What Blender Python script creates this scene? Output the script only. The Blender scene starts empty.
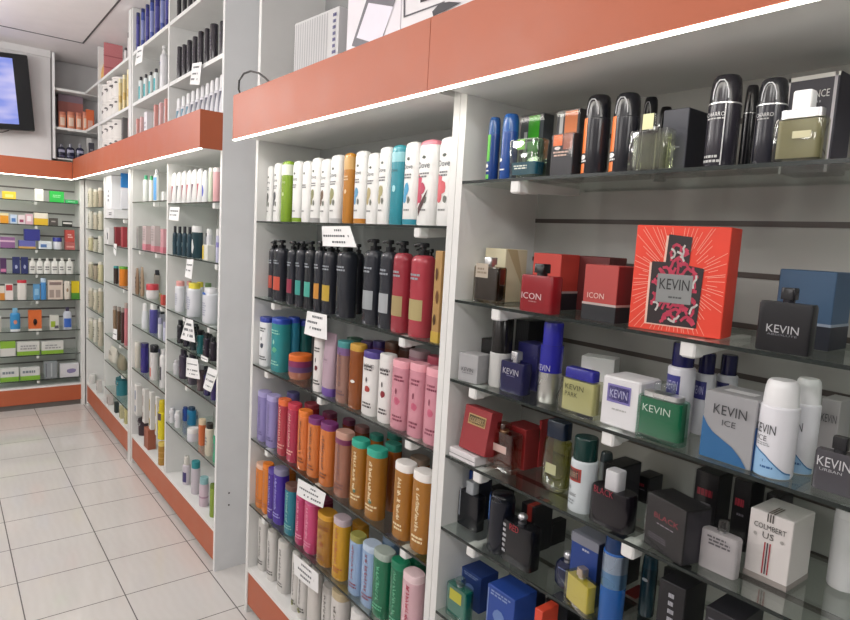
import bpy, math, random
from mathutils import Matrix, Vector
random.seed(7)
SC = bpy.context.scene
COL = SC.collection
PI = math.pi

# ------------------------------------------------------------------ materials
def lin(h):
    r = [int(h[i:i+2], 16)/255 for i in (0, 2, 4)]
    return tuple((c/12.92 if c <= .04045 else ((c+.055)/1.055)**2.4) for c in r) + (1,)
MATS = {}
def M(spec):
    """spec 'kind:hex' - pl plastic, sa satin board, gl glossy, me metal, ca card, pa paper, tg thin glass, lq coloured liquid, em glowing"""
    if spec in MATS: return MATS[spec]
    kind, hx = spec.split(':')
    m = bpy.data.materials.new(kind+'_'+hx); MATS[spec] = m
    m.use_nodes = True; nt = m.node_tree; N = nt.nodes; L = nt.links
    for n in list(N): N.remove(n)
    out = N.new('ShaderNodeOutputMaterial'); c = lin(hx)
    if kind in ('tg', 'lq', 'fi'):
        tr = N.new('ShaderNodeBsdfTransparent'); tr.inputs[0].default_value = c
        gs = N.new('ShaderNodeBsdfGlossy'); gs.inputs['Roughness'].default_value = .1 if kind == 'lq' else .05
        gs.inputs[0].default_value = c if kind == 'lq' else (1, 1, 1, 1)
        lw = N.new('ShaderNodeLayerWeight'); lw.inputs[0].default_value = .22 if kind == 'tg' else .15
        mp = N.new('ShaderNodeMath'); mp.operation = 'MULTIPLY_ADD'; mp.inputs[1].default_value = .14 if kind == 'fi' else .55; mp.inputs[2].default_value = .015 if kind == 'fi' else .03
        L.new(lw.outputs['Facing'], mp.inputs[0])
        mx = N.new('ShaderNodeMixShader'); L.new(mp.outputs[0], mx.inputs[0]); L.new(tr.outputs[0], mx.inputs[1]); L.new(gs.outputs[0], mx.inputs[2])
        L.new(mx.outputs[0], out.inputs[0]); return m
    if kind[:2] == 'em':
        e = N.new('ShaderNodeEmission'); e.inputs[0].default_value = c; e.inputs[1].default_value = float(kind[2:] or 1)
        L.new(e.outputs[0], out.inputs[0]); return m
    b = N.new('ShaderNodeBsdfPrincipled'); L.new(b.outputs[0], out.inputs[0])
    rough = {'pl': .38, 'sa': .45, 'gl': .22, 'me': .28, 'ca': .5, 'pa': .8, 'cl': .2}[kind]
    tc = N.new('ShaderNodeTexCoord'); no = N.new('ShaderNodeTexNoise'); no.inputs['Scale'].default_value = 9; no.inputs['Detail'].default_value = 3
    L.new(tc.outputs['Object'], no.inputs['Vector'])
    cr = N.new('ShaderNodeMapRange'); cr.inputs[3].default_value = .93; cr.inputs[4].default_value = 1.05; L.new(no.outputs[0], cr.inputs[0])
    mx = N.new('ShaderNodeVectorMath'); mx.operation = 'SCALE'; mx.inputs[0].default_value = c[:3]; L.new(cr.outputs[0], mx.inputs['Scale'])
    L.new(mx.outputs[0], b.inputs['Base Color'])
    rr = N.new('ShaderNodeMapRange'); rr.inputs[3].default_value = rough*.8; rr.inputs[4].default_value = rough*1.2; L.new(no.outputs[0], rr.inputs[0]); L.new(rr.outputs[0], b.inputs['Roughness'])
    if kind == 'me': b.inputs['Metallic'].default_value = .85
    if kind == 'cl':
        b.inputs['Transmission Weight'].default_value = .35
    return m

# ------------------------------------------------------------------ mesh builder
class MB:
    def __init__(s): s.v = []; s.f = []
    def add(s, vs, fs):
        o = len(s.v); s.v += [tuple(p) for p in vs]; s.f += [tuple(i+o for i in f) for f in fs]; return s
    def box(s, x0, x1, y0, y1, z0, z1):
        return s.add([(x0,y0,z0),(x1,y0,z0),(x1,y1,z0),(x0,y1,z0),(x0,y0,z1),(x1,y0,z1),(x1,y1,z1),(x0,y1,z1)],
                     [(3,2,1,0),(4,5,6,7),(0,1,5,4),(1,2,6,5),(2,3,7,6),(3,0,4,7)])
    def loft(s, rings, close=True):
        n = len(rings[0]); fs = []
        for k in range(len(rings)-1):
            for i in range(n):
                j = (i+1) % n; fs.append((k*n+i, k*n+j, (k+1)*n+j, (k+1)*n+i))
        if close:
            fs.append(tuple(reversed(range(n)))); fs.append(tuple(range((len(rings)-1)*n, len(rings)*n)))
        return s.add([p for r in rings for p in r], fs)
    def tube(s, pts, r, seg=8):
        pts = [Vector(p) for p in pts]; rings = []
        for i, p in enumerate(pts):
            t = (pts[min(i+1, len(pts)-1)] - pts[max(i-1, 0)]).normalized()
            a = t.orthogonal() if i == 0 else (a - t*a.dot(t)); a.normalize(); b = t.cross(a)
            rings.append([p + (a*math.cos(2*PI*k/seg) + b*math.sin(2*PI*k/seg))*r for k in range(seg)])
        return s.loft(rings)
    def rbox(s, w, d, z0, z1, r=.002, cx=0, cy=0):
        """box with chamfered corners and edges"""
        r = min(r, w*.2, d*.2, (z1-z0)*.2)
        def ring(a, z):
            x = w/2-a; y = d/2-a
            return [(cx+p[0], cy+p[1], z) for p in ((-x+r,-y),(x-r,-y),(x,-y+r),(x,y-r),(x-r,y),(-x+r,y),(-x,y-r),(-x,-y+r))]
        return s.loft([ring(r, z0), ring(0, z0+r), ring(0, z1-r), ring(r, z1)])
    def build(s, name, mat, parent=None, smooth=False):
        me = bpy.data.meshes.new(name); me.from_pydata(s.v, [], s.f); me.validate(); me.update()
        if smooth: me.shade_smooth(); 
        if smooth:
            try: me.set_sharp_from_angle(angle=.7)
            except Exception: pass
        me.materials.append(M(mat) if isinstance(mat, str) else mat)
        o = bpy.data.objects.new(name, me); COL.objects.link(o)
        if parent: o.parent = parent
        return o

def thing(name, loc, rz, label, cat, group=None):
    o = bpy.data.objects.new(name, None); COL.objects.link(o); o.empty_display_size = .05
    o.location = loc; o.rotation_euler = (0, 0, rz); o['label'] = label; o['category'] = cat
    if group: o['group'] = group
    return o
def tag(o, label, cat, group=None):
    o['label'] = label; o['category'] = cat
    if group: o['group'] = group
    return o
def struct(name, mb, mat):
    o = mb.build(name, mat); o['kind'] = 'structure'; return o

# ------------------------------------------------------------------ lettering
GLY = {}
def glyphs(s):
    if s not in GLY:
        c = bpy.data.curves.new('t', 'FONT'); c.body = s; c.size = 1; c.resolution_u = 2; c.align_x = 'CENTER'
        o = bpy.data.objects.new('t', c); COL.objects.link(o)
        dg = bpy.context.evaluated_depsgraph_get(); dg.update()
        me = bpy.data.meshes.new_from_object(o.evaluated_get(dg))
        v = [tuple(p.co) for p in me.vertices]; f = [tuple(p.vertices) for p in me.polygons]
        bpy.data.objects.remove(o); bpy.data.curves.remove(c); bpy.data.meshes.remove(me)
        x0 = min(p[0] for p in v); x1 = max(p[0] for p in v); y0 = min(p[1] for p in v); y1 = max(p[1] for p in v)
        GLY[s] = ([((p[0]-(x0+x1)/2)/(x1-x0), (p[1]-(y0+y1)/2)/(y1-y0)) for p in v], f, (x1-x0)/(y1-y0))
    return GLY[s]
def write(mb, s, cx, cz, w, h, put):
    """flat letters of width w and height h laid on a surface through put(x, z)"""
    v, f, a = glyphs(s)
    if not h: h = w/a
    # orient faces outwards (-y)
    mb.add([put(cx+p[0]*w, cz+p[1]*h) for p in v], f)

def rows(mb, x0, x1, z0, z1, k, put, rnd):
    """k rows of small unreadable print"""
    dz = (z1-z0)/k
    for i in range(k):
        z = z1-(i+.5)*dz; a = x0+(x1-x0)*rnd.uniform(0, .12); e = x1-(x1-x0)*rnd.uniform(0, .25)
        while a < e:
            b = min(e, a+(x1-x0)*rnd.uniform(.08, .24)); h = dz*.27
            mb.add([put(a, z-h), put(b, z-h), put(b, z+h), put(a, z+h)], [(0, 1, 2, 3)]); a = b+(x1-x0)*.04
def blob(mb, cx, cz, sx, sz, put, rnd, k=10, jag=.25):
    pts = []
    for i in range(k):
        t = 2*PI*i/k; r = 1-rnd.uniform(0, jag); pts.append(put(cx+sx*math.cos(t)*r, cz+sz*math.sin(t)*r))
    mb.add([put(cx, cz)]+pts, [(0, i+1, (i+1) % k+1) for i in range(k)])
def patch(mb, x0, x1, z0, z1, put, nx=8, nz=1):
    vs = [put(x0+(x1-x0)*i/nx, z0+(z1-z0)*j/nz) for j in range(nz+1) for i in range(nx+1)]
    mb.add(vs, [(j*(nx+1)+i, j*(nx+1)+i+1, (j+1)*(nx+1)+i+1, (j+1)*(nx+1)+i) for j in range(nz) for i in range(nx)])

def decorate(root, w, h, put, p, rnd, nx=8):
    """labels, emblems, lettering on the front of a thing; fractions of its width and height"""
    for l in p.get('lab', []):
        mb = MB(); patch(mb, l[0]*w, l[1]*w, l[2]*h, l[3]*h, lambda x, z: put(x, z, .0004), nx); mb.build('label', l[4], root, nx > 1)
    for e in p.get('dot', []):
        mb = MB(); blob(mb, e[0]*w, e[1]*h, e[2]*w, e[3]*h, lambda x, z: put(x, z, .0007), rnd); mb.build('emblem', e[4], root)
    for ei, e in enumerate(p.get('poly', [])):
        mb = MB(); o = .0006+.0004*ei
        if nx > 1 and len(e[0]) == 4:          # follows a curved front
            (ax, az), (bx, bz), (cx, cz), (dx, dz) = e[0]; K = 6; vs = []
            for j in range(K+1):
                for i in range(K+1):
                    u, v = i/K, j/K; vs.append(put(((ax*(1-u)+bx*u)*(1-v)+(dx*(1-u)+cx*u)*v)*w, ((az*(1-u)+bz*u)*(1-v)+(dz*(1-u)+cz*u)*v)*h, o))
            mb.add(vs, [(j*(K+1)+i, j*(K+1)+i+1, (j+1)*(K+1)+i+1, (j+1)*(K+1)+i) for j in range(K) for i in range(K)])
        else: pts = [put(x*w, z*h, o) for x, z in e[0]]; mb.add(pts, [tuple(range(len(pts)))])
        mb.build('emblem', e[1], root)
    for wi, (pts, zb, mt) in enumerate(p.get('wave', [])):      # wavy coloured field, follows the curve of the front
        mb = MB(); vs = []; K = 24
        for i in range(K+1):
            x = pts[0][0]+(pts[-1][0]-pts[0][0])*i/K
            j = max(k for k in range(len(pts)-1) if pts[k][0] <= x+1e-9); (xa, za), (xb, zb2) = pts[j], pts[j+1]
            u = min(1, (x-xa)/(xb-xa)); o = .0004+.0003*wi; vs += [put(x*w, zb*h, o), put(x*w, (za+(zb2-za)*u)*h, o)]
        mb.add(vs, [(2*i, 2*i+2, 2*i+3, 2*i+1) for i in range(K)]); mb.build('wave_print', mt, root)
    for l in p.get('rows', []):
        mb = MB(); rows(mb, l[0]*w, l[1]*w, l[2]*h, l[3]*h, l[4], lambda x, z: put(x, z, .0009), rnd); mb.build('print', l[5], root)
    for x, z0, z1, wd, mt in p.get('scr', []):  # looping handwritten strokes running up the front
        mb = MB(); z = z0*h; zt = z1*h; k = 0
        while z < zt:
            L = []; zz = z; xx = (x-wd*.6)*w; st = wd*w*.33
            for i in range(6): L.append((xx+st*(i % 3)*rnd.uniform(.6, 1.3), zz+st*rnd.uniform(-.8, 1.1)))
            for (xa, za), (xb, zb) in zip(L, L[1:]):
                l = math.hypot(xb-xa, zb-za) or 1; nx_, nz_ = -(zb-za)/l*w*.014, (xb-xa)/l*w*.014
                mb.add([put(xa+nx_, za+nz_, .0009), put(xa-nx_, za-nz_, .0009), put(xb-nx_, zb-nz_, .0009), put(xb+nx_, zb+nz_, .0009)], [(0, 1, 2, 3)])
            z += st*1.5*rnd.uniform(.9, 1.4)
        mb.build('script_print', mt, root)
    for t in p.get('txt', []):
        mb = MB(); write(mb, t[0], t[1]*w, t[2]*h, t[3]*w, (t[4]*h if t[4] else 0), lambda x, z: put(x, z, .0011)); mb.build('lettering', t[5], root)

# ------------------------------------------------------------------ goods
def ring(w, d, z, n=2.4, seg=20, cy=0):
    r = []
    for i in range(seg):
        t = 2*PI*(i+.5)/seg; c, s = math.cos(t), math.sin(t)
        r.append((w/2*math.copysign(abs(c)**(2/n), c), cy+d/2*math.copysign(abs(s)**(2/n), s), z))
    return r
def facer(w, d, n):
    def put(x, z, off=0):
        u = min(.985, abs(2*x/w)); y = -(d/2)*(1-u**n)**(1/n)
        return (x, y-off, z)
    return put

def bottle(it, p, root, rnd):
    w, d, h = it; n = p.get('n', 2.4); ch = p.get('ch', .13)*h; cw = p.get('cw', .97); cs = p.get('cs', 'flat')
    sh = p.get('sh', .05)*h; bm = p.get('body', 'pl:eeeeee'); cm = p.get('cap', 'pl:eeeeee')
    w0 = p.get('tw', 1)                        # waist at the top of the body
    if p.get('inv'):                           # stands on its cap
        m = MB(); m.loft([ring(w*cw*.96, d*cw*.96, 0, n), ring(w*cw, d*cw, .002, n), ring(w*cw, d*cw, ch-.001, n), ring(w*cw*.97, d*cw*.97, ch, n)]); m.build('cap', cm, root, True)
        m = MB(); m.loft([ring(w*.95, d*.95, ch, n), ring(w, d, ch+.004, n), ring(w, d*.95, h*.5, n), ring(w, d*.6, h*.8, n), ring(w, d*.15, h*.975, 3.5), ring(w, d*.08, h, 3.5)] if p['inv'] == 2 else
               [ring(w*.95, d*.95, ch, n), ring(w, d, ch+.004, n), ring(w, d, h*.8, n), ring(w*.97, d*.95, h*.93, n), ring(w*.85, d*.85, h*.98, n), ring(w*.6, d*.6, h, n)])
        m.build('body', bm, root, True)
        decorate(root, w, h, facer(w, d*(.97 if p['inv'] == 1 else .86), n), p, rnd); return
    hb = h-ch
    m = MB(); R = [ring(w*.93, d*.93, 0, n), ring(w, d, .004, n), ring(w, d, hb*.45, n), ring(w*(1+w0)/2, d*(1+w0)/2, (hb-sh)*.8, n), ring(w*w0, d*w0, hb-sh, n)]
    for k in (.35, .7, .9, 1):
        q = w0+(cw-w0)*(1-math.sqrt(max(0, 1-k*k))); R.append(ring(w*q, d*q, hb-sh+sh*k, n))
    m.loft(R); m.build('body', bm, root, True)
    cn = p.get('cn', n); a, b = w*cw, d*cw
    if p.get('cr'): a = b = min(w, d)*cw; 
    m = MB()
    if cs == 'flat':
        m.loft([ring(a, b, hb, cn), ring(a, b, h-.003, cn), ring(a*.93, b*.93, h, cn)])
    elif cs == 'round':
        m.loft([ring(a, b, hb, cn)]+[ring(a*math.cos(k*PI/2*.96), b*math.cos(k*PI/2*.96), hb+ch*(.35+.65*math.sin(k*PI/2)), cn) for k in (0, .3, .55, .75, .9, 1)])
    elif cs == 'spray':                       # tall aerosol cap that narrows upwards
        m.loft([ring(a, b, hb, cn), ring(a*.99, b*.99, hb+ch*.2, cn), ring(a*.94, b*.94, hb+ch*.68, cn), ring(a*.86, b*.86, hb+ch*.9, cn), ring(a*.72, b*.72, h, cn)])
    elif cs == 'disc':
        m.loft([ring(a*.8, b*.8, hb, cn), ring(a*.8, b*.8, hb+ch*.3, cn), ring(a, b, hb+ch*.32, cn), ring(a, b, h-.002, cn), ring(a*.94, b*.94, h, cn)])
    elif cs == 'pump':
        q = min(w, d)
        m.loft([ring(q*.55, q*.55, hb-.001, 2, 14), ring(q*.55, q*.55, hb+ch*.35, 2, 14), ring(q*.22, q*.22, hb+ch*.4, 2, 14), ring(q*.22, q*.22, hb+ch*.62, 2, 14), ring(q*.5, q*.5, hb+ch*.66, 2, 14), ring(q*.5, q*.5, h-.002, 2, 14), ring(q*.4, q*.4, h, 2, 14)])
        m.build('pump_head', cm, root, True)
        m = MB(); m.tube([(-q*.1, 0, h-ch*.17), (-q*.55, 0, h-ch*.17), (-q*.78, 0, h-ch*.26)], q*.09); m.build('nozzle', cm, root, True); m = None
    if m: m.build('cap', cm, root, True)
    if p.get('trim'):                          # bright arch outline on the aerosol cap
        cap_put = lambda x, z, off=0: facer(a*(1.0-.09*((z-hb)/ch)**2), b*(1.0-.09*((z-hb)/ch)**2), cn)(x, z, off)
        pts = [(x+.08, z) for x, z in ((-.27, .12), (-.26, .4), (-.2, .66), (-.1, .78), (.05, .78), (.13, .66), (.2, .4), (.22, .12))]
        tx = MB(); tx.tube([cap_put(x*a, hb+z*ch, .0006) for x, z in pts], w*.022, 5); tx.build('cap_trim', p['trim'], root)
    for bd in p.get('band', []):               # (z0, z1, material, optional grow)
        g = bd[3] if len(bd) > 3 else 1.008
        m = MB(); m.loft([ring(w*g, d*g, bd[0]*h, n), ring(w*g, d*g, bd[1]*h, n)]); m.build(bd[4] if len(bd) > 4 else 'band', bd[2], root, True)
    decorate(root, w, h, facer(w, d, n), p, rnd)

def carton(it, p, root, rnd):
    w, d, h = it
    m = MB(); m.rbox(w, d, 0, h, p.get('r', .0012)); m.build('carton_body', p.get('body', 'ca:e0e0e0'), root)
    for bd in p.get('band', []):
        m = MB(); e = .0012; m.box(-w/2-e/2, w/2+e/2, -d/2-e/2, d/2+e/2, bd[0]*h+(e/2 if bd[0] == 0 else 0)*0, bd[1]*h+(e/2 if bd[1] == 1 else 0)); m.build('band', bd[2], root)
    q = dict(p); 
    decorate(root, w, h, lambda x, z, off=0: (x, -d/2-off-.0006, z), q, rnd, 1)
    if 'side' in p:                            # print and whole-side tones on the side that faces the shop front (local +x)
        decorate(root, d, h, lambda x, z, off=0: (w/2+off+.0006, x, z), p['side'], rnd, 1)
    if 'top' in p:
        decorate(root, w, d, lambda x, z, off=0: (x, -d/2+z, h+off+.0002), p['top'], rnd, 1)
    if p.get('art'): gift_art(root, w, h, lambda x, z, off=0: (x*w, -d/2-off-.0006, z*h))
    if p.get('wrap'):                          # clear film around the carton
        m = MB(); m.rbox(w+.004, d+.004, 0, h+.002, .002); m.build('film', 'fi:f8f8f8', root)

def gift_art(root, w, h, put):
    """thin rays around a patterned flask with a grey name plate"""
    rr = random.Random(5); m = MB(); K = 76
    for k in range(K):
        a = 2*PI*(k+rr.random()*.6)/K; dx, dz = math.cos(a), math.sin(a)
        r0 = .24+.1*rr.random(); r1 = min(.485/max(abs(dx), .01), .485/max(abs(dz), .01), .38+.4*rr.random())
        if r1 > r0:
            q = .0026; m.add([put(dx*r0-dz*q, .5+dz*r0+dx*q, .0002), put(dx*r0+dz*q, .5+dz*r0-dx*q, .0002), put(dx*r1+dz*q, .5+dz*r1-dx*q, .0002), put(dx*r1-dz*q, .5+dz*r1+dx*q, .0002)], [(0, 1, 2, 3)])
    m.build('ray_print', 'ca:f4ac98', root)
    flask = [(-.29, .07), (.25, .07), (.27, .62), (.11, .64), (.12, .90), (-.13, .92), (-.14, .66), (-.29, .66)]
    m = MB(); m.add([put(x-.025, z-.012, .0003) for x, z in flask], [tuple(range(8))]); m.build('flask_shadow_print', 'ca:ecc0b0', root)
    m = MB(); m.add([put(x, z, .0006) for x, z in flask], [tuple(range(8))]); m.build('flask_print', 'ca:2c2326', root)
    pk = MB(); wh = MB()
    def inside(x, z): return (-.27 < x < .24 and .09 < z < .62) or (-.11 < x < .1 and .6 < z < .89)
    def squiggle(mb, x, z, n, step, wd, off):
        a = rr.random()*2*PI; L = []
        for i in range(n):
            if not inside(x, z): break
            L.append((x, z)); a += rr.uniform(-1.1, 1.1); x += step*math.cos(a); z += step*math.sin(a)
        for (x0, z0), (x1, z1) in zip(L, L[1:]):
            l = math.hypot(x1-x0, z1-z0); nx, nz = -(z1-z0)/l*wd, (x1-x0)/l*wd; ex, ez = (x1-x0)/l*wd*.6, (z1-z0)/l*wd*.6
            mb.add([put(x0-ex+nx, z0-ez+nz, off), put(x0-ex-nx, z0-ez-nz, off), put(x1+ex-nx, z1+ez-nz, off), put(x1+ex+nx, z1+ez+nz, off)], [(0, 1, 2, 3)])
    for k in range(64):
        x, z = rr.uniform(-.27, .24), rr.uniform(.09, .89)
        if inside(x, z): squiggle(pk, x, z, 7, .035, .013, .0008+k*.000004)
    for x, z in ((-.2, .2), (-.05, .13), (.06, .17), (.17, .2), (-.02, .76), (.05, .82), (.2, .55), (-.08, .7)):
        squiggle(wh, x, z, 5, .03, .010, .0012)
    pk.build('pattern_print', 'ca:c43c58', root); wh.build('pattern_print', 'ca:d0ccc8', root)
    m = MB(); m.add([put(x, z, .0015) for x, z in ((-.21, .28), (.17, .28), (.17, .55), (-.21, .55))], [(0, 1, 2, 3)]); m.build('name_plate', 'ca:8a8c8c', root)
    m = MB(); write(m, 'KEVIN', -.02, .455, .32, .10, lambda x, z: put(x, z, .0018)); m.build('lettering', 'ca:28282a', root)
    m = MB(); rows(m, -.08, .1, .32, .35, 1, lambda x, z: put(x, z, .0018), rr); m.build('print', 'ca:505254', root)

def perfume(it, p, root, rnd):
    """glass flask: body, liquid, collar, cap"""
    w, d, h = it; ch = p.get('ch', .25)*h; hb = h-ch; kind = p.get('shape', 'box'); bm = p.get('body', 'tg:e8e8e0'); n = p.get('n', 6)
    k = p.get('ch2', .22)*ch
    tp = p.get('taper', 1)
    m = MB()
    if kind == 'box': m.loft([ring(w*.97, d*.97, 0, n), ring(w, d, .002, n), ring(w*tp, d*tp, hb-.004, n), ring(w*tp*.95, d*tp*.95, hb, n)])
    else: m.loft([ring(w*.7, d*.8, 0, 3), ring(w*.95, d, hb*.1, 3), ring(w, d, hb*.5, 3), ring(w*.93, d*.95, hb*.85, 3), ring(w*.7, d*.75, hb, 3)])
    m.build('glass_body', bm, root, True)
    if p.get('liq'):
        m = MB(); g = p.get('wall', .84); lh = p.get('lh', .93)
        m.loft([ring(w*g, d*.75, hb*.1, n), ring(w*g*(1+tp)/2, d*.75*tp, hb*lh, n)]); m.build('liquid', p['liq'], root, True)
    m = MB(); cw = p.get('cw', .35)*w; cd = p.get('cd', 0)*d or min(cw, d*.8); cn = p.get('cn', 6); cx = 0
    if p.get('col', 1): 
        mm = MB(); kw = p['colw']*w if p.get('colw') else cw*.8; kd = d*.75 if p.get('colw') else cd*.8; mm.loft([ring(kw, kd, hb, 5 if p.get('colw') else 2.2, 16), ring(kw, kd, hb+k, 5 if p.get('colw') else 2.2, 16)]); mm.build('collar', p.get('colm', 'me:c8c8c8'), root, True)
    else: k = 0
    if p.get('cs') == 'ball':
        r = cw/2; m.loft([ring(2*r*math.sin(t), 2*r*math.sin(t), hb+k+(ch-k)/2*(1-math.cos(t)), 2, 14) for t in (.3, .8, 1.3, 1.8, 2.3, 2.85)])
    else:
        m.loft([ring(cw, cd, hb+k, cn), ring(cw, cd, h-.002, cn), ring(cw*.92, cd*.92, h, cn)])
    m.build('cap', p.get('cap', 'pl:202020'), root, True)
    decorate(root, w, h, facer(w, d, n), p, rnd)

def jar(it, p, root, rnd):
    w, d, h = it; ch = p.get('ch', .35)*h; hb = h-ch
    m = MB(); m.loft([ring(w*.88, d*.88, 0, 2), ring(w, d, hb*.2, 2), ring(w, d, hb*.8, 2), ring(w*.92, d*.92, hb, 2)]); m.build('body', p.get('body', 'pl:eeeeee'), root, True)
    m = MB(); m.loft([ring(w, d, hb, 2), ring(w, d, h-.003, 2), ring(w*.93, d*.93, h, 2)]); m.build('lid', p.get('cap', 'pl:eeeeee'), root, True)
    for bd in p.get('band', []):
        m = MB(); m.loft([ring(w*1.01, d*1.01, bd[0]*h, 2), ring(w*1.01, d*1.01, bd[1]*h, 2)]); m.build('band', bd[2], root, True)
    decorate(root, w, h, facer(w, d, 2), p, rnd)

def canister(it, p, root, rnd):
    """household bucket or can with a lid and a wire handle"""
    w, d, h = it
    m = MB(); m.loft([ring(w*.9, d*.9, 0, 2), ring(w*.97, d*.97, h*.8, 2)]); m.build('body', p['body'], root, True)
    m = MB(); m.loft([ring(w, d, h*.8, 2), ring(w, d, h*.92, 2), ring(w*.55, d*.55, h*.95, 2), ring(w*.5, d*.5, h, 2)]); m.build('lid', p['cap'], root, True)
    m = MB(); m.tube([(w*.44*math.cos(t), -d*.44, h*.75-w*.35*math.sin(t)) for t in [PI*i/10 for i in range(11)]], .003, 6); m.build('handle', 'me:b0b0b0', root, True)
    decorate(root, w, h, facer(w, d, 2), p, rnd)

def pouch(it, p, root, rnd):
    """soft bag: swollen middle, crimped top"""
    w, d, h = it; n = 2.6
    m = MB(); m.loft([ring(w*.9, d*.75, 0, n), ring(w, d, h*.12, n), ring(w*.98, d*.95, h*.45, n), ring(w*.95, d*.6, h*.75, n), ring(w*.97, d*.12, h*.92, 4), ring(w, d*.06, h, 4)])
    m.build('bag', p.get('body', 'pl:dddddd'), root, True)
    decorate(root, w, h, facer(w, d*.9, n), p, rnd)

KINDS = dict(bottle=bottle, carton=carton, perfume=perfume, jar=jar, canister=canister, pouch=pouch)

def sign(it):
    """paper notice hung from a shelf edge: quad of world points (tl, tr, br, bl)"""
    q = [Vector(a) for a in it['q']]; o = (q[0]+q[1])/2
    root = thing('price_sign', o, 0, it['label'], 'sign', it.get('group'))
    def at(u, v, off=0):
        p = (q[0]*(1-u)+q[1]*u)*(1-v)+(q[3]*(1-u)+q[2]*u)*v
        nrm = (q[1]-q[0]).cross(q[3]-q[0]).normalized()
        if nrm.x > 0 or (abs(nrm.x) < .01 and nrm.y > 0): nrm = -nrm
        return p-o+nrm*off
    m = MB(); K = 8; bend = .004
    def pt(u, v, off): return at(u, v, off+bend*math.sin(PI*u)*v)
    fr = [pt(i/K, j/2, .0008) for j in range(3) for i in range(K+1)]; bk = [pt(i/K, j/2, 0) for j in range(3) for i in range(K+1)]
    fs = [(j*(K+1)+i, j*(K+1)+i+1, (j+1)*(K+1)+i+1, (j+1)*(K+1)+i) for j in range(2) for i in range(K)]
    m.add(fr, fs); m.add(bk, [tuple(reversed(f)) for f in fs])
    m.build('sheet', 'pa:f2f2f2', root)
    m = MB(); rnd = random.Random(3)
    for (u0, u1, v, hh) in it['lines']:
        a = u0
        while a < u1:
            b = min(u1, a+rnd.uniform(.03, .06)); 
            if rnd.random() < .9: m.add([pt(a, v-hh, .0014), pt(b, v-hh, .0014), pt(b, v+hh, .0014), pt(a, v+hh, .0014)], [(0, 1, 2, 3)])
            a = b+.022
    m.build('print', 'pa:54585e', root)

def place(rec):
    name, kind, x, y, z, yaw, w, d, h, label, cat, group, p = rec[:13]; kind = str(kind)
    root = thing(name, (x, y, z), yaw, label, cat, group)
    if len(rec) > 13: root.rotation_euler = (rec[13][0], rec[13][1], yaw)  # leans back
    KINDS[kind]((w, d, h), p, root, random.Random(hash((round(x*1000), round(y*1000))) & 0xffff))
    return root

R1 = 1.635
R2 = 1.37
R3 = 1.187
R4 = 1.005
R5 = 0.829
R6 = 0.617
R7 = 0.41
A1 = 1.535
A2 = 1.256
A3 = 1.001
A4 = 0.712
A5 = 0.449
B1 = 1.612
B2 = 1.355
B3 = 1.072
B4 = 0.915
B5 = 0.742
B6 = 0.47
C1 = 1.628
C2 = 1.352
C3 = 1.075
C4 = 0.887
C5 = 0.617
C6 = 0.325
D1 = 1.528
D2 = 1.345
D3 = 1.085
D4 = 0.709
D5 = 0.514
D6 = 0.318
E1, E2, E3, E4, E5, E6 = (1.606, 1.44, 1.272, 1.053, 0.816, 0.56)
FW = [1.631, 1.448, 1.264, 1.071, 0.868, 0.623, 0.432, 0.232]
FS = [1.73, 1.543, 1.361, 1.168, 0.965, 0.77, 0.7, 0.513, 0.33]
SLOTS = [1.75, 1.6565, 1.563, 1.4695, 1.376, 1.2825, 1.189, 1.0955, 1.002, 0.9085, 0.815, 0.7215, 0.628, 0.5345, 0.441]
CABLE = [(0.87, 2.2383, 1.972), (0.87, 2.2689, 2.0042), (0.87, 2.2659, 2.0352), (0.87, 2.2243, 2.0526), (0.87, 2.1603, 2.0501), (0.87, 2.0896, 2.0313), (0.87, 2.0382, 2.0081), (0.87, 1.9882, 1.9809), (0.87, 1.9556, 1.972)]
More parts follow.
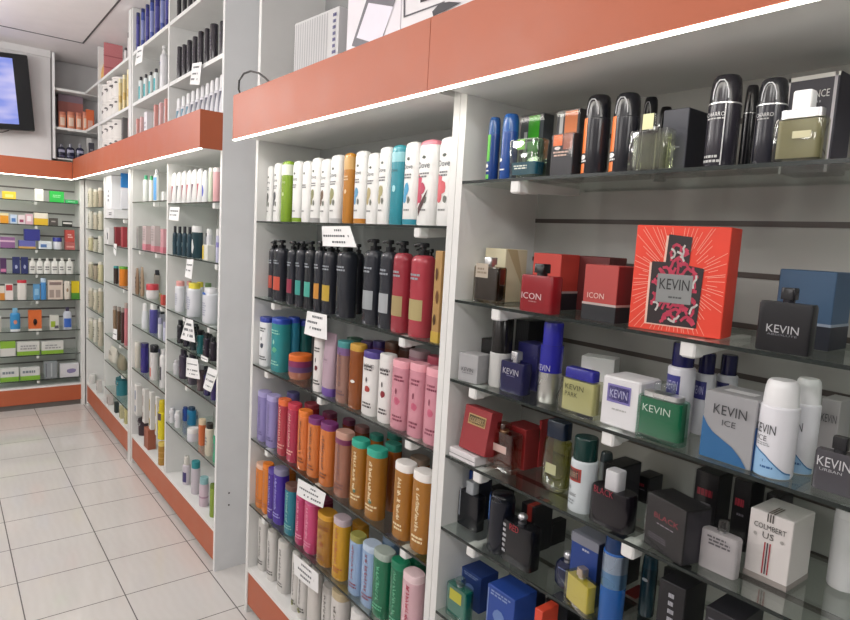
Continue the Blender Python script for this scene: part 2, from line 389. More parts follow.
# name, kind, x, y, z, turn, width, depth, height, label, category, group, look
ITEMS = [
['bottle','bottle',.9632,2.1677,1.5354,-1.5708,.0425,.0264,.2013,'narrow white bath bottle against the side board on top shampoo shelf','bottle',None,{'body':'pl:ededeb','cap':'pl:ededeb','ch':.07,'cs':'round','cw':.93,'sh':.05,'n':2.8,'txt':[('Dove',-.05,.7,.66,0,'pl:3c4550')],'dot':[(-.05,.79,.13,.022,'pl:404a40'),(-.1,.43,.24,.09,'pl:5a5f5a'),(-.2,.33,.16,.08,'pl:5a5f5a'),(.1,.3,.12,.05,'pl:6c7068')],'rows':[(-.38,.28,.55,.62,2,'pl:6a6a6e'),(-.3,.2,.16,.2,1,'pl:8a8a8a')]}],
['bottle','bottle',.9468,2.0687,1.5354,-1.5708,.0478,.0296,.2041,'white bath bottle with grey flower print on top shampoo shelf','bottle',None,{'body':'pl:ededeb','cap':'pl:ededeb','ch':.07,'cs':'round','cw':.93,'sh':.05,'n':2.8,'txt':[('Dove',-.05,.7,.66,0,'pl:3c4550')],'dot':[(-.05,.79,.13,.022,'pl:404a40'),(-.1,.43,.24,.09,'pl:40454a'),(-.2,.33,.16,.08,'pl:40454a'),(.1,.3,.12,.05,'pl:6c7068')],'rows':[(-.38,.28,.55,.62,2,'pl:6a6a6e'),(-.3,.2,.16,.2,1,'pl:8a8a8a')]}],
['bottle','bottle',.9504,2.0052,1.5354,-1.5708,.0593,.0368,.2073,'clear green bath bottle with a white neck band on top shampoo shelf','bottle',None,{'body':'gl:7ea02a','cap':'gl:8fb23a','ch':.07,'cs':'round','cw':.93,'n':2.8,'band':[(.76,.93,'pl:e4ead8')],'dot':[(0,.45,.14,.04,'pl:b9cf80')],'txt':[('Dove',0,.65,.5,0,'pl:c6d89a')]}],
['bottle','bottle',.9485,1.9172,1.5354,-1.5708,.0531,.0329,.2015,'white bath bottle with a green foot on top shampoo shelf','bottle',None,{'body':'pl:ededeb','cap':'pl:ededeb','ch':.07,'cs':'round','cw':.93,'sh':.05,'n':2.8,'txt':[('Dove',-.05,.7,.66,0,'pl:3c4550')],'dot':[(-.05,.79,.13,.022,'pl:404a40')],'rows':[(-.38,.28,.55,.62,2,'pl:6a6a6e'),(-.3,.2,.16,.2,1,'pl:8a8a8a')],'band':[(.005,.07,'gl:7ea02a',1.01,'bottom_cap')]}],
['bottle','bottle',.9473,1.8485,1.5354,-1.5708,.0493,.0306,.197,'plain white bath bottle on top shampoo shelf','bottle',None,{'body':'pl:ededeb','cap':'pl:ededeb','ch':.07,'cs':'round','cw':.93,'sh':.05,'n':2.8,'dot':[(-.05,.79,.13,.022,'pl:404a40')],'rows':[(-.38,.28,.55,.62,2,'pl:6a6a6e'),(-.3,.2,.16,.2,1,'pl:8a8a8a')]}],
['bottle','bottle',.9481,1.7858,1.5354,-1.5708,.052,.0322,.2024,'white bath bottle with olive flower on top shampoo shelf','bottle',None,{'body':'pl:ededeb','cap':'pl:ededeb','ch':.07,'cs':'round','cw':.93,'sh':.05,'n':2.8,'txt':[('Dove',-.05,.7,.66,0,'pl:3c4550')],'dot':[(-.05,.79,.13,.022,'pl:404a40'),(-.1,.43,.24,.09,'pl:8a8a60'),(-.2,.33,.16,.08,'pl:8a8a60'),(.1,.3,.12,.05,'pl:6c7068')],'rows':[(-.38,.28,.55,.62,2,'pl:6a6a6e'),(-.3,.2,.16,.2,1,'pl:8a8a8a')],'band':[(.005,.07,'pl:9a9a9a',1.01,'bottom_cap')]}],
['bottle','bottle',.9471,1.7236,1.5354,-1.5708,.0487,.0302,.1951,'white bath bottle with a brown plant print on top shampoo shelf','bottle',None,{'body':'pl:ededeb','cap':'pl:ededeb','ch':.07,'cs':'round','cw':.93,'sh':.05,'n':2.8,'txt':[('Dove',-.05,.7,.66,0,'pl:3c4550')],'dot':[(-.05,.79,.13,.022,'pl:404a40'),(-.1,.43,.24,.09,'pl:6a5038'),(-.2,.33,.16,.08,'pl:6a5038'),(.1,.3,.12,.05,'pl:6c7068')],'rows':[(-.38,.28,.55,.62,2,'pl:6a6a6e'),(-.3,.2,.16,.2,1,'pl:8a8a8a')]}],
['bottle','bottle',.9508,1.6615,1.5354,-1.5708,.0606,.0376,.2032,'white bath bottle with pale olive leaf on top shampoo shelf','bottle',None,{'body':'pl:ededeb','cap':'pl:ededeb','ch':.07,'cs':'round','cw':.93,'sh':.05,'n':2.8,'txt':[('Dove',-.05,.7,.66,0,'pl:3c4550')],'dot':[(-.05,.79,.13,.022,'pl:404a40'),(-.1,.43,.24,.09,'pl:8f8f60'),(-.2,.33,.16,.08,'pl:8f8f60'),(.1,.3,.12,.05,'pl:6c7068')],'rows':[(-.38,.28,.55,.62,2,'pl:6a6a6e'),(-.3,.2,.16,.2,1,'pl:8a8a8a')],'band':[(.005,.07,'pl:b9b9b9',1.01,'bottom_cap')]}],
['bottle','bottle',.9463,1.5878,1.5354,-1.5708,.0461,.0286,.203,'clear amber bath bottle with an orange cap on top shampoo shelf','bottle',None,{'body':'gl:b5782a','cap':'gl:c98a30','ch':.07,'cs':'round','cw':.93,'n':2.8,'band':[(.76,.93,'pl:c49a58')],'dot':[(0,.45,.14,.04,'pl:e0c090')],'rows':[(-.3,.3,.6,.68,2,'pl:e0c090')]}],
['bottle','bottle',.9488,1.5218,1.5354,-1.5708,.0543,.0336,.204,'white bath bottle with an orange foot on top shampoo shelf','bottle',None,{'body':'pl:ededeb','cap':'pl:ededeb','ch':.07,'cs':'round','cw':.93,'sh':.05,'n':2.8,'txt':[('Dove',-.05,.7,.66,0,'pl:3c4550')],'dot':[(-.05,.79,.13,.022,'pl:404a40'),(-.1,.43,.24,.09,'pl:5a9ac0'),(-.2,.33,.16,.08,'pl:5a9ac0'),(.1,.3,.12,.05,'pl:6c7068')],'rows':[(-.38,.28,.55,.62,2,'pl:6a6a6e'),(-.3,.2,.16,.2,1,'pl:8a8a8a')],'band':[(.005,.07,'gl:c08030',1.01,'bottom_cap')]}],
['bottle','bottle',.9477,1.4564,1.5354,-1.5708,.0506,.0313,.1936,'white bath bottle with small beige print on top shampoo shelf','bottle',None,{'body':'pl:ededeb','cap':'pl:ededeb','ch':.07,'cs':'round','cw':.93,'sh':.05,'n':2.8,'txt':[('Dove',-.05,.7,.66,0,'pl:3c4550')],'dot':[(-.05,.79,.13,.022,'pl:404a40'),(-.1,.43,.24,.09,'pl:b0a070'),(-.2,.33,.16,.08,'pl:b0a070'),(.1,.3,.12,.05,'pl:6c7068')],'rows':[(-.38,.28,.55,.62,2,'pl:6a6a6e'),(-.3,.2,.16,.2,1,'pl:8a8a8a')]}],
['bottle','bottle',.9476,1.3994,1.5354,-1.5708,.0503,.0312,.205,'white bath bottle with tan flower on top shampoo shelf','bottle',None,{'body':'pl:ededeb','cap':'pl:ededeb','ch':.07,'cs':'round','cw':.93,'sh':.05,'n':2.8,'txt':[('Dove',-.05,.7,.66,0,'pl:3c4550')],'dot':[(-.05,.79,.13,.022,'pl:404a40'),(-.1,.43,.24,.09,'pl:a8a070'),(-.2,.33,.16,.08,'pl:a8a070'),(.1,.3,.12,.05,'pl:6c7068')],'rows':[(-.38,.28,.55,.62,2,'pl:6a6a6e'),(-.3,.2,.16,.2,1,'pl:8a8a8a')]}],
['bottle','bottle',.948,1.3427,1.5354,-1.5708,.0515,.032,.2056,'teal bath bottle with a clear shoulder on top shampoo shelf','bottle',None,{'body':'gl:2f8c9c','cap':'gl:3a9aa8','ch':.07,'cs':'round','cw':.93,'n':2.8,'band':[(.78,.9,'gl:8cc4cc')],'dot':[(0,.45,.16,.05,'pl:9ad4dc')],'txt':[('Dove',0,.68,.5,0,'pl:2a4a50')]}],
['bottle','bottle',.949,1.2817,1.5354,-1.5708,.0547,.0339,.208,'white bath bottle with a bright blue print on top shampoo shelf','bottle',None,{'body':'pl:ededeb','cap':'pl:ededeb','ch':.07,'cs':'round','cw':.93,'sh':.05,'n':2.8,'txt':[('Dove',-.05,.7,.66,0,'pl:3c4550')],'dot':[(-.05,.79,.13,.022,'pl:404a40'),(-.1,.43,.24,.09,'pl:3a9cc8'),(-.2,.33,.16,.08,'pl:3a9cc8'),(.1,.3,.12,.05,'pl:6c7068')],'rows':[(-.38,.28,.55,.62,2,'pl:6a6a6e'),(-.3,.2,.16,.2,1,'pl:8a8a8a')],'band':[(.005,.07,'gl:2f8ca0',1.01,'bottom_cap')]}],
['bottle','bottle',.9534,1.2169,1.5354,-1.5708,.0687,.0427,.2077,'white bath bottle with pink cap and red petal on top shampoo shelf','bottle',None,{'body':'pl:ededeb','cap':'pl:e08a98','ch':.07,'cs':'round','cw':.93,'sh':.05,'n':2.8,'txt':[('Dove',-.05,.7,.66,0,'pl:3c4550')],'dot':[(-.05,.79,.13,.022,'pl:404a40'),(-.1,.43,.24,.09,'pl:b83a58'),(-.2,.33,.16,.08,'pl:b83a58'),(.1,.3,.12,.05,'pl:6c7068')],'rows':[(-.38,.28,.55,.62,2,'pl:6a6a6e'),(-.3,.2,.16,.2,1,'pl:8a8a8a')],'poly':[([(-.45,.62),(-.1,.55),(-.2,.3),(-.45,.2)],'pl:c83a5a'),([(-.3,.2),(.25,.42),(.05,.25),(-.25,.1)],'pl:4a3030')]}],
['bottle','bottle',.9522,1.1396,1.5354,-1.5708,.0652,.0404,.2075,'white bath bottle with coral petal beside the upright on top shampoo shelf','bottle',None,{'body':'pl:ededeb','cap':'pl:ededeb','ch':.07,'cs':'round','cw':.93,'sh':.05,'n':2.8,'txt':[('Dove',-.05,.7,.66,0,'pl:3c4550')],'dot':[(-.05,.79,.13,.022,'pl:404a40'),(-.1,.43,.24,.09,'pl:d05a60'),(-.2,.33,.16,.08,'pl:d05a60'),(.1,.3,.12,.05,'pl:6c7068')],'rows':[(-.38,.28,.55,.62,2,'pl:6a6a6e'),(-.3,.2,.16,.2,1,'pl:8a8a8a')],'poly':[([(-.45,.6),(-.1,.55),(-.2,.3),(-.45,.25)],'pl:d8606a')]}],
['bottle','bottle',.9853,2.1686,1.2564,-1.5708,.0408,.0306,.2129,'dark pump bottle with a faded red label on second shampoo shelf','bottle',None,{'body':'gl:2c2e36','cap':'gl:17181c','ch':.13,'cs':'pump','cw':.5,'sh':.08,'n':2.5,'lab':[(-.4,.4,.18,.4,'pl:a84438')],'rows':[(-.35,.35,.6,.68,2,'pl:9aa0a8')]}],
['bottle','bottle',.9642,2.139,1.2564,-1.5708,.0378,.0283,.2094,'dark pump bottle with a red label on second shampoo shelf','bottle',None,{'body':'gl:2c2e36','cap':'gl:17181c','ch':.13,'cs':'pump','cw':.5,'sh':.08,'n':2.5,'lab':[(-.4,.4,.18,.4,'pl:b0483a')],'rows':[(-.35,.35,.6,.68,2,'pl:9aa0a8')]}],
['bottle','bottle',.9567,2.0508,1.2564,-1.5708,.0658,.0494,.2157,'black pump bottle with a wide orange-red label on second shampoo shelf','bottle',None,{'body':'gl:2c2e36','cap':'gl:17181c','ch':.13,'cs':'pump','cw':.5,'sh':.08,'n':2.5,'lab':[(-.4,.4,.18,.4,'pl:c4503c')],'rows':[(-.35,.35,.6,.68,2,'pl:9aa0a8')]}],
['bottle','bottle',.9488,1.9448,1.2564,-1.5708,.0449,.0337,.2157,'black pump bottle with a crimson label on second shampoo shelf','bottle',None,{'body':'gl:2c2e36','cap':'gl:17181c','ch':.13,'cs':'pump','cw':.5,'sh':.08,'n':2.5,'lab':[(-.4,.4,.18,.4,'pl:8c2c44')],'rows':[(-.35,.35,.6,.68,2,'pl:9aa0a8')]}],
['bottle','bottle',.9492,1.8805,1.2564,-1.5708,.0459,.0345,.218,'black pump bottle with a turquoise label on second shampoo shelf','bottle',None,{'body':'gl:2c2e36','cap':'gl:17181c','ch':.13,'cs':'pump','cw':.5,'sh':.08,'n':2.5,'lab':[(-.4,.4,.18,.4,'pl:3a9a90')],'rows':[(-.35,.35,.6,.68,2,'pl:9aa0a8')]}],
['bottle','bottle',.9503,1.8151,1.2564,-1.5708,.0488,.0366,.2204,'black pump bottle with a sea-green label on second shampoo shelf','bottle',None,{'body':'gl:24262c','cap':'gl:17181c','ch':.13,'cs':'pump','cw':.5,'sh':.08,'n':2.5,'lab':[(-.4,.4,.18,.4,'pl:4aa898')],'rows':[(-.35,.35,.6,.68,2,'pl:9aa0a8')]}],
['bottle','bottle',.9476,1.7509,1.2564,-1.5708,.0417,.0312,.2226,'black pump bottle with an amber label on second shampoo shelf','bottle',None,{'body':'gl:2c2e36','cap':'gl:17181c','ch':.13,'cs':'pump','cw':.5,'sh':.08,'n':2.5,'lab':[(-.4,.4,.18,.4,'pl:c88a3a')],'rows':[(-.35,.35,.6,.68,2,'pl:9aa0a8')]}],
['bottle','bottle',.9534,1.6923,1.2564,-1.5708,.0571,.0428,.2218,'black pump bottle with a short yellow label on second shampoo shelf','bottle',None,{'body':'gl:2c2e36','cap':'gl:17181c','ch':.13,'cs':'pump','cw':.5,'sh':.08,'n':2.5,'lab':[(-.4,.4,.18,.4,'pl:c0a03a')],'rows':[(-.35,.35,.6,.68,2,'pl:9aa0a8')]}],
['bottle','bottle',.9588,1.6022,1.2564,-1.5708,.0714,.0536,.2284,'wide plain dark pump bottle on second shampoo shelf','bottle',None,{'body':'gl:2a2d35','cap':'gl:17181c','ch':.13,'cs':'pump','cw':.5,'sh':.08,'n':2.5,'rows':[(-.35,.35,.6,.68,2,'pl:9aa0a8')]}],
['bottle','bottle',1.036,1.6674,1.2564,-1.5708,.0427,.032,.22,'slim dark pump bottle set back on second shampoo shelf','bottle',None,{'body':'gl:2c2e36','cap':'gl:17181c','ch':.13,'cs':'pump','cw':.5,'sh':.08,'n':2.5,'rows':[(-.35,.35,.6,.68,2,'pl:9aa0a8')]}],
['bottle','bottle',.9557,1.4534,1.2564,-1.5708,.0632,.0474,.2391,'charcoal pump bottle with a white label on second shampoo shelf','bottle',None,{'body':'gl:2b2e36','cap':'gl:17181c','ch':.13,'cs':'pump','cw':.5,'sh':.08,'n':2.5,'lab':[(-.4,.4,.18,.4,'pl:9aa0a4')],'rows':[(-.35,.35,.6,.68,2,'pl:9aa0a8')]}],
['bottle','bottle',.9524,1.3743,1.2564,-1.5708,.0544,.0408,.2389,'charcoal pump bottle with a silver label on second shampoo shelf','bottle',None,{'body':'gl:2b2e36','cap':'gl:17181c','ch':.13,'cs':'pump','cw':.5,'sh':.08,'n':2.5,'lab':[(-.4,.4,.18,.4,'pl:a8acb0')],'rows':[(-.35,.35,.6,.68,2,'pl:9aa0a8')]}],
['bottle','bottle',.9539,1.3118,1.2564,-1.5708,.0583,.0438,.2385,'red pump bottle with a black name plate on second shampoo shelf','bottle',None,{'body':'gl:9c3440','cap':'gl:17181c','ch':.13,'cs':'pump','cw':.5,'sh':.08,'n':2.5,'lab':[(-.4,.4,.18,.4,'pl:a89468')],'rows':[(-.35,.35,.6,.68,2,'pl:9aa0a8')]}],
['bottle','bottle',.9576,1.2316,1.2564,-1.5708,.0683,.0512,.2366,'red pump bottle with a gold label on second shampoo shelf','bottle',None,{'body':'gl:ac3c48','cap':'gl:17181c','ch':.13,'cs':'pump','cw':.5,'sh':.08,'n':2.5,'lab':[(-.4,.4,.18,.4,'pl:b0a070')],'rows':[(-.35,.35,.6,.68,2,'pl:9aa0a8')]}],
['bottle','bottle',1.0673,1.4787,1.2564,-1.5708,.046,.0345,.2346,'dark pump bottle behind the red ones on second shampoo shelf','bottle',None,{'body':'gl:2c2e36','cap':'gl:17181c','ch':.13,'cs':'pump','cw':.5,'sh':.08,'n':2.5,'rows':[(-.35,.35,.6,.68,2,'pl:9aa0a8')]}],
['bottle','bottle',1.0747,2.1628,1.2564,-1.5708,.0525,.0393,.2058,'dark pump bottle in the back row, first from left on second shampoo shelf','bottle','dark pump bottle in the back row on second shampoo shelf',{'body':'gl:2c2e36','cap':'gl:17181c','ch':.13,'cs':'pump','cw':.5,'sh':.08,'n':2.5,'rows':[(-.35,.35,.6,.68,2,'pl:9aa0a8')]}],
['bottle','bottle',1.0743,2.1044,1.2564,-1.5708,.0514,.0385,.2061,'dark pump bottle in the back row, second from left on second shampoo shelf','bottle','dark pump bottle in the back row on second shampoo shelf',{'body':'gl:2c2e36','cap':'gl:17181c','ch':.13,'cs':'pump','cw':.5,'sh':.08,'n':2.5,'rows':[(-.35,.35,.6,.68,2,'pl:9aa0a8')]}],
['bottle','bottle',1.0733,1.9561,1.2564,-1.5708,.0487,.0365,.2101,'dark pump bottle in the back row, third from left on second shampoo shelf','bottle','dark pump bottle in the back row on second shampoo shelf',{'body':'gl:2c2e36','cap':'gl:17181c','ch':.13,'cs':'pump','cw':.5,'sh':.08,'n':2.5,'rows':[(-.35,.35,.6,.68,2,'pl:9aa0a8')]}],
['bottle','bottle',1.0726,1.8629,1.2564,-1.5708,.0468,.0351,.2121,'dark pump bottle in the back row, fourth from left on second shampoo shelf','bottle','dark pump bottle in the back row on second shampoo shelf',{'body':'gl:2c2e36','cap':'gl:17181c','ch':.13,'cs':'pump','cw':.5,'sh':.08,'n':2.5,'rows':[(-.35,.35,.6,.68,2,'pl:9aa0a8')]}],
['bottle','bottle',1.0721,1.7824,1.2564,-1.5708,.0457,.0343,.2136,'dark pump bottle in the back row, fifth from left on second shampoo shelf','bottle','dark pump bottle in the back row on second shampoo shelf',{'body':'gl:2c2e36','cap':'gl:17181c','ch':.13,'cs':'pump','cw':.5,'sh':.08,'n':2.5,'rows':[(-.35,.35,.6,.68,2,'pl:9aa0a8')]}],
['bottle','bottle',1.0707,1.6058,1.2564,-1.5708,.042,.0315,.2177,'dark pump bottle in the back row, sixth from left on second shampoo shelf','bottle','dark pump bottle in the back row on second shampoo shelf',{'body':'gl:2c2e36','cap':'gl:17181c','ch':.13,'cs':'pump','cw':.5,'sh':.08,'n':2.5,'rows':[(-.35,.35,.6,.68,2,'pl:9aa0a8')]}],
['bottle','bottle',1.0701,1.5287,1.2564,-1.5708,.0403,.0302,.218,'dark pump bottle in the back row, seventh from left on second shampoo shelf','bottle','dark pump bottle in the back row on second shampoo shelf',{'body':'gl:2c2e36','cap':'gl:17181c','ch':.13,'cs':'pump','cw':.5,'sh':.08,'n':2.5,'rows':[(-.35,.35,.6,.68,2,'pl:9aa0a8')]}],
['bottle','bottle',1.069,1.388,1.2564,-1.5708,.0373,.028,.2212,'dark pump bottle in the back row, eighth from left on second shampoo shelf','bottle','dark pump bottle in the back row on second shampoo shelf',{'body':'gl:2c2e36','cap':'gl:17181c','ch':.13,'cs':'pump','cw':.5,'sh':.08,'n':2.5,'rows':[(-.35,.35,.6,.68,2,'pl:9aa0a8')]}],
['bottle','bottle',1.0688,1.3419,1.2564,-1.5708,.0368,.0276,.2205,'dark pump bottle in the back row, ninth from left on second shampoo shelf','bottle','dark pump bottle in the back row on second shampoo shelf',{'body':'gl:2c2e36','cap':'gl:17181c','ch':.13,'cs':'pump','cw':.5,'sh':.08,'n':2.5,'rows':[(-.35,.35,.6,.68,2,'pl:9aa0a8')]}],
['carton','carton',.9413,1.1419,1.2564,-1.5708,.0265,.0186,.2204,'tan carton printed with little dark figures on second shampoo shelf','box',None,{'body':'ca:b08a54','dot':[(-.1,.75,.2,.08,'pl:5a3a20'),(.1,.5,.2,.09,'pl:6a4424'),(-.1,.25,.22,.08,'pl:4a3018')],'band':[(0,.12,'ca:c0a040')]}],
['bottle','bottle',.9554,2.1565,1.0014,-1.5708,.065,.0468,.1818,'white bottle with a dark label and blue cap on third shampoo shelf','bottle',None,{'ch':.1,'cs':'flat','cw':.98,'sh':.015,'n':2.6,'body':'pl:e8eaec','cap':'pl:2a3c9c','rows':[(-.2,.46,.12,.22,2,'pl:30343a'),(-.2,.46,.7,.8,2,'pl:30343a')],'dot':[(.12,.42,.2,.06,'pl:404858'),(.05,.56,.07,.05,'pl:30343a')]}],
['bottle','bottle',.9622,2.0488,1.0014,-1.5708,.0838,.0603,.1923,'teal bottle with a blue cap on third shampoo shelf','bottle',None,{'ch':.1,'cs':'flat','cw':.98,'sh':.015,'n':2.6,'body':'gl:2f8f94','cap':'pl:2a4ab0','rows':[(-.2,.46,.12,.22,2,'pl:8fd0c0'),(-.2,.46,.7,.8,2,'pl:8fd0c0')],'dot':[(.12,.42,.2,.06,'pl:5ab08a'),(.05,.56,.07,.05,'pl:8fd0c0')]}],
['bottle','bottle',1.0036,2.0317,1.0014,-1.5708,.0517,.0372,.1968,'blue-green bottle with a blue cap on third shampoo shelf','bottle',None,{'ch':.1,'cs':'flat','cw':.98,'sh':.015,'n':2.6,'body':'gl:2a7f9a','cap':'pl:2a4ab0','rows':[(-.2,.46,.12,.22,2,'pl:8fd0c0')],'scr':[(.14,.28,.84,.26,'pl:8fd0c0')]}],
['bottle','bottle',1.0435,2.0272,1.0014,-1.5708,.0654,.0471,.1851,'dark teal bottle set back on third shampoo shelf','bottle',None,{'ch':.1,'cs':'flat','cw':.98,'sh':.015,'n':2.6,'body':'gl:1f5c5c','cap':'pl:2a3c9c','rows':[(-.2,.46,.12,.22,2,'pl:4a8a80')],'scr':[(.14,.28,.84,.26,'pl:4a8a80')]}],
['bottle','bottle',1.0596,2.1618,1.0014,-1.5708,.0544,.0391,.17,'deep teal bottle behind the first row on third shampoo shelf','bottle',None,{'ch':.1,'cs':'flat','cw':.98,'sh':.015,'n':2.6,'body':'gl:1f5f64','cap':'pl:2a3c9c'}],
['jar','jar',.9758,1.9171,1.0014,-1.5708,.0816,.0816,.0838,'round mask jar with an orange lid and purple ring on third shampoo shelf','jar',None,{'body':'gl:b0705a','cap':'pl:e8742c','ch':.24,'band':[(.52,.76,'pl:8a3060'),(.3,.52,'pl:6a4878')]}],
['bottle','bottle',.949,1.7312,1.0014,-1.5708,.0473,.034,.1808,'narrow white bottle with a dark red petal on third shampoo shelf','bottle',None,{'ch':.1,'cs':'flat','cw':.98,'sh':.015,'n':2.6,'body':'pl:ebe7e4','cap':'pl:e0d8d4','rows':[(-.2,.46,.12,.22,2,'pl:3a3a3a'),(-.2,.46,.7,.8,2,'pl:3a3a3a')],'dot':[(.12,.42,.2,.06,'pl:6a1c24'),(.05,.56,.07,.05,'pl:3a3a3a')]}],
['bottle','bottle',.9516,1.6683,1.0014,-1.5708,.0653,.0392,.1967,'pale mauve tube standing on a purple cap on third shampoo shelf','bottle',None,{'body':'gl:b8a0ae','cap':'pl:6a4c9a','ch':.13,'inv':2,'rows':[(-.3,.3,.4,.6,4,'pl:86707e')]}],
['bottle','bottle',.953,1.5823,1.0014,-1.5708,.0584,.042,.1856,'tan and lilac bottle with a teal cap on third shampoo shelf','bottle',None,{'ch':.1,'cs':'flat','cw':.98,'sh':.015,'n':2.6,'body':'gl:9a7468','cap':'pl:3a8a8c','band':[(.78,.9,'pl:7c5c8c')],'rows':[(-.2,.46,.12,.22,2,'pl:6a4a50')],'scr':[(.14,.28,.84,.26,'pl:6a4a50')]}],
['bottle','bottle',.9528,1.5093,1.0014,-1.5708,.0578,.0416,.1888,'brown bottle with a yellow cap and price dot on third shampoo shelf','bottle',None,{'ch':.1,'cs':'flat','cw':.98,'sh':.015,'n':2.6,'body':'gl:8a4a20','cap':'pl:c89a3a','dot':[(.1,.43,.2,.03,'pl:e8e4dc')]}],
['bottle','bottle',.9555,1.433,1.0014,-1.5708,.0656,.047,.1815,'white bottle with red heart and violet cap on third shampoo shelf','bottle',None,{'ch':.1,'cs':'flat','cw':.98,'sh':.015,'n':2.6,'body':'pl:ebe8e6','cap':'pl:4c3c8c','txt':[('LOVE',.12,.78,.6,0,'pl:4a4448')],'rows':[(-.2,.46,.12,.22,2,'pl:50484c'),(-.2,.46,.7,.8,2,'pl:50484c')],'dot':[(.12,.42,.2,.06,'pl:a83a34'),(.05,.56,.07,.05,'pl:50484c')]}],
['bottle','bottle',.9513,1.3545,1.0014,-1.5708,.0535,.0385,.1875,'white bottle with red heart and white cap on third shampoo shelf','bottle',None,{'ch':.1,'cs':'flat','cw':.98,'sh':.015,'n':2.6,'body':'pl:ebe8e6','cap':'pl:e6e4e2','txt':[('LOVE',.12,.78,.6,0,'pl:4a4448')],'rows':[(-.2,.46,.12,.22,2,'pl:50484c'),(-.2,.46,.7,.8,2,'pl:50484c')],'dot':[(.12,.42,.2,.06,'pl:8c2430'),(.05,.56,.07,.05,'pl:50484c')]}],
['bottle','bottle',.9549,1.2895,1.0014,-1.5708,.0635,.0457,.183,'pink shampoo bottle with a pale pink cap, first from left on third shampoo shelf','bottle','pink shampoo bottle with a pale pink cap on third shampoo shelf',{'ch':.1,'cs':'flat','cw':.98,'sh':.015,'n':2.6,'body':'gl:d492a0','cap':'pl:eea8b4','rows':[(-.2,.46,.12,.22,2,'pl:8c4458'),(-.2,.46,.7,.8,2,'pl:8c4458')],'dot':[(.12,.42,.2,.06,'pl:c8607c'),(.05,.56,.07,.05,'pl:8c4458')]}],
['bottle','bottle',.9528,1.2149,1.0014,-1.5708,.0578,.0416,.1895,'pink shampoo bottle with a pale pink cap, second from left on third shampoo shelf','bottle','pink shampoo bottle with a pale pink cap on third shampoo shelf',{'ch':.1,'cs':'flat','cw':.98,'sh':.015,'n':2.6,'body':'gl:d492a0','cap':'pl:eea8b4','rows':[(-.2,.46,.12,.22,2,'pl:8c4458'),(-.2,.46,.7,.8,2,'pl:8c4458')],'dot':[(.12,.42,.2,.06,'pl:c8607c'),(.05,.56,.07,.05,'pl:8c4458')]}],
['bottle','bottle',.952,1.1487,1.0014,-1.5708,.0555,.04,.1899,'pink shampoo bottle with a pale pink cap, third from left on third shampoo shelf','bottle','pink shampoo bottle with a pale pink cap on third shampoo shelf',{'ch':.1,'cs':'flat','cw':.98,'sh':.015,'n':2.6,'body':'gl:d492a0','cap':'pl:eea8b4','rows':[(-.2,.46,.12,.22,2,'pl:8c4458'),(-.2,.46,.7,.8,2,'pl:8c4458')],'dot':[(.12,.42,.2,.06,'pl:c8607c'),(.05,.56,.07,.05,'pl:8c4458')]}],
['bottle','bottle',1.0464,1.5424,1.0014,-1.5708,.0455,.0327,.1869,'violet capped bottle behind on third shampoo shelf','bottle',None,{'ch':.1,'cs':'flat','cw':.98,'sh':.015,'n':2.6,'body':'gl:6a4a6a','cap':'pl:3c2c6a'}],
['bottle','bottle',1.0508,1.4743,1.0014,-1.5708,.0578,.0416,.1949,'brown capped bottle behind on third shampoo shelf','bottle',None,{'ch':.1,'cs':'flat','cw':.98,'sh':.015,'n':2.6,'body':'gl:6a3c30','cap':'pl:5a3828'}],
['bottle','bottle',1.0488,1.4036,1.0014,-1.5708,.0521,.0375,.2038,'dark brown capped bottle behind on third shampoo shelf','bottle',None,{'ch':.1,'cs':'flat','cw':.98,'sh':.015,'n':2.6,'body':'gl:50342c','cap':'pl:3c2420'}],
['bottle','bottle',1.0531,1.693,1.0014,-1.5708,.0643,.0463,.1717,'green capped bottle behind on third shampoo shelf','bottle',None,{'ch':.1,'cs':'flat','cw':.98,'sh':.015,'n':2.6,'body':'gl:5c4a40','cap':'pl:3a6a54'}],
['bottle','bottle',1.0496,1.6092,1.0014,-1.5708,.0544,.0392,.1758,'plum capped bottle behind on third shampoo shelf','bottle',None,{'ch':.1,'cs':'flat','cw':.98,'sh':.015,'n':2.6,'body':'gl:5a3c50','cap':'pl:44285c'}],
['bottle','bottle',1.054,1.3504,1.0014,-1.5708,.0666,.048,.1924,'clear pink bottle set back on third shampoo shelf','bottle',None,{'ch':.1,'cs':'flat','cw':.98,'sh':.015,'n':2.6,'body':'gl:c890a0','cap':'pl:c8a8b0'}],
['bottle','bottle',1.0383,1.2586,1.0014,-1.5708,.051,.0367,.1933,'rose bottle with a red cap set back on third shampoo shelf','bottle',None,{'ch':.1,'cs':'flat','cw':.98,'sh':.015,'n':2.6,'body':'gl:c07088','cap':'pl:c85068'}],
['bottle','bottle',.9549,2.1572,.7124,-1.5708,.0635,.0458,.1889,'lilac bottle, left-hand one of two on fourth shampoo shelf','bottle','lilac bottle on fourth shampoo shelf',{'ch':.1,'cs':'flat','cw':.98,'sh':.015,'n':2.6,'body':'gl:8f86bc','cap':'pl:a89fd0','rows':[(-.2,.46,.12,.22,2,'pl:5c548c')],'scr':[(.14,.28,.84,.26,'pl:5c548c')]}],
['bottle','bottle',.9558,2.0771,.7124,-1.5708,.0661,.0476,.1922,'lilac bottle, right-hand one of two on fourth shampoo shelf','bottle','lilac bottle on fourth shampoo shelf',{'ch':.1,'cs':'flat','cw':.98,'sh':.015,'n':2.6,'body':'gl:9389c0','cap':'pl:aaa2d2','rows':[(-.2,.46,.12,.22,2,'pl:5c548c')],'scr':[(.14,.28,.84,.26,'pl:5c548c')]}],
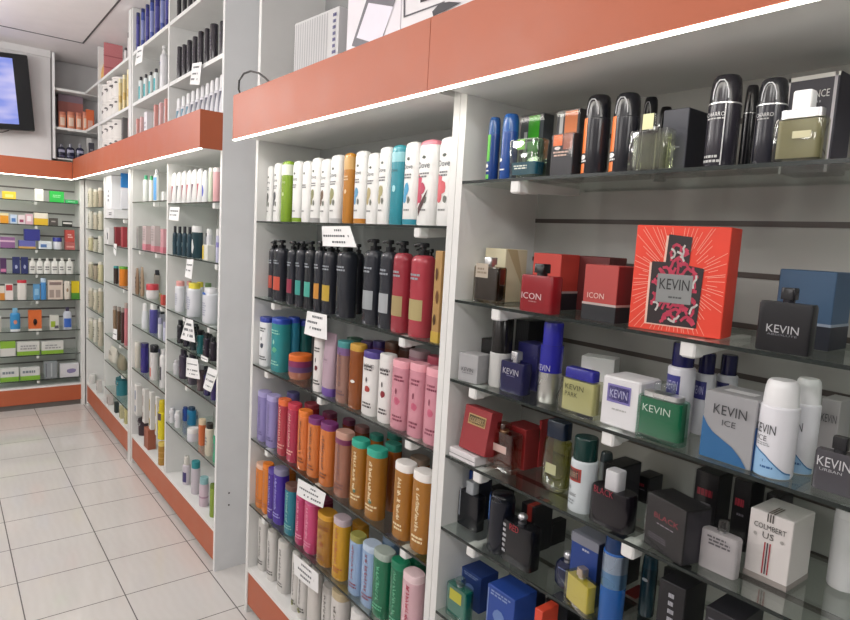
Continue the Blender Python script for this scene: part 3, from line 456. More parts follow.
['bottle','bottle',.9527,1.9796,.7124,-1.5708,.0574,.0413,.201,'crimson bottle with an orange cap on fourth shampoo shelf','bottle',None,{'ch':.1,'cs':'flat','cw':.98,'sh':.015,'n':2.6,'body':'gl:b23a48','cap':'pl:e8703a','rows':[(-.2,.46,.12,.22,2,'pl:e8a8a0')],'scr':[(.14,.28,.84,.26,'pl:e8a8a0')]}],
['bottle','bottle',.9535,1.902,.7124,-1.5708,.0598,.043,.2055,'crimson bottle with a red cap on fourth shampoo shelf','bottle',None,{'ch':.1,'cs':'flat','cw':.98,'sh':.015,'n':2.6,'body':'gl:b23450','cap':'pl:c83a50','rows':[(-.2,.46,.12,.22,2,'pl:e8a8a0')],'scr':[(.14,.28,.84,.26,'pl:e8a8a0')]}],
['bottle','bottle',.9529,1.8216,.7124,-1.5708,.0582,.0417,.2013,'orange bottle with an orange cap on fourth shampoo shelf','bottle',None,{'ch':.1,'cs':'flat','cw':.98,'sh':.015,'n':2.6,'body':'gl:d8763a','cap':'pl:ea8034','rows':[(-.2,.46,.12,.22,2,'pl:7a3c18')],'scr':[(.14,.28,.84,.26,'pl:7a3c18')]}],
['bottle','bottle',.9545,1.7486,.7124,-1.5708,.0625,.045,.1964,'orange bottle with a purple cap, left-hand one of two on fourth shampoo shelf','bottle','orange bottle with a purple cap on fourth shampoo shelf',{'ch':.1,'cs':'flat','cw':.98,'sh':.015,'n':2.6,'body':'gl:d67a3a','cap':'pl:7a3070','rows':[(-.2,.46,.12,.22,2,'pl:7a3c18')],'scr':[(.14,.28,.84,.26,'pl:7a3c18')]}],
['bottle','bottle',.9562,1.6653,.7124,-1.5708,.0673,.0484,.2004,'orange bottle with a purple cap, right-hand one of two on fourth shampoo shelf','bottle','orange bottle with a purple cap on fourth shampoo shelf',{'ch':.1,'cs':'flat','cw':.98,'sh':.015,'n':2.6,'body':'gl:d67a3a','cap':'pl:7a3070','rows':[(-.2,.46,.12,.22,2,'pl:7a3c18')],'scr':[(.14,.28,.84,.26,'pl:7a3c18')]}],
['bottle','bottle',.9564,1.5694,.7124,-1.5708,.0678,.0488,.1999,'mauve-brown bottle with a rose cap on fourth shampoo shelf','bottle',None,{'ch':.1,'cs':'flat','cw':.98,'sh':.015,'n':2.6,'body':'gl:a06c58','cap':'pl:c89a8a','band':[(.82,.9,'pl:7a3058')],'rows':[(-.2,.46,.12,.22,2,'pl:7a5048')],'scr':[(.14,.28,.84,.26,'pl:7a5048')]}],
['bottle','bottle',.9547,1.4764,.7124,-1.5708,.0632,.0455,.2025,'gold bottle with a teal cap, left-hand one of two on fourth shampoo shelf','bottle','gold bottle with a teal cap on fourth shampoo shelf',{'ch':.1,'cs':'flat','cw':.98,'sh':.015,'n':2.6,'body':'cl:c4842c','cap':'pl:2fa890','dot':[(.12,.26,.12,.035,'pl:2c6a58')],'rows':[(-.2,.46,.12,.22,2,'pl:f0dcb0')],'scr':[(.14,.28,.84,.26,'pl:f0dcb0')]}],
['bottle','bottle',.9567,1.3929,.7124,-1.5708,.0686,.0494,.2007,'gold bottle with a teal cap, right-hand one of two on fourth shampoo shelf','bottle','gold bottle with a teal cap on fourth shampoo shelf',{'ch':.1,'cs':'flat','cw':.98,'sh':.015,'n':2.6,'body':'cl:c4842c','cap':'pl:2fa890','dot':[(.12,.26,.12,.035,'pl:2c6a58')],'rows':[(-.2,.46,.12,.22,2,'pl:f0dcb0')],'scr':[(.14,.28,.84,.26,'pl:f0dcb0')]}],
['bottle','bottle',1.0254,1.4126,.7124,-1.5708,.0569,.0408,.1982,'rust bottle with a teal cap set back on fourth shampoo shelf','bottle',None,{'ch':.1,'cs':'flat','cw':.98,'sh':.015,'n':2.6,'body':'cl:a85a20','cap':'pl:2f8a78'}],
['bottle','bottle',.956,1.2549,.7124,-1.5708,.0666,.0479,.2051,'gold bottle with a white cap, left-hand one of two on fourth shampoo shelf','bottle','gold bottle with a white cap on fourth shampoo shelf',{'ch':.1,'cs':'flat','cw':.98,'sh':.015,'n':2.6,'body':'cl:c8862e','cap':'pl:f2eeea','rows':[(-.2,.46,.12,.22,2,'pl:f0dcb0')],'scr':[(.14,.28,.84,.26,'pl:f0dcb0')]}],
['bottle','bottle',.9559,1.1746,.7124,-1.5708,.0664,.0478,.2076,'gold bottle with a white cap, right-hand one of two on fourth shampoo shelf','bottle','gold bottle with a white cap on fourth shampoo shelf',{'ch':.1,'cs':'flat','cw':.98,'sh':.015,'n':2.6,'body':'cl:c8862e','cap':'pl:f2eeea','rows':[(-.2,.46,.12,.22,2,'pl:f0dcb0')],'scr':[(.14,.28,.84,.26,'pl:f0dcb0')]}],
['bottle','bottle',1.0717,2.1589,.7124,-1.5708,.0603,.0434,.172,'lilac bottle set back on fourth shampoo shelf','bottle',None,{'ch':.1,'cs':'flat','cw':.98,'sh':.015,'n':2.6,'body':'gl:7a70a0','cap':'pl:6c64a0'}],
['bottle','bottle',1.0738,2.0082,.7124,-1.5708,.0662,.0477,.1649,'red bottle with a dark pink cap behind on fourth shampoo shelf','bottle',None,{'ch':.1,'cs':'flat','cw':.98,'sh':.015,'n':2.6,'body':'gl:a02c34','cap':'pl:a83a48'}],
['bottle','bottle',1.0725,1.87,.7124,-1.5708,.0625,.045,.1665,'red bottle with a plum cap behind on fourth shampoo shelf','bottle',None,{'ch':.1,'cs':'flat','cw':.98,'sh':.015,'n':2.6,'body':'gl:8c2c34','cap':'pl:702848'}],
['bottle','bottle',1.0682,1.7324,.7124,-1.5708,.0507,.0365,.1785,'brown bottle with a plum cap behind on fourth shampoo shelf','bottle',None,{'ch':.1,'cs':'flat','cw':.98,'sh':.015,'n':2.6,'body':'gl:703828','cap':'pl:642444'}],
['bottle','bottle',1.0704,1.6536,.7124,-1.5708,.0566,.0408,.1758,'brown bottle with a mauve cap behind on fourth shampoo shelf','bottle',None,{'ch':.1,'cs':'flat','cw':.98,'sh':.015,'n':2.6,'body':'gl:74402c','cap':'pl:8c5c58'}],
['bottle','bottle',1.0682,1.564,.7124,-1.5708,.0506,.0364,.175,'gold bottle with a green cap behind on fourth shampoo shelf','bottle',None,{'ch':.1,'cs':'flat','cw':.98,'sh':.015,'n':2.6,'body':'gl:a0601c','cap':'pl:2a8a78'}],
['bottle','bottle',1.0687,1.4699,.7124,-1.5708,.0519,.0374,.2083,'gold bottle with a dark teal cap behind on fourth shampoo shelf','bottle',None,{'ch':.1,'cs':'flat','cw':.98,'sh':.015,'n':2.6,'body':'gl:8c5018','cap':'pl:24786a'}],
['bottle','bottle',1.0735,1.3464,.7124,-1.5708,.0654,.0471,.1687,'bottle with a taupe cap behind on fourth shampoo shelf','bottle',None,{'ch':.1,'cs':'flat','cw':.98,'sh':.015,'n':2.6,'body':'gl:8a5020','cap':'pl:8c7868'}],
['bottle','bottle',.956,2.1557,.4494,-1.5708,.0666,.0479,.1705,'bright orange bottle with a pale cap on fifth shampoo shelf','bottle',None,{'ch':.1,'cs':'flat','cw':.98,'sh':.015,'n':2.6,'body':'gl:d87c26','cap':'pl:e0b8a0','rows':[(-.2,.46,.12,.22,2,'pl:a85a10')],'scr':[(.14,.28,.84,.26,'pl:a85a10')]}],
['bottle','bottle',.9505,2.0983,.4494,-1.5708,.0514,.037,.1903,'bright orange bottle with an orange cap on fifth shampoo shelf','bottle',None,{'ch':.1,'cs':'flat','cw':.98,'sh':.015,'n':2.6,'body':'gl:d87c26','cap':'pl:e07c20','rows':[(-.2,.46,.12,.22,2,'pl:a85a10')],'scr':[(.14,.28,.84,.26,'pl:a85a10')]}],
['bottle','bottle',.9478,2.0496,.4494,-1.5708,.0439,.0316,.1877,'slim violet bottle on fifth shampoo shelf','bottle',None,{'ch':.1,'cs':'flat','cw':.98,'sh':.015,'n':2.6,'body':'gl:4c3090','cap':'pl:5c48a0','rows':[(-.2,.46,.12,.22,2,'pl:a090d0')],'scr':[(.14,.28,.84,.26,'pl:a090d0')]}],
['bottle','bottle',.9563,1.998,.4494,-1.5708,.0676,.0487,.2033,'deep violet bottle with a grey cap on fifth shampoo shelf','bottle',None,{'ch':.1,'cs':'flat','cw':.98,'sh':.015,'n':2.6,'body':'gl:44289a','cap':'pl:8c88a4','rows':[(-.2,.46,.12,.22,2,'pl:9088d8')],'scr':[(.14,.28,.84,.26,'pl:9088d8')]}],
['bottle','bottle',.9555,1.9016,.4494,-1.5708,.0654,.0471,.1775,'teal bottle with a brown cap on fifth shampoo shelf','bottle',None,{'ch':.1,'cs':'flat','cw':.98,'sh':.015,'n':2.6,'body':'gl:1f7c90','cap':'pl:6a4c44','rows':[(-.2,.46,.12,.22,2,'pl:7ac0b8')],'scr':[(.14,.28,.84,.26,'pl:7ac0b8')]}],
['bottle','bottle',.9511,1.818,.4494,-1.5708,.0526,.0381,.18,'hot pink bottle, left-hand one of two on fifth shampoo shelf','bottle','hot pink bottle on fifth shampoo shelf',{'ch':.1,'cs':'flat','cw':.98,'sh':.015,'n':2.6,'body':'gl:b83468','cap':'pl:d04880','rows':[(-.2,.46,.12,.22,2,'pl:e890b0')],'scr':[(.14,.28,.84,.26,'pl:e890b0')]}],
['bottle','bottle',.9564,1.7523,.4494,-1.5708,.0673,.0487,.1823,'hot pink bottle, right-hand one of two on fifth shampoo shelf','bottle','hot pink bottle on fifth shampoo shelf',{'ch':.1,'cs':'flat','cw':.98,'sh':.015,'n':2.6,'body':'gl:cc4878','cap':'pl:e0609a','rows':[(-.2,.46,.12,.22,2,'pl:e890b0')],'scr':[(.14,.28,.84,.26,'pl:e890b0')]}],
['bottle','bottle',.96,1.6585,.4494,-1.5708,.0779,.0561,.1699,'golden yellow bottle with brown print on fifth shampoo shelf','bottle',None,{'ch':.1,'cs':'flat','cw':.98,'sh':.015,'n':2.6,'body':'cl:c88c2c','cap':'pl:d8a030','rows':[(-.2,.46,.12,.22,2,'pl:8c4c18'),(-.2,.46,.7,.8,2,'pl:8c4c18')],'dot':[(.12,.42,.2,.06,'pl:a05a20'),(.05,.56,.07,.05,'pl:8c4c18')]}],
['bottle','bottle',.9555,1.5614,.4494,-1.5708,.0653,.047,.1932,'yellow bottle with a pale violet cap on fifth shampoo shelf','bottle',None,{'ch':.1,'cs':'flat','cw':.98,'sh':.015,'n':2.6,'body':'gl:cc9820','cap':'pl:c0b0b8','rows':[(-.2,.46,.12,.22,2,'pl:b05a20')],'scr':[(.14,.28,.84,.26,'pl:b05a20')]}],
['bottle','bottle',.9526,1.4639,.4494,-1.5708,.0571,.0411,.1806,'pale blue bottle with an olive cap on fifth shampoo shelf','bottle',None,{'ch':.1,'cs':'flat','cw':.98,'sh':.015,'n':2.6,'body':'gl:94b0d4','cap':'pl:94904a','rows':[(-.2,.46,.12,.22,2,'pl:8c4a5c')],'scr':[(.14,.28,.84,.26,'pl:8c4a5c')]}],
['bottle','bottle',.956,1.392,.4494,-1.5708,.0667,.048,.1833,'pale blue bottle with a pale blue cap on fifth shampoo shelf','bottle',None,{'ch':.1,'cs':'flat','cw':.98,'sh':.015,'n':2.6,'body':'gl:94b0d4','cap':'pl:b8c8dc','rows':[(-.2,.46,.12,.22,2,'pl:8c4a5c')],'scr':[(.14,.28,.84,.26,'pl:8c4a5c')]}],
['bottle','bottle',.9576,1.3331,.4494,-1.5708,.0712,.0513,.1882,'green bottle with a clear grey cap on fifth shampoo shelf','bottle',None,{'ch':.1,'cs':'flat','cw':.98,'sh':.015,'n':2.6,'body':'gl:18704e','cap':'pl:a8b4ac','rows':[(-.2,.46,.12,.22,2,'pl:60b890')],'scr':[(.14,.28,.84,.26,'pl:60b890')]}],
['bottle','bottle',.9531,1.2522,.4494,-1.5708,.0585,.0421,.1975,'green bottle with a green cap on fifth shampoo shelf','bottle',None,{'ch':.1,'cs':'flat','cw':.98,'sh':.015,'n':2.6,'body':'gl:18704e','cap':'pl:147a58','rows':[(-.2,.46,.12,.22,2,'pl:60b890')],'scr':[(.14,.28,.84,.26,'pl:60b890')]}],
['bottle','bottle',.9557,1.1945,.4494,-1.5708,.0658,.0474,.1903,'pale pink bottle with red script on fifth shampoo shelf','bottle',None,{'ch':.1,'cs':'flat','cw':.98,'sh':.015,'n':2.6,'body':'gl:dcb4bc','cap':'pl:ecd0d4','rows':[(-.2,.46,.12,.22,2,'pl:b0304c')],'scr':[(.14,.28,.84,.26,'pl:b0304c')]}],
['bottle','bottle',1.0636,2.1563,.4494,-1.5708,.0655,.0472,.1302,'orange bottle behind on fifth shampoo shelf','bottle',None,{'ch':.1,'cs':'flat','cw':.98,'sh':.015,'n':2.6,'body':'gl:c87018','cap':'pl:c86c20'}],
['bottle','bottle',1.0627,1.8585,.4494,-1.5708,.0633,.0453,.1189,'plum bottle behind on fifth shampoo shelf','bottle',None,{'ch':.1,'cs':'flat','cw':.98,'sh':.015,'n':2.6,'body':'gl:70243c','cap':'pl:7c2c48'}],
['bottle','bottle',1.0633,1.6243,.4494,-1.5708,.0647,.0466,.1248,'yellow bottle behind on fifth shampoo shelf','bottle',None,{'ch':.1,'cs':'flat','cw':.98,'sh':.015,'n':2.6,'body':'gl:c88c14','cap':'pl:b8801c'}],
['bottle','bottle',1.0613,1.4493,.4494,-1.5708,.0591,.0426,.149,'blue-grey bottle behind on fifth shampoo shelf','bottle',None,{'ch':.1,'cs':'flat','cw':.98,'sh':.015,'n':2.6,'body':'gl:7c98bc','cap':'pl:94aac8'}],
['bottle','bottle',1.0696,1.3287,.4494,-1.5708,.0823,.0593,.1499,'green bottle with dark green cap behind on fifth shampoo shelf','bottle',None,{'ch':.1,'cs':'flat','cw':.98,'sh':.015,'n':2.6,'body':'gl:0a5c40','cap':'pl:0c6a4c'}],
['bottle','bottle',.9692,2.1623,.1874,-1.5708,.0534,.0384,.2064,'white bottle with grey script, first from left on bottom deck of the shampoo unit','bottle','white bottle with grey script on bottom deck of the shampoo unit',{'ch':.1,'cs':'flat','cw':.98,'sh':.015,'n':2.6,'body':'pl:d8d6d2','cap':'pl:d4d2cc','rows':[(-.2,.46,.12,.22,2,'pl:5a5a58')],'scr':[(.14,.28,.84,.26,'pl:5a5a58')]}],
['bottle','bottle',.9687,2.0769,.1874,-1.5708,.0518,.0373,.1934,'white bottle with grey script, second from left on bottom deck of the shampoo unit','bottle','white bottle with grey script on bottom deck of the shampoo unit',{'ch':.1,'cs':'flat','cw':.98,'sh':.015,'n':2.6,'body':'pl:d8d6d2','cap':'pl:d4d2cc','rows':[(-.2,.46,.12,.22,2,'pl:5a5a58')],'scr':[(.14,.28,.84,.26,'pl:5a5a58')]}],
['bottle','bottle',.9736,1.9809,.1874,-1.5708,.0655,.0471,.1941,'white bottle with grey script, third from left on bottom deck of the shampoo unit','bottle','white bottle with grey script on bottom deck of the shampoo unit',{'ch':.1,'cs':'flat','cw':.98,'sh':.015,'n':2.6,'body':'pl:d8d6d2','cap':'pl:d4d2cc','rows':[(-.2,.46,.12,.22,2,'pl:5a5a58')],'scr':[(.14,.28,.84,.26,'pl:5a5a58')]}],
['bottle','bottle',.9536,1.8505,.1874,-1.5708,.0374,.0272,.2121,'white bottle, green seal, left-hand one of two on bottom deck of the shampoo unit','bottle','white bottle, green seal on bottom deck of the shampoo unit',{'ch':.1,'cs':'flat','cw':.98,'sh':.015,'n':2.6,'body':'pl:d8d6d2','cap':'pl:d4d2cc','dot':[(0,.14,.25,.05,'pl:8a9048')],'rows':[(-.2,.46,.12,.22,2,'pl:5a5a58')],'scr':[(.14,.28,.84,.26,'pl:5a5a58')]}],
['bottle','bottle',.9592,1.8004,.1874,-1.5708,.0533,.0384,.197,'white bottle, green seal, right-hand one of two on bottom deck of the shampoo unit','bottle','white bottle, green seal on bottom deck of the shampoo unit',{'ch':.1,'cs':'flat','cw':.98,'sh':.015,'n':2.6,'body':'pl:d8d6d2','cap':'pl:d4d2cc','dot':[(0,.14,.25,.05,'pl:8a9048')],'rows':[(-.2,.46,.12,.22,2,'pl:5a5a58')],'scr':[(.14,.28,.84,.26,'pl:5a5a58')]}],
['bottle','bottle',.9616,1.7253,.1874,-1.5708,.06,.0432,.2031,'plain white bottle on bottom deck of the shampoo unit','bottle',None,{'ch':.1,'cs':'flat','cw':.98,'sh':.015,'n':2.6,'body':'pl:d8d4cf','cap':'pl:d4d0ca'}],
['bottle','bottle',.9708,1.6464,.1874,-1.5708,.0574,.0415,.1866,'white bottle with dark script and clear cap on bottom deck of the shampoo unit','bottle',None,{'ch':.1,'cs':'flat','cw':.98,'sh':.015,'n':2.6,'body':'pl:d4d2ce','cap':'pl:c8c4c0','rows':[(-.2,.46,.12,.22,2,'pl:5a5450')],'scr':[(.14,.28,.84,.26,'pl:5a5450')]}],
['bottle','bottle',.9571,1.5532,.1874,-1.5708,.0697,.0502,.2208,'white bottle with a beige cap on bottom deck of the shampoo unit','bottle',None,{'ch':.1,'cs':'flat','cw':.98,'sh':.015,'n':2.6,'body':'pl:d8d4d0','cap':'pl:b8a888','rows':[(-.2,.46,.12,.22,2,'pl:6a645c')],'scr':[(.14,.28,.84,.26,'pl:6a645c')]}],
['bottle','bottle',.9557,1.4386,.1874,-1.5708,.0658,.0473,.2163,'white bottle with a white cap on bottom deck of the shampoo unit','bottle',None,{'ch':.1,'cs':'flat','cw':.98,'sh':.015,'n':2.6,'body':'pl:e0dedc','cap':'pl:e0dedc','rows':[(-.2,.46,.12,.22,2,'pl:6a645c')],'scr':[(.14,.28,.84,.26,'pl:6a645c')]}],
['bottle','bottle',1.0036,1.414,.1874,-1.5708,.0657,.0473,.2066,'white bottle set back on bottom deck of the shampoo unit','bottle',None,{'ch':.1,'cs':'flat','cw':.98,'sh':.015,'n':2.6,'body':'pl:cfccc8','cap':'pl:c8c4c0'}],
['bottle','bottle',.9451,.9935,1.6354,-1.5708,.0264,.0262,.1327,'blue spray can with a green strip, nearest the upright on top perfume shelf','bottle',None,{'body':'gl:1f3f80','cap':'gl:24508c','ch':.27,'cs':'spray','cw':.97,'sh':.025,'n':2,'trim':'pl:5a88b8','lab':[(-.45,.12,.3,.72,'pl:4fb02c'),(-.45,.12,.02,.09,'pl:5ab83a')],'dot':[(-.15,.23,.22,.04,'pl:f0f2f2')],'rows':[(-.45,.2,.13,.17,1,'pl:f0f0f0')]}],
['bottle','bottle',.9498,.9503,1.6354,-1.5708,.0355,.0355,.135,'taller blue spray can with a faint green edge on top perfume shelf','bottle',None,{'body':'gl:1f4890','cap':'gl:2458a0','ch':.27,'cs':'spray','cw':.97,'sh':.025,'n':2,'trim':'pl:6a98c8','lab':[(-.48,-.25,.3,.72,'pl:2c7a58')],'dot':[(-.2,.3,.18,.035,'pl:f0f2f2')],'rows':[(-.45,.2,.13,.17,1,'pl:f0f0f0')]}],
['carton','carton',1.0112,.9338,1.6354,-1.5708,.0649,.0324,.1406,'boxed scent in clear film with a green panel on top perfume shelf','box',None,{'body':'ca:4a5055','r':.001,'lab':[(-.12,.35,.3,.98,'ca:46b82c'),(-.3,-.16,.3,.75,'ca:d0d4d4')],'wrap':1}],
['perfume_bottle','perfume',.9488,.8941,1.6354,-1.5708,.0745,.0335,.0793,'green glass flask fading to blue at its foot on top perfume shelf','perfume bottle',None,{'body':'tg:dcecd8','liq':'gl:2c5c88','lh':.42,'ch':.02,'col':0,'cw':.8,'cap':'gl:b8c8b8','n':8,'lab':[(-.22,.06,.72,.98,'pl:8cc83c')],'rows':[(-.3,.3,.22,.34,2,'pl:dfe8e0')],'taper':1.12,'wall':.9}],
['carton','carton',1.0095,.8368,1.6354,-1.5708,.0577,.0289,.1386,'boxed scent in clear film with an orange panel on top perfume shelf','box',None,{'body':'ca:3a3a40','lab':[(-.12,.42,.3,.98,'ca:e8803c'),(-.35,-.2,.4,.95,'ca:c8c8c8')],'wrap':1}],
['carton','carton',.9425,.7926,1.6354,-1.5708,.0524,.021,.0785,'small orange and black boxed scent in front on top perfume shelf','box',None,{'body':'ca:2a2a30','lab':[(-.42,0,.72,.98,'ca:e8743a'),(.05,.45,.62,.98,'ca:9a5a44')],'rows':[(-.4,.35,.45,.6,2,'ca:d8b8a8')],'dot':[(-.2,.66,.16,.05,'ca:e8e0dc')],'wrap':1}],
['bottle','bottle',.9552,.7336,1.6354,-1.5708,.0465,.0465,.1424,'black spray can with an orange strip, left-hand one of two on top perfume shelf','bottle','black spray can with an orange strip on top perfume shelf',{'body':'gl:24242a','cap':'gl:1c1c22','ch':.29,'cs':'spray','cw':.97,'sh':.025,'n':2,'trim':'pl:c8c8cc','lab':[(-.46,-.1,.27,.71,'pl:f07c34'),(-.46,-.1,.02,.14,'pl:f07c34')],'dot':[(-.24,.22,.2,.04,'pl:f0f0f0')],'rows':[(-.46,.05,.15,.19,1,'pl:e8e8e8')]}],
['bottle','bottle',.9553,.6724,1.6354,-1.5708,.0465,.0465,.1369,'black spray can with an orange strip, right-hand one of two on top perfume shelf','bottle','black spray can with an orange strip on top perfume shelf',{'body':'gl:24242a','cap':'gl:1c1c22','ch':.29,'cs':'spray','cw':.97,'sh':.025,'n':2,'trim':'pl:c8c8cc','lab':[(-.46,-.1,.27,.71,'pl:f07c34'),(-.46,-.1,.02,.14,'pl:f07c34')],'dot':[(-.24,.22,.2,.04,'pl:f0f0f0')],'rows':[(-.46,.05,.15,.19,1,'pl:e8e8e8')]}],
['bottle','bottle',1.0332,.678,1.6354,-1.5708,.0265,.0265,.146,'black spray can half hidden by the clear flask on top perfume shelf','bottle',None,{'body':'gl:232328','cap':'gl:1a1a20','ch':.3,'cs':'spray','cw':.97,'sh':.025,'n':2,'trim':'pl:b8b8bc'}],
['bottle','bottle',1.0818,.6766,1.6354,-1.5708,.0237,.0237,.1372,'black spray can set back beside the dark carton on top perfume shelf','bottle',None,{'body':'gl:1d1d22','cap':'gl:17171c','ch':.3,'cs':'spray','cw':.97,'sh':.025,'n':2}],
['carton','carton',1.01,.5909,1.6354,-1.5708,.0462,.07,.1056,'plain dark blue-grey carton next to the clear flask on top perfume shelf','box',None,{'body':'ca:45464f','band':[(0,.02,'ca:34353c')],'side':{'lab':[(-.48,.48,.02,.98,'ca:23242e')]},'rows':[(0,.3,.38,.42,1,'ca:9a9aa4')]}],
['perfume_bottle','perfume',.9465,.6126,1.6354,-1.5708,.0728,.029,.0943,'clear square flask with pale yellow label on top perfume shelf','perfume bottle',None,{'body':'tg:f0f2ee','liq':'lq:eceedd','lh':.9,'ch':.28,'cw':.22,'cap':'tg:f4f4f4','colm':'me:e0e0e0','n':10,'lab':[(-.16,.12,.72,.99,'pl:d8d8a8')]}],
['bottle','bottle',.9553,.4983,1.6354,-1.5708,.0468,.0467,.1379,'tall black can with bright outline near the dark carton on top perfume shelf','bottle',None,{'body':'gl:2c2a32','cap':'gl:26242a','ch':.3,'cs':'spray','cw':.97,'sh':.025,'n':2,'trim':'pl:d8d8dc','band':[(.685,.7,'me:f4f4f4')],'txt':[('CHARRO',-.05,.57,.62,.045,'pl:d8d8d8')],'rows':[(-.36,.3,.51,.54,1,'pl:c0c0c0'),(-.36,.26,.04,.14,2,'pl:b8b8b8')],'lab':[(.24,.27,.02,.68,'me:f0f0f0')]}],
['bottle','bottle',1.0303,.4948,1.6354,-1.5708,.0206,.0206,.1384,'black can with a thin silver ring, set back on top perfume shelf','bottle',None,{'body':'gl:15151a','cap':'gl:1c1c20','ch':.3,'cs':'spray','cw':.97,'sh':.025,'n':2,'band':[(.68,.69,'me:b0b0b0')]}],
['bottle','bottle',.9522,.427,1.6354,-1.5708,.0405,.0405,.1214,'black can with a silver collar beside the yellow flask on top perfume shelf','bottle',None,{'body':'gl:1f1f28','cap':'gl:222226','ch':.3,'cs':'spray','cw':.97,'sh':.025,'n':2,'trim':'pl:c8c8cc','band':[(.685,.7,'me:f0f0f0')],'txt':[('CHARRO',-.02,.57,.6,.045,'pl:c8c8c8')],'rows':[(-.3,.3,.51,.54,1,'pl:a0a0a0')],'lab':[(-.37,-.35,.02,.68,'me:d0d0d0')]}],
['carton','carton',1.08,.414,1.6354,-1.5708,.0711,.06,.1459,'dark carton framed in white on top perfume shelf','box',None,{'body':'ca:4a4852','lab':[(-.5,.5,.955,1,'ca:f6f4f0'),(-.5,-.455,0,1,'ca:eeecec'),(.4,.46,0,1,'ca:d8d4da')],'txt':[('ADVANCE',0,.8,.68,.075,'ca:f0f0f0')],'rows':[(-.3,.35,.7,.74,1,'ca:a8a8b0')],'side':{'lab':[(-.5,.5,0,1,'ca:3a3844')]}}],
['perfume_bottle','perfume',.9457,.3816,1.6354,-1.5708,.0655,.0275,.0973,'chunky yellow-green flask with a frosted cap on top perfume shelf','perfume bottle',None,{'body':'tg:f2f2e4','liq':'gl:77735a','lh':.97,'ch':.38,'cw':.38,'cap':'pl:f0f0f2','colm':'me:e8e8ec','colw':.82,'n':7,'ch2':.32,'lab':[(-.08,.28,.33,.43,'pl:c8c4a0')],'wall':.86}],
['carton','carton',1.03,1.0165,1.3704,-1.5708,.0668,.07,.1201,'cream carton behind the brown flask on second perfume shelf','box',None,{'body':'ca:e4dcbc','side':{'poly':[([(-.45,1),(0,.99),(.5,.15),(.2,.4)],'ca:c8b890')]}}],
['perfume_bottle','perfume',.9524,.9855,1.3704,-1.5708,.0792,.0302,.1002,'brown glass flask with an atomiser and beige label on second perfume shelf','perfume bottle',None,{'body':'tg:a89c80','liq':'gl:4a3824','lh':.95,'wall':.93,'ch':.2,'cw':.28,'cap':'me:c8c8c8','n':8,'lab':[(-.38,.12,.55,.86,'pl:b8ac9c')],'rows':[(-.34,.08,.62,.78,2,'pl:8a7c6c')]}],
['carton','carton',1.04,.876,1.3704,-1.5708,.0765,.06,.1162,'red carton with a black foot behind the red flask on second perfume shelf','box',None,{'body':'ca:c8463c','band':[(0,.3,'ca:23242a'),(.3,.34,'ca:b8a8a8')]}],
['perfume_bottle','perfume',.9395,.8245,1.3704,-1.5708,.0835,.035,.0961,'dark red square flask with a black stopper on second perfume shelf','perfume bottle',None,{'body':'gl:8c1c24','ch':.24,'cw':.3,'cap':'gl:141416','colm':'me:505050','n':8,'txt':[('ICON',-.1,.33,.62,.13,'pl:d8c0c0')],'rows':[(-.2,.1,.2,.24,1,'pl:b08080')]}],
['carton','carton',1.1,.8031,1.3704,-1.5708,.0801,.06,.1156,'dark maroon carton at the back between red ones on second perfume shelf','box',None,{'body':'ca:6a2c2c'}],
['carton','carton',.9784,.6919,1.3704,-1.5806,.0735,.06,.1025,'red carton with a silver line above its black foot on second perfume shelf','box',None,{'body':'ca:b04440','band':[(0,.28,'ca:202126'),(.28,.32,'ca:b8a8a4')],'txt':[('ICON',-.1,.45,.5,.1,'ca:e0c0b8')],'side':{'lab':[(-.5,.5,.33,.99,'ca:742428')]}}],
['gift_box','carton',.9793,.5507,1.3704,-1.3997,.1516,.055,.1758,'large bright red gift box with a patterned flask and rays on second perfume shelf','box',None,{'body':'ca:e84430','art':1}],
['carton','carton',1.065,.3821,1.3704,-1.5708,.0786,.07,.1167,'blue carton with a silver line above its dark foot on second perfume shelf','box',None,{'body':'ca:3c5876','band':[(0,.3,'ca:1c202c'),(.3,.335,'ca:8c98a8')]}],
['perfume_bottle','perfume',.9427,.3689,1.3704,-1.5708,.0714,.0214,.092,'black square flask with silver lettering on second perfume shelf','perfume bottle',None,{'body':'pl:0e0e14','ch':.23,'cw':.27,'cap':'gl:101016','colm':'gl:202028','n':12,'txt':[('KEVIN',0,.36,.6,.12,'pl:b8b8bc'),('ABSOLUTE',0,.27,.56,.03,'pl:808088')]}],
['carton','carton',1.03,1.0396,1.1874,-1.5708,.0388,.04,.09,'black boxed scent set back behind the grey carton on third perfume shelf','box',None,{'body':'ca:2c2c2e','lab':[(-.4,-.02,.1,.7,'ca:151515'),(.06,.42,.1,.7,'ca:1a1a1c')],'wrap':1}],
['carton','carton',.9512,1.015,1.1874,-1.4387,.0565,.045,.0649,'silver-grey carton nearest the upright on third perfume shelf','box',None,{'body':'ca:a8a8aa','txt':[('KEVIN',0,.45,.6,.14,'ca:505054')],'rows':[(-.3,.3,.3,.36,1,'ca:808084')]}],
['carton','carton',1.1,.9885,1.1874,-1.5708,.0409,.06,.1392,'black ribbed box at the back between the deodorants on third perfume shelf','box',None,{'body':'ca:1a1a1e','lab':[(-.45,-.4,.05,.95,'ca:2c2c30'),(-.32,-.27,.05,.95,'ca:2c2c30'),(-.19,-.14,.05,.95,'ca:2c2c30'),(-.06,-.01,.05,.95,'ca:2c2c30'),(.07,.12,.05,.95,'ca:2c2c30'),(.2,.25,.05,.95,'ca:2c2c30'),(.33,.38,.05,.95,'ca:2c2c30')]}],
['bottle','bottle',.9761,.9571,1.1874,-1.5708,.0498,.0498,.1523,'white deodorant with a tall black cap on third perfume shelf','bottle',None,{'body':'pl:c8c8c6','cap':'gl:1a1818','ch':.5,'cs':'flat','cw':.93,'sh':.02,'n':2}],
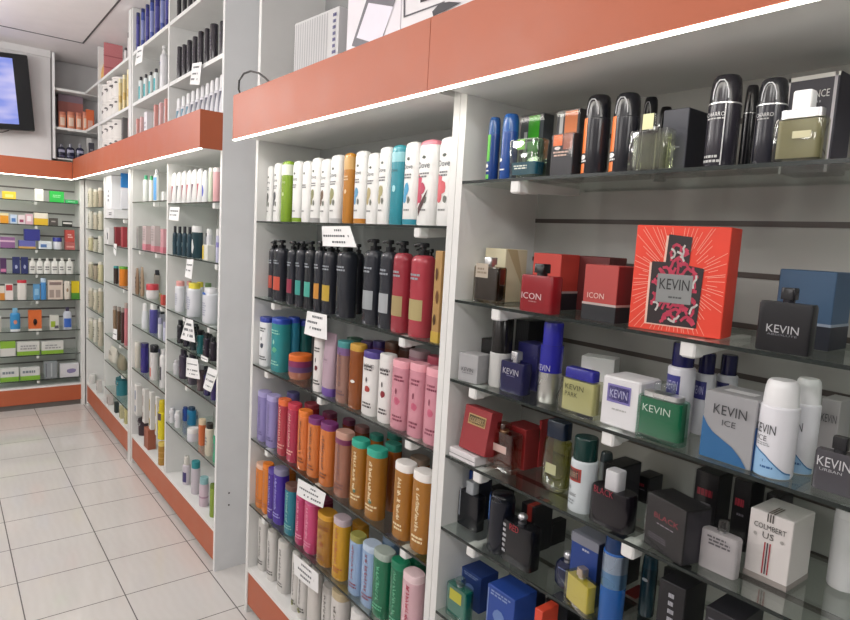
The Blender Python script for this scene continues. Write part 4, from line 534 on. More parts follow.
['carton','carton',1.035,.9106,1.1874,-1.5708,.0583,.05,.1008,'deep blue boxed scent behind the navy flask on third perfume shelf','box',None,{'body':'ca:2a2a6c','wrap':1}],
['perfume_bottle','perfume',.9639,.8985,1.1874,-1.5708,.0678,.0305,.0882,'navy square flask with a silver stopper on third perfume shelf','perfume bottle',None,{'body':'gl:1a1a48','ch':.25,'cw':.28,'cap':'me:c8c8cc','n':8,'txt':[('KEVIN',0,.52,.66,.14,'pl:b8b8c4')],'rows':[(-.2,.25,.4,.43,1,'pl:7878a0')]}],
['bottle','bottle',.9728,.8119,1.1874,-1.5708,.0463,.0463,.1628,'silver deodorant with a violet-blue upper half on third perfume shelf','bottle',None,{'body':'me:c8c8c4','cap':'gl:2c2ca0','ch':.28,'cs':'flat','cw':.86,'sh':.02,'n':2,'band':[(.38,.72,'gl:2a2a98',1.01,'sleeve')],'txt':[('KEVIN',-.02,.44,.66,.075,'pl:b8b8d0')]}],
['carton','carton',1.0892,.7771,1.1874,-1.2051,.0693,.045,.0912,'white carton behind the yellow flask with blue shoulder on third perfume shelf','box',None,{'body':'ca:f2f2f2','lab':[(-.5,0,0,.55,'ca:2c2c6a')],'top':{}}],
['perfume_bottle','perfume',.9493,.715,1.1874,-1.5708,.0859,.03,.0888,'yellow glass flask with a wide blue cap on third perfume shelf','perfume bottle',None,{'body':'tg:f0f0e0','liq':'pl:c2c094','lh':.95,'ch':.22,'cw':.78,'cd':.8,'cap':'gl:2c2c90','col':0,'n':10,'txt':[('KEVIN',-.05,.6,.5,.11,'pl:50503c'),('PARK',-.12,.44,.34,.1,'pl:50503c')]}],
['carton','carton',.9753,.6249,1.1874,-1.5508,.0758,.07,.0901,'white carton with a violet name plate on third perfume shelf','box',None,{'body':'ca:e2e1e4','lab':[(-.34,.28,.5,.86,'ca:8078b8'),(-.3,.24,.54,.82,'ca:3a3a8c')],'txt':[('KEVIN',-.03,.68,.46,.16,'ca:b8b8e0')],'rows':[(-.2,.2,.34,.4,1,'ca:b8b8b8')],'r':.003}],
['perfume_bottle','perfume',.9479,.5451,1.1874,-1.5708,.0837,.0351,.0993,'green glass flask with a silver shoulder on third perfume shelf','perfume bottle',None,{'body':'tg:c8e8dc','liq':'gl:1f7a5a','lh':.96,'wall':.92,'ch':.26,'cw':.34,'cap':'tg:e8ecec','colm':'me:e0e0e0','colw':.8,'n':5,'ch2':.3,'txt':[('KEVIN',-.02,.55,.6,.12,'pl:b8d0c4')]}],
['bottle','bottle',1.0077,.5518,1.1874,-1.5708,.0454,.0454,.1622,'white deodorant with navy cap and violet plate on third perfume shelf','bottle',None,{'body':'pl:e4e4ec','cap':'gl:1c1c58','ch':.25,'cs':'flat','cw':.8,'sh':.03,'n':2,'lab':[(-.42,.22,.44,.66,'pl:3c3c8c')],'txt':[('KEVIN',-.08,.55,.46,.1,'pl:c0c0e4')]}],
['bottle','bottle',1.057,.5341,1.1874,-1.5708,.0341,.0341,.1445,'white deodorant with a navy cap on third perfume shelf','bottle',None,{'body':'pl:dcdce4','cap':'gl:1c1c50','ch':.25,'cs':'flat','cw':.8,'sh':.03,'n':2,'lab':[(-.42,.3,.44,.66,'pl:3c3c80')],'txt':[('KEVIN',-.06,.55,.5,.1,'pl:c0c0e4')]}],
['bottle','bottle',1.097,.5145,1.1874,-1.5708,.034,.034,.1417,'white deodorant with a dark cap at the back on third perfume shelf','bottle',None,{'body':'pl:d4d4dc','cap':'gl:202048','ch':.25,'cs':'flat','cw':.8,'sh':.03,'n':2,'lab':[(-.42,.3,.44,.66,'pl:34346c')],'txt':[('KEVIN',-.06,.55,.5,.1,'pl:b0b0d4')]}],
['carton','carton',.9759,.4313,1.1874,-1.5841,.0794,.075,.1058,'silver carton with a blue wave at its foot on third perfume shelf','box',None,{'body':'ca:9c9c9f','wave':[([(-.5,.62),(-.4,.5),(-.28,.41),(-.1,.34),(.12,.26),(.3,.14),(.42,.02)],.01,'ca:2c6496')],'txt':[('KEVIN',.02,.76,.64,.14,'ca:3c3c40'),('ICE',.02,.58,.26,.085,'ca:4c4c50')],'side':{'lab':[(-.5,.5,0,.62,'ca:2c5c94')]},'top':{'lab':[(-.3,.3,.3,.6,'ca:d8d8da')]}}],
['bottle','bottle',.9575,.369,1.1874,-1.5708,.0524,.0525,.1414,'white deodorant with pale blue wave beside the silver carton on third perfume shelf','bottle',None,{'body':'pl:e4e4ea','cap':'pl:eeeef0','ch':.26,'cs':'spray','cw':.9,'sh':.03,'n':2,'txt':[('KEVIN',-.16,.5,.62,.095,'pl:404448'),('ICE',-.2,.4,.28,.055,'pl:505458')],'rows':[(-.4,.05,.32,.36,2,'pl:a0a4a8'),(-.2,.25,.09,.13,1,'pl:2c5c94')],'wave':[([(-.49,.305),(-.3,.285),(-.05,.235),(.2,.155),(.4,.085),(.49,.065)],.03,'pl:3c74a8'),([(-.49,.29),(-.3,.27),(-.05,.22),(.2,.14),(.4,.07),(.49,.05)],.01,'pl:94bce0')],'dot':[(-.1,.17,.09,.02,'pl:2c5c94')]}],
['bottle','bottle',1.0108,.3546,1.1874,-1.5708,.0399,.0399,.1416,'white deodorant with pale blue wave partly behind its twin on third perfume shelf','bottle',None,{'body':'pl:e4e4ea','cap':'pl:eeeef0','ch':.26,'cs':'spray','cw':.9,'sh':.03,'n':2,'txt':[('KEVIN',-.16,.5,.62,.095,'pl:404448'),('ICE',-.2,.4,.28,.055,'pl:505458')],'rows':[(-.4,.05,.32,.36,2,'pl:a0a4a8'),(-.2,.25,.09,.13,1,'pl:2c5c94')],'wave':[([(-.49,.305),(-.3,.285),(-.05,.235),(.2,.155),(.4,.085),(.49,.065)],.03,'pl:3c74a8'),([(-.49,.29),(-.3,.27),(-.05,.22),(.2,.14),(.4,.07),(.49,.05)],.01,'pl:94bce0')],'dot':[(-.1,.17,.09,.02,'pl:2c5c94')]}],
['carton','carton',1.095,.3418,1.1874,-1.5708,.026,.05,.1055,'pale grey carton at the back on third perfume shelf','box',None,{'body':'ca:b4b0b2','txt':[('KEVIN',0,.72,.8,.12,'ca:505054')]}],
['perfume_bottle','perfume',.9626,.2893,1.1874,-1.5708,.0553,.0166,.0788,'smoky grey square flask with a dark stopper on third perfume shelf','perfume bottle',None,{'body':'gl:4a484e','ch':.28,'cw':.34,'cap':'gl:1c1c20','colm':'gl:303034','n':8,'txt':[('KEVIN',-.05,.52,.74,.17,'pl:c8c8cc'),('URBAN',-.1,.38,.5,.05,'pl:b0b0b4')]}],
['carton','carton',.954,1.0081,1.0054,-1.5708,.0881,.06,.022,'flat white carton lying by the upright on fourth perfume shelf','box',None,{'body':'ca:dcd8da','lab':[(-.5,.5,.45,.5,'ca:5a5a60')]}],
['carton','carton',.9495,.9874,1.0299,-1.5708,.0869,.035,.0997,'brick-red carton leaning back with a green plate on fourth perfume shelf','box',None,{'body':'ca:983438','lab':[(-.3,.35,.6,.84,'ca:b89868'),(-.27,.32,.63,.81,'ca:2c4034')],'txt':[('COLBERT',.02,.72,.5,.1,'ca:c8b088')]},(-.16,0)],
['carton','carton',1.035,.925,1.0054,-1.5708,.064,.06,.092,'dark red carton behind the pink flask on fourth perfume shelf','box',None,{'body':'ca:902a2c','lab':[(-.4,.4,.5,.9,'ca:7c2428')]}],
['perfume_bottle','perfume',.9751,.9296,1.0054,-1.5708,.0855,.0342,.1039,'pink-tinted glass flask with a pale label on fourth perfume shelf','perfume bottle',None,{'body':'tg:f4e8e0','liq':'lq:e8b4a4','lh':.92,'ch':.17,'cw':.3,'cap':'tg:e0b8a8','colm':'me:d8b890','n':10,'lab':[(-.2,.3,.4,.56,'pl:d8b8b0')]}],
['carton','carton',1.075,.8934,1.0054,-1.5708,.006,.05,.109,'narrow red carton with a dark green plate on fourth perfume shelf','box',None,{'body':'ca:a83034','lab':[(-.45,.4,.55,.8,'ca:1c3828')]}],
['perfume_bottle','perfume',.9881,.7886,1.0054,-1.5708,.0677,.0372,.1447,'tall pale yellow flask with a navy cap on fourth perfume shelf','perfume bottle',None,{'body':'tg:f0f0dc','liq':'lq:dcdcac','lh':.95,'ch':.24,'cw':.7,'cap':'gl:182438','col':0,'n':4,'shape':'oval','lab':[(-.2,.2,.25,.4,'pl:b8b890')]}],
['bottle','bottle',.9561,.6971,1.0054,-1.5708,.051,.051,.1428,'white deodorant with a green cap and red framed plate on fourth perfume shelf','bottle',None,{'body':'pl:d0d8dc','cap':'gl:103430','ch':.3,'cs':'flat','cw':.88,'sh':.03,'n':2,'lab':[(-.48,.22,.42,.6,'pl:a03830'),(-.46,.17,.445,.575,'pl:28302c')],'txt':[('COLBERT',-.14,.51,.48,.07,'pl:a8a088'),('Be',-.26,.34,.2,.07,'pl:303438'),('Classic',-.12,.25,.44,.06,'pl:303438')],'rows':[(-.4,.1,.1,.18,2,'pl:98a0a4')]}],
['bottle','bottle',1.0329,.7029,1.0054,-1.5708,.0257,.0257,.0985,'pale can behind the green capped deodorant on fourth perfume shelf','bottle',None,{'body':'gl:7c8488','cap':'gl:404c50','ch':.2,'cs':'spray','cw':.97,'sh':.025,'n':2}],
['carton','carton',1.045,.6733,1.0054,-1.5708,.0386,.07,.0854,'black filmed carton behind the dark flask on fourth perfume shelf','box',None,{'body':'ca:121014','wrap':1,'rows':[(-.35,.3,.58,.78,1,'ca:a02c3c'),(-.2,.3,.48,.54,1,'ca:807c84')],'side':{'lab':[(-.46,.46,.03,.97,'ca:2a2830')]}}],
['carton','carton',1.115,.6567,1.0054,-1.5708,.0316,.05,.053,'black filmed carton further back on fourth perfume shelf','box',None,{'body':'ca:121014','wrap':1,'rows':[(-.35,.3,.58,.78,1,'ca:a02c3c'),(-.2,.3,.48,.54,1,'ca:807c84')],'side':{'lab':[(-.46,.46,.03,.97,'ca:2a2830')]}}],
['perfume_bottle','perfume',.9507,.6241,1.0054,-1.5708,.0839,.042,.1036,'large dark flask with a frosted grey stopper on fourth perfume shelf','perfume bottle',None,{'body':'gl:18141a','ch':.34,'cw':.34,'cap':'pl:c8c8cc','col':0,'n':4,'txt':[('BLACK',-.1,.62,.5,.12,'pl:8c2838')]}],
['carton','carton',.9584,.5058,1.0054,-1.8269,.0851,.055,.0912,'black filmed carton with red lettering at the shelf edge on fourth perfume shelf','box',None,{'body':'ca:141216','wrap':1,'txt':[('BLACK',.05,.66,.62,.1,'ca:94303c')],'rows':[(-.2,.35,.5,.54,1,'ca:8c8890'),(-.4,.1,.18,.3,3,'ca:5c5860')],'side':{'lab':[(-.46,.46,.03,.97,'ca:2c2a32')]}}],
['carton','carton',1.085,.5131,1.0054,-1.5708,.0426,.05,.1154,'black carton with red print in the back row, first from left on fourth perfume shelf','box','black carton with red print in the back row on fourth perfume shelf',{'body':'ca:121014','wrap':1,'rows':[(-.35,.3,.58,.78,1,'ca:a02c3c'),(-.2,.3,.48,.54,1,'ca:807c84')],'side':{'lab':[(-.46,.46,.03,.97,'ca:2a2830')]}}],
['carton','carton',1.085,.4514,1.0054,-1.5708,.0295,.05,.122,'black carton with red print in the back row, second from left on fourth perfume shelf','box','black carton with red print in the back row on fourth perfume shelf',{'body':'ca:121014','wrap':1,'rows':[(-.35,.3,.58,.78,1,'ca:a02c3c'),(-.2,.3,.48,.54,1,'ca:807c84')],'side':{'lab':[(-.46,.46,.03,.97,'ca:2a2830')]}}],
['carton','carton',1.105,.4099,1.0054,-1.5708,.0224,.05,.108,'black carton with red print in the back row, third from left on fourth perfume shelf','box','black carton with red print in the back row on fourth perfume shelf',{'body':'ca:121014','wrap':1,'rows':[(-.35,.3,.58,.78,1,'ca:a02c3c'),(-.2,.3,.48,.54,1,'ca:807c84')],'side':{'lab':[(-.46,.46,.03,.97,'ca:2a2830')]}}],
['perfume_bottle','perfume',.9614,.4321,1.0054,-1.5708,.0599,.021,.083,'frosted white flask with a clear cap on fourth perfume shelf','perfume bottle',None,{'body':'pl:a8a4a6','ch':.24,'cw':.22,'cap':'tg:d8d8d8','colm':'me:c0c0c0','n':5,'rows':[(-.32,.34,.5,.7,3,'pl:5a585c')]}],
['carton','carton',1.0274,.3738,1.0054,-1.5924,.0637,.075,.1092,'white carton with dark lettering and red stripes on fourth perfume shelf','box',None,{'body':'ca:dcd6d4','txt':[('COLMBERT',0,.8,.74,.075,'ca:34322f'),('US',-.02,.68,.26,.09,'ca:34322f')],'lab':[(-.09,-.06,.12,.58,'ca:a82c38'),(-.03,0,.12,.58,'ca:34323a'),(.03,.06,.12,.58,'ca:a82c38'),(-.09,-.06,.88,1,'ca:4a4440'),(-.03,0,.88,1,'ca:4a4440'),(.03,.06,.88,1,'ca:4a4440')],'dot':[(-.32,.66,.05,.03,'ca:a8a4a0'),(.3,.66,.05,.03,'ca:a8a4a0')],'band':[(0,.08,'ca:98908c')],'top':{'lab':[(-.09,-.06,0,.5,'ca:6a5c50'),(-.03,0,0,.5,'ca:6a5c50'),(.03,.06,0,.5,'ca:6a5c50')]}}],
['bottle','bottle',1.0877,.3,1.0054,-1.5708,.0448,.0448,.1234,'white cylinder standing past the striped carton on fourth perfume shelf','bottle',None,{'body':'pl:d8d8da','cap':'pl:dcdcde','ch':.1,'cs':'flat','cw':.97,'n':2}],
['carton','carton',1.025,1.0438,.8294,-1.5708,.0305,.05,.1254,'navy carton with a blue strip behind the black flask on fifth perfume shelf','box',None,{'body':'ca:1a1f30','lab':[(-.48,-.1,.45,.99,'ca:1f4a98')]}],
['perfume_bottle','perfume',.9803,1.024,.8294,-1.5708,.07,.028,.1123,'black flask with a frosted stopper by the upright on fifth perfume shelf','perfume bottle',None,{'body':'gl:0e1018','ch':.26,'cw':.36,'cap':'pl:b0b4b8','col':0,'n':8,'lab':[(-.42,-.34,.2,.8,'pl:8c9098')]}],
['bottle','bottle',.9604,.9058,.8294,-1.5708,.0569,.0569,.1306,'black can with a blue lettered strip on fifth perfume shelf','bottle',None,{'body':'gl:0e1220','cap':'gl:0c0e16','ch':.1,'cs':'spray','cw':.97,'sh':.025,'n':2,'trim':'pl:1a1e30','lab':[(-.48,-.2,.55,.97,'pl:1c4c94')],'rows':[(-.45,-.24,.58,.94,5,'pl:7ab0e0')]}],
['carton','carton',1.035,.8699,.8294,-1.5708,.041,.06,.1069,'black carton with a red stripe on top on fifth perfume shelf','box',None,{'body':'ca:16151a','lab':[(-.05,.3,.6,1,'ca:8c2c24')],'top':{'lab':[(-.05,.3,.02,.98,'ca:a03428')]}}],
['perfume_bottle','perfume',.9551,.8398,.8294,-1.5708,.0846,.0381,.1121,'black flask with red script and a steel ball stopper on fifth perfume shelf','perfume bottle',None,{'body':'gl:101016','ch':.2,'cw':.26,'cap':'me:d0d0d4','cs':'ball','colm':'me:909094','n':6,'txt':[('RED',-.05,.72,.3,.12,'pl:a82430')],'rows':[(-.44,-.3,.15,.75,6,'pl:b8b8bc')]}],
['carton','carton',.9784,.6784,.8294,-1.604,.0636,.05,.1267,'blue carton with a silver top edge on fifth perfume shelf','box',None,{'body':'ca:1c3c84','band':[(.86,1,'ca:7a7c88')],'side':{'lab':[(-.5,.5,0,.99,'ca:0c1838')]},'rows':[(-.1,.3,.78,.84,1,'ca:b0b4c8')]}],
['perfume_bottle','perfume',.9689,.7246,.8294,-1.5708,.0541,.027,.0757,'rounded navy flask with a steel ball stopper on fifth perfume shelf','perfume bottle',None,{'body':'gl:141c3c','ch':.3,'cw':.4,'cap':'me:c8c8d0','cs':'ball','colm':'me:a0a0a8','shape':'oval','n':3,'rows':[(-.3,.3,.5,.56,1,'pl:7080b0')]}],
['perfume_bottle','perfume',.9337,.6645,.8294,-1.8208,.0719,.0274,.079,'yellow glass flask with a small silver cap on fifth perfume shelf','perfume bottle',None,{'body':'tg:f0ecc0','liq':'pl:d2c85a','lh':.94,'wall':.85,'ch':.24,'cw':.24,'cap':'me:c8b8a8','n':12}],
['bottle','bottle',.9423,.6034,.8294,-1.5708,.0446,.0446,.1655,'spray can fading from silver to blue, dark cap on fifth perfume shelf','bottle',None,{'body':'gl:1f5ca8','cap':'gl:12305c','ch':.16,'cs':'flat','cw':.9,'n':2,'sh':.03,'band':[(.62,.82,'me:9cacc0'),(.45,.62,'me:6a90b8')]}],
['bottle','bottle',1.0243,.5826,.8294,-1.5708,.0286,.0286,.1163,'dark teal can with a pale dash on fifth perfume shelf','bottle',None,{'body':'gl:14303c','cap':'gl:1a3c4c','ch':.2,'cs':'spray','cw':.97,'sh':.025,'n':2,'dot':[(0,.62,.25,.03,'pl:b0b8c0')]}],
['carton','carton',1.075,.6339,.8294,-1.5708,.026,.05,.003,'low dark red carton at the back on fifth perfume shelf','box',None,{'body':'ca:6c1c1c'}],
['carton','carton',.967,.4879,.8294,-1.5708,.0464,.07,.1351,'black carton with upright silver lettering on fifth perfume shelf','box',None,{'body':'ca:141318','rows':[(-.1,.16,.2,.9,7,'ca:a8a8b0')]}],
['carton','carton',.972,.4039,.8294,-1.5708,.0532,.08,.1279,'black carton nearest the front end on fifth perfume shelf','box',None,{'body':'ca:1f1e24','lab':[(-.4,.4,.86,.88,'ca:6c6c74')]}],
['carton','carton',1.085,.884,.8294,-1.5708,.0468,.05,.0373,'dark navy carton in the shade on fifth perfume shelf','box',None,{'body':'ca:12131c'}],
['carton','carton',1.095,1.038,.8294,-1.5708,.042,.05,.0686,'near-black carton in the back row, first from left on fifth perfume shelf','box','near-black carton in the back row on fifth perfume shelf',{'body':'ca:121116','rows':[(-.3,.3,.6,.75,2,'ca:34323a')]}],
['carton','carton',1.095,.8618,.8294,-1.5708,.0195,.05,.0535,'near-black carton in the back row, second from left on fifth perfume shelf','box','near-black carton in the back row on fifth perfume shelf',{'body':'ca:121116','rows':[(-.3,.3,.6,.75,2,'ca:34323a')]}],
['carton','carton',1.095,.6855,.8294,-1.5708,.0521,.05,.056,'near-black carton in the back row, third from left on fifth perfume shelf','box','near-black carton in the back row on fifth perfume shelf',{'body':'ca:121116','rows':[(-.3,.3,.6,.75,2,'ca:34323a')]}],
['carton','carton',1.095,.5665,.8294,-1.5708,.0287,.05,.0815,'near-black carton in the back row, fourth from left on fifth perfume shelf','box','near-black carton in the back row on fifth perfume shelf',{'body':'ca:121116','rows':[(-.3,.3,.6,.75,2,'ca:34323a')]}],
['perfume_bottle','perfume',.9461,1.0073,.6174,-1.5708,.0704,.0282,.1,'teal glass flask with yellow label on sixth perfume shelf','perfume bottle',None,{'body':'tg:b0e0d8','liq':'gl:2a8c80','lh':.95,'wall':.92,'ch':.2,'cw':.26,'cap':'tg:d8e8e8','colm':'me:c0c0c0','n':8,'lab':[(-.28,.3,.45,.72,'pl:b8b83c')]}],
['carton','carton',1.025,1.0245,.6174,-1.5708,.069,.06,.0907,'dark blue patterned carton behind the teal flask on sixth perfume shelf','box',None,{'body':'ca:1f3c80','rows':[(-.4,.4,.86,.96,2,'ca:8ca0cc'),(-.4,0,.15,.3,2,'ca:8ca0cc')],'dot':[(0,.55,.25,.14,'ca:6c88c0')],'lab':[(-.46,-.43,.05,.95,'ca:8ca0cc')]}],
['carton','carton',.975,.8714,.6174,-1.5708,.0822,.07,.1365,'blue patterned carton in front on sixth perfume shelf','box',None,{'body':'ca:24489c','rows':[(-.4,.4,.86,.96,2,'ca:8ca0cc'),(-.4,0,.15,.3,2,'ca:8ca0cc')],'dot':[(0,.55,.25,.14,'ca:6c88c0')],'lab':[(-.46,-.43,.05,.95,'ca:8ca0cc')]}],
['carton','carton',.953,.7554,.6174,-1.5708,.0203,.05,.1607,'small red-orange and white carton on sixth perfume shelf','box',None,{'body':'ca:d84830','band':[(0,.75,'ca:e0dcd8')]}],
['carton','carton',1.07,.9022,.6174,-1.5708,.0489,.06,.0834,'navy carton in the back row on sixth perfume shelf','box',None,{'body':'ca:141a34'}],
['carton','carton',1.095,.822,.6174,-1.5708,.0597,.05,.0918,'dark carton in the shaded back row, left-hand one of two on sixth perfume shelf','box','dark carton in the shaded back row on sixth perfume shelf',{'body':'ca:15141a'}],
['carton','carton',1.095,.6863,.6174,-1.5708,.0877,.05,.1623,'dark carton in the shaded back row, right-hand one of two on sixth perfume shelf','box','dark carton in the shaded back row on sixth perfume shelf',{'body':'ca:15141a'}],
['wrapped_pack','carton',1.042,1.89,1.9609,-1.4908,.26,.14,.236,'clear-wrapped ribbed white pack on the deck above the orange fascia','pack',None,{'body':'ca:e4e4e4','lab':[(-.47,-.445,.02,.97,'ca:c4c4c6'),(-.415,-.39,.02,.97,'ca:c4c4c6'),(-.36,-.335,.02,.97,'ca:c4c4c6'),(-.305,-.28,.02,.97,'ca:c4c4c6'),(-.25,-.225,.02,.97,'ca:c4c4c6'),(-.195,-.17,.02,.97,'ca:c4c4c6'),(-.14,-.115,.02,.97,'ca:c4c4c6'),(-.085,-.06,.02,.97,'ca:c4c4c6'),(-.03,-.005,.02,.97,'ca:c4c4c6'),(.025,.05,.02,.97,'ca:c4c4c6'),(.08,.105,.02,.97,'ca:c4c4c6'),(.135,.16,.02,.97,'ca:c4c4c6'),(.19,.215,.02,.97,'ca:c4c4c6'),(.245,.27,.02,.97,'ca:c4c4c6')],'rows':[(.38,.46,.4,.95,7,'ca:50508c')],'wrap':1}],
['carton','carton',1.035,1.488,1.9609,-1.5708,.2652,.2,.4,'tall white carton printed with a grey tablet above the orange fascia','box','carton on upper deck over the orange fascia',{'body':'ca:f0ecf2','poly':[([(-.381,.183),(.137,.063),(.454,.413),(-.035,.538)],'ca:77757c'),([(-.284,.224),(.166,.117),(.383,.322),(-.077,.423)],'ca:f0edf8')]}],
['carton','carton',1.032,1.1478,1.9609,-1.5708,.4,.2,.4,'wide white carton with a dark drawing above the orange fascia','box','carton on upper deck over the orange fascia',{'body':'ca:f0edf0','poly':[([(-.468,.222),(-.064,.21),(-.065,.219),(-.469,.232)],'ca:55535a'),([(-.468,.222),(-.452,.222),(-.483,.572),(-.5,.576)],'ca:55535a'),([(-.297,.269),(-.18,.262),(-.186,.325),(-.305,.358)],'ca:3a383c'),([(-.161,.156),(-.051,.163),(.088,.172),(-.019,.204),(-.11,.216),(-.173,.187)],'ca:3c3a40')]}],
['bottle','bottle',.9489,3.3019,1.6124,-1.5708,.0423,.0338,.1556,'white leaf-print bottle, first from left on first shelf beside the grey panel','bottle','white leaf-print bottle on first shelf beside the grey panel',{'body':'pl:e8e8e8','cap':'pl:ececec','ch':.3,'cs':'round','cw':.98,'n':2.2,'poly':[([(-.45,.1),(-.1,.08),(.3,.55),(-.2,.55)],'pl:a03c4c')]}],
['bottle','bottle',.9486,3.2197,1.6124,-1.5708,.0415,.0332,.1554,'white leaf-print bottle, second from left on first shelf beside the grey panel','bottle','white leaf-print bottle on first shelf beside the grey panel',{'body':'pl:e8e8e8','cap':'pl:ececec','ch':.3,'cs':'round','cw':.98,'n':2.2,'poly':[([(-.45,.1),(-.1,.08),(.3,.55),(-.2,.55)],'pl:3c3c44')]}],
['bottle','bottle',.948,3.1376,1.6124,-1.5708,.04,.032,.155,'white leaf-print bottle, third from left on first shelf beside the grey panel','bottle','white leaf-print bottle on first shelf beside the grey panel',{'body':'pl:e8e8e8','cap':'pl:ececec','ch':.3,'cs':'round','cw':.98,'n':2.2,'poly':[([(-.45,.1),(-.1,.08),(.3,.55),(-.2,.55)],'pl:8c2c44')]}],
['bottle','bottle',.9479,3.061,1.6124,-1.5708,.0396,.0317,.1548,'white leaf-print bottle, fourth from left on first shelf beside the grey panel','bottle','white leaf-print bottle on first shelf beside the grey panel',{'body':'pl:e8e8e8','cap':'pl:ececec','ch':.3,'cs':'round','cw':.98,'n':2.2,'poly':[([(-.45,.1),(-.1,.08),(.3,.55),(-.2,.55)],'pl:b84c5c')]}],
['bottle','bottle',.9486,2.986,1.6124,-1.5708,.0416,.0333,.1546,'white leaf-print bottle, fifth from left on first shelf beside the grey panel','bottle','white leaf-print bottle on first shelf beside the grey panel',{'body':'pl:e8e8e8','cap':'pl:ececec','ch':.3,'cs':'round','cw':.98,'n':2.2,'poly':[([(-.45,.1),(-.1,.08),(.3,.55),(-.2,.55)],'pl:5c3c54')]}],
['bottle','bottle',.9482,2.9073,1.6124,-1.5708,.0405,.0324,.1539,'white leaf-print bottle, sixth from left on first shelf beside the grey panel','bottle','white leaf-print bottle on first shelf beside the grey panel',{'body':'pl:e8e8e8','cap':'pl:ececec','ch':.3,'cs':'round','cw':.98,'n':2.2,'poly':[([(-.45,.1),(-.1,.08),(.3,.55),(-.2,.55)],'pl:b04454')]}],
['bottle','bottle',.9468,2.8378,1.6124,-1.5708,.0369,.0295,.1434,'white bottle with a violet-blue drop on first shelf beside the grey panel','bottle',None,{'body':'pl:e4e6e8','cap':'pl:e8e8e8','ch':.25,'cs':'round','cw':.8,'n':2.2,'dot':[(0,.35,.3,.2,'pl:4c5cc0')]}],
['bottle','bottle',.9427,2.7546,1.6124,-1.5708,.0268,.0214,.1471,'pale green bottle on first shelf beside the grey panel','bottle',None,{'body':'pl:c8d4c0','cap':'pl:e0e4dc','ch':.12}],
['bottle','bottle',.9472,2.6954,1.6124,-1.5708,.0379,.0303,.1444,'pink bottle with a white cap on first shelf beside the grey panel','bottle',None,{'body':'pl:dca8ac','cap':'pl:e8e0e0','ch':.12}],
['bottle','bottle',.9431,3.2781,1.3554,-1.5708,.0278,.0222,.1443,'dark teal bottle, first from left on second shelf beside the grey panel','bottle','dark teal bottle on second shelf beside the grey panel',{'body':'gl:2c4450','cap':'gl:2c2c34','ch':.22,'cs':'flat','cw':.6,'sh':.1,'n':2.2,'dot':[(-.1,.4,.25,.1,'pl:7898a0')]}],
['bottle','bottle',.9441,3.2022,1.3554,-1.5708,.0302,.0241,.1432,'dark teal bottle, second from left on second shelf beside the grey panel','bottle','dark teal bottle on second shelf beside the grey panel',{'body':'gl:2c4450','cap':'gl:2c2c34','ch':.22,'cs':'flat','cw':.6,'sh':.1,'n':2.2,'dot':[(-.1,.4,.25,.1,'pl:7898a0')]}],
['bottle','bottle',.9439,3.1216,1.3554,-1.5708,.0297,.0238,.1446,'dark teal bottle, third from left on second shelf beside the grey panel','bottle','dark teal bottle on second shelf beside the grey panel',{'body':'gl:2c4450','cap':'gl:2c2c34','ch':.22,'cs':'flat','cw':.6,'sh':.1,'n':2.2,'dot':[(-.1,.4,.25,.1,'pl:7898a0')]}],
['bottle','bottle',.9438,3.0436,1.3554,-1.5708,.029,.0236,.1436,'dark teal bottle, fourth from left on second shelf beside the grey panel','bottle','dark teal bottle on second shelf beside the grey panel',{'body':'gl:2c4450','cap':'gl:2c2c34','ch':.22,'cs':'flat','cw':.6,'sh':.1,'n':2.2,'dot':[(-.1,.4,.25,.1,'pl:7898a0')]}],
['bottle','bottle',.9579,2.974,1.3554,-1.5708,.0517,.0517,.1503,'teal-black bottle with a large white lid on second shelf beside the grey panel','bottle',None,{'body':'gl:244048','cap':'pl:dcdcdc','ch':.2,'cs':'flat','n':2,'dot':[(.1,.35,.2,.25,'pl:d8dcdc')]}],
['carton','carton',.9486,2.7894,1.3554,-1.5708,.0662,.0331,.0686,'low white carton with a yellow edge on second shelf beside the grey panel','box',None,{'body':'ca:dcdcd4','lab':[(-.48,-.2,.05,.95,'ca:d8c030')]}],
['bottle','bottle',.9875,2.895,1.3554,-1.5708,.0312,.0249,.1396,'small white bottle above the yellow carton on second shelf beside the grey panel','bottle',None,{'body':'pl:d8d8dc','cap':'pl:e4e4e4','ch':.2}],
['bottle','bottle',.9396,2.6482,1.3554,-1.5708,.0191,.0153,.1421,'white bottle with a violet band beside the panel on second shelf beside the grey panel','bottle',None,{'body':'pl:c8c8e0','cap':'pl:e4e4e4','ch':.2,'band':[(.45,.6,'pl:8c88c8')]}],
['bottle','bottle',.9548,3.2191,1.0724,-1.5708,.0651,.0456,.1531,'white bottle with a salmon cap on third shelf beside the grey panel','bottle',None,{'body':'pl:dcdee4','cap':'pl:e0a09c','ch':.16,'cs':'flat','cw':.8,'sh':.06,'n':2.4,'rows':[(-.3,.3,.2,.6,6,'pl:a8acc0')]}],
['bottle','bottle',.9632,3.0223,1.0724,-1.5708,.089,.0623,.1606,'white bottle with a yellow cap on third shelf beside the grey panel','bottle',None,{'body':'pl:dcdee4','cap':'pl:e4d43c','ch':.16,'cs':'flat','cw':.8,'sh':.06,'n':2.4,'rows':[(-.3,.3,.2,.6,6,'pl:a8acc0')]}],
['bottle','bottle',.9643,2.7968,1.0724,-1.5708,.0922,.0645,.158,'wide white bottle with a blue and white cap on third shelf beside the grey panel','bottle',None,{'body':'pl:dcdee4','cap':'pl:e8e8ec','ch':.16,'cs':'flat','cw':.8,'sh':.06,'n':2.4,'rows':[(-.3,.3,.2,.6,6,'pl:a8acc0')],'dot':[(0,.84,.3,.04,'pl:2c6cc8')]}],
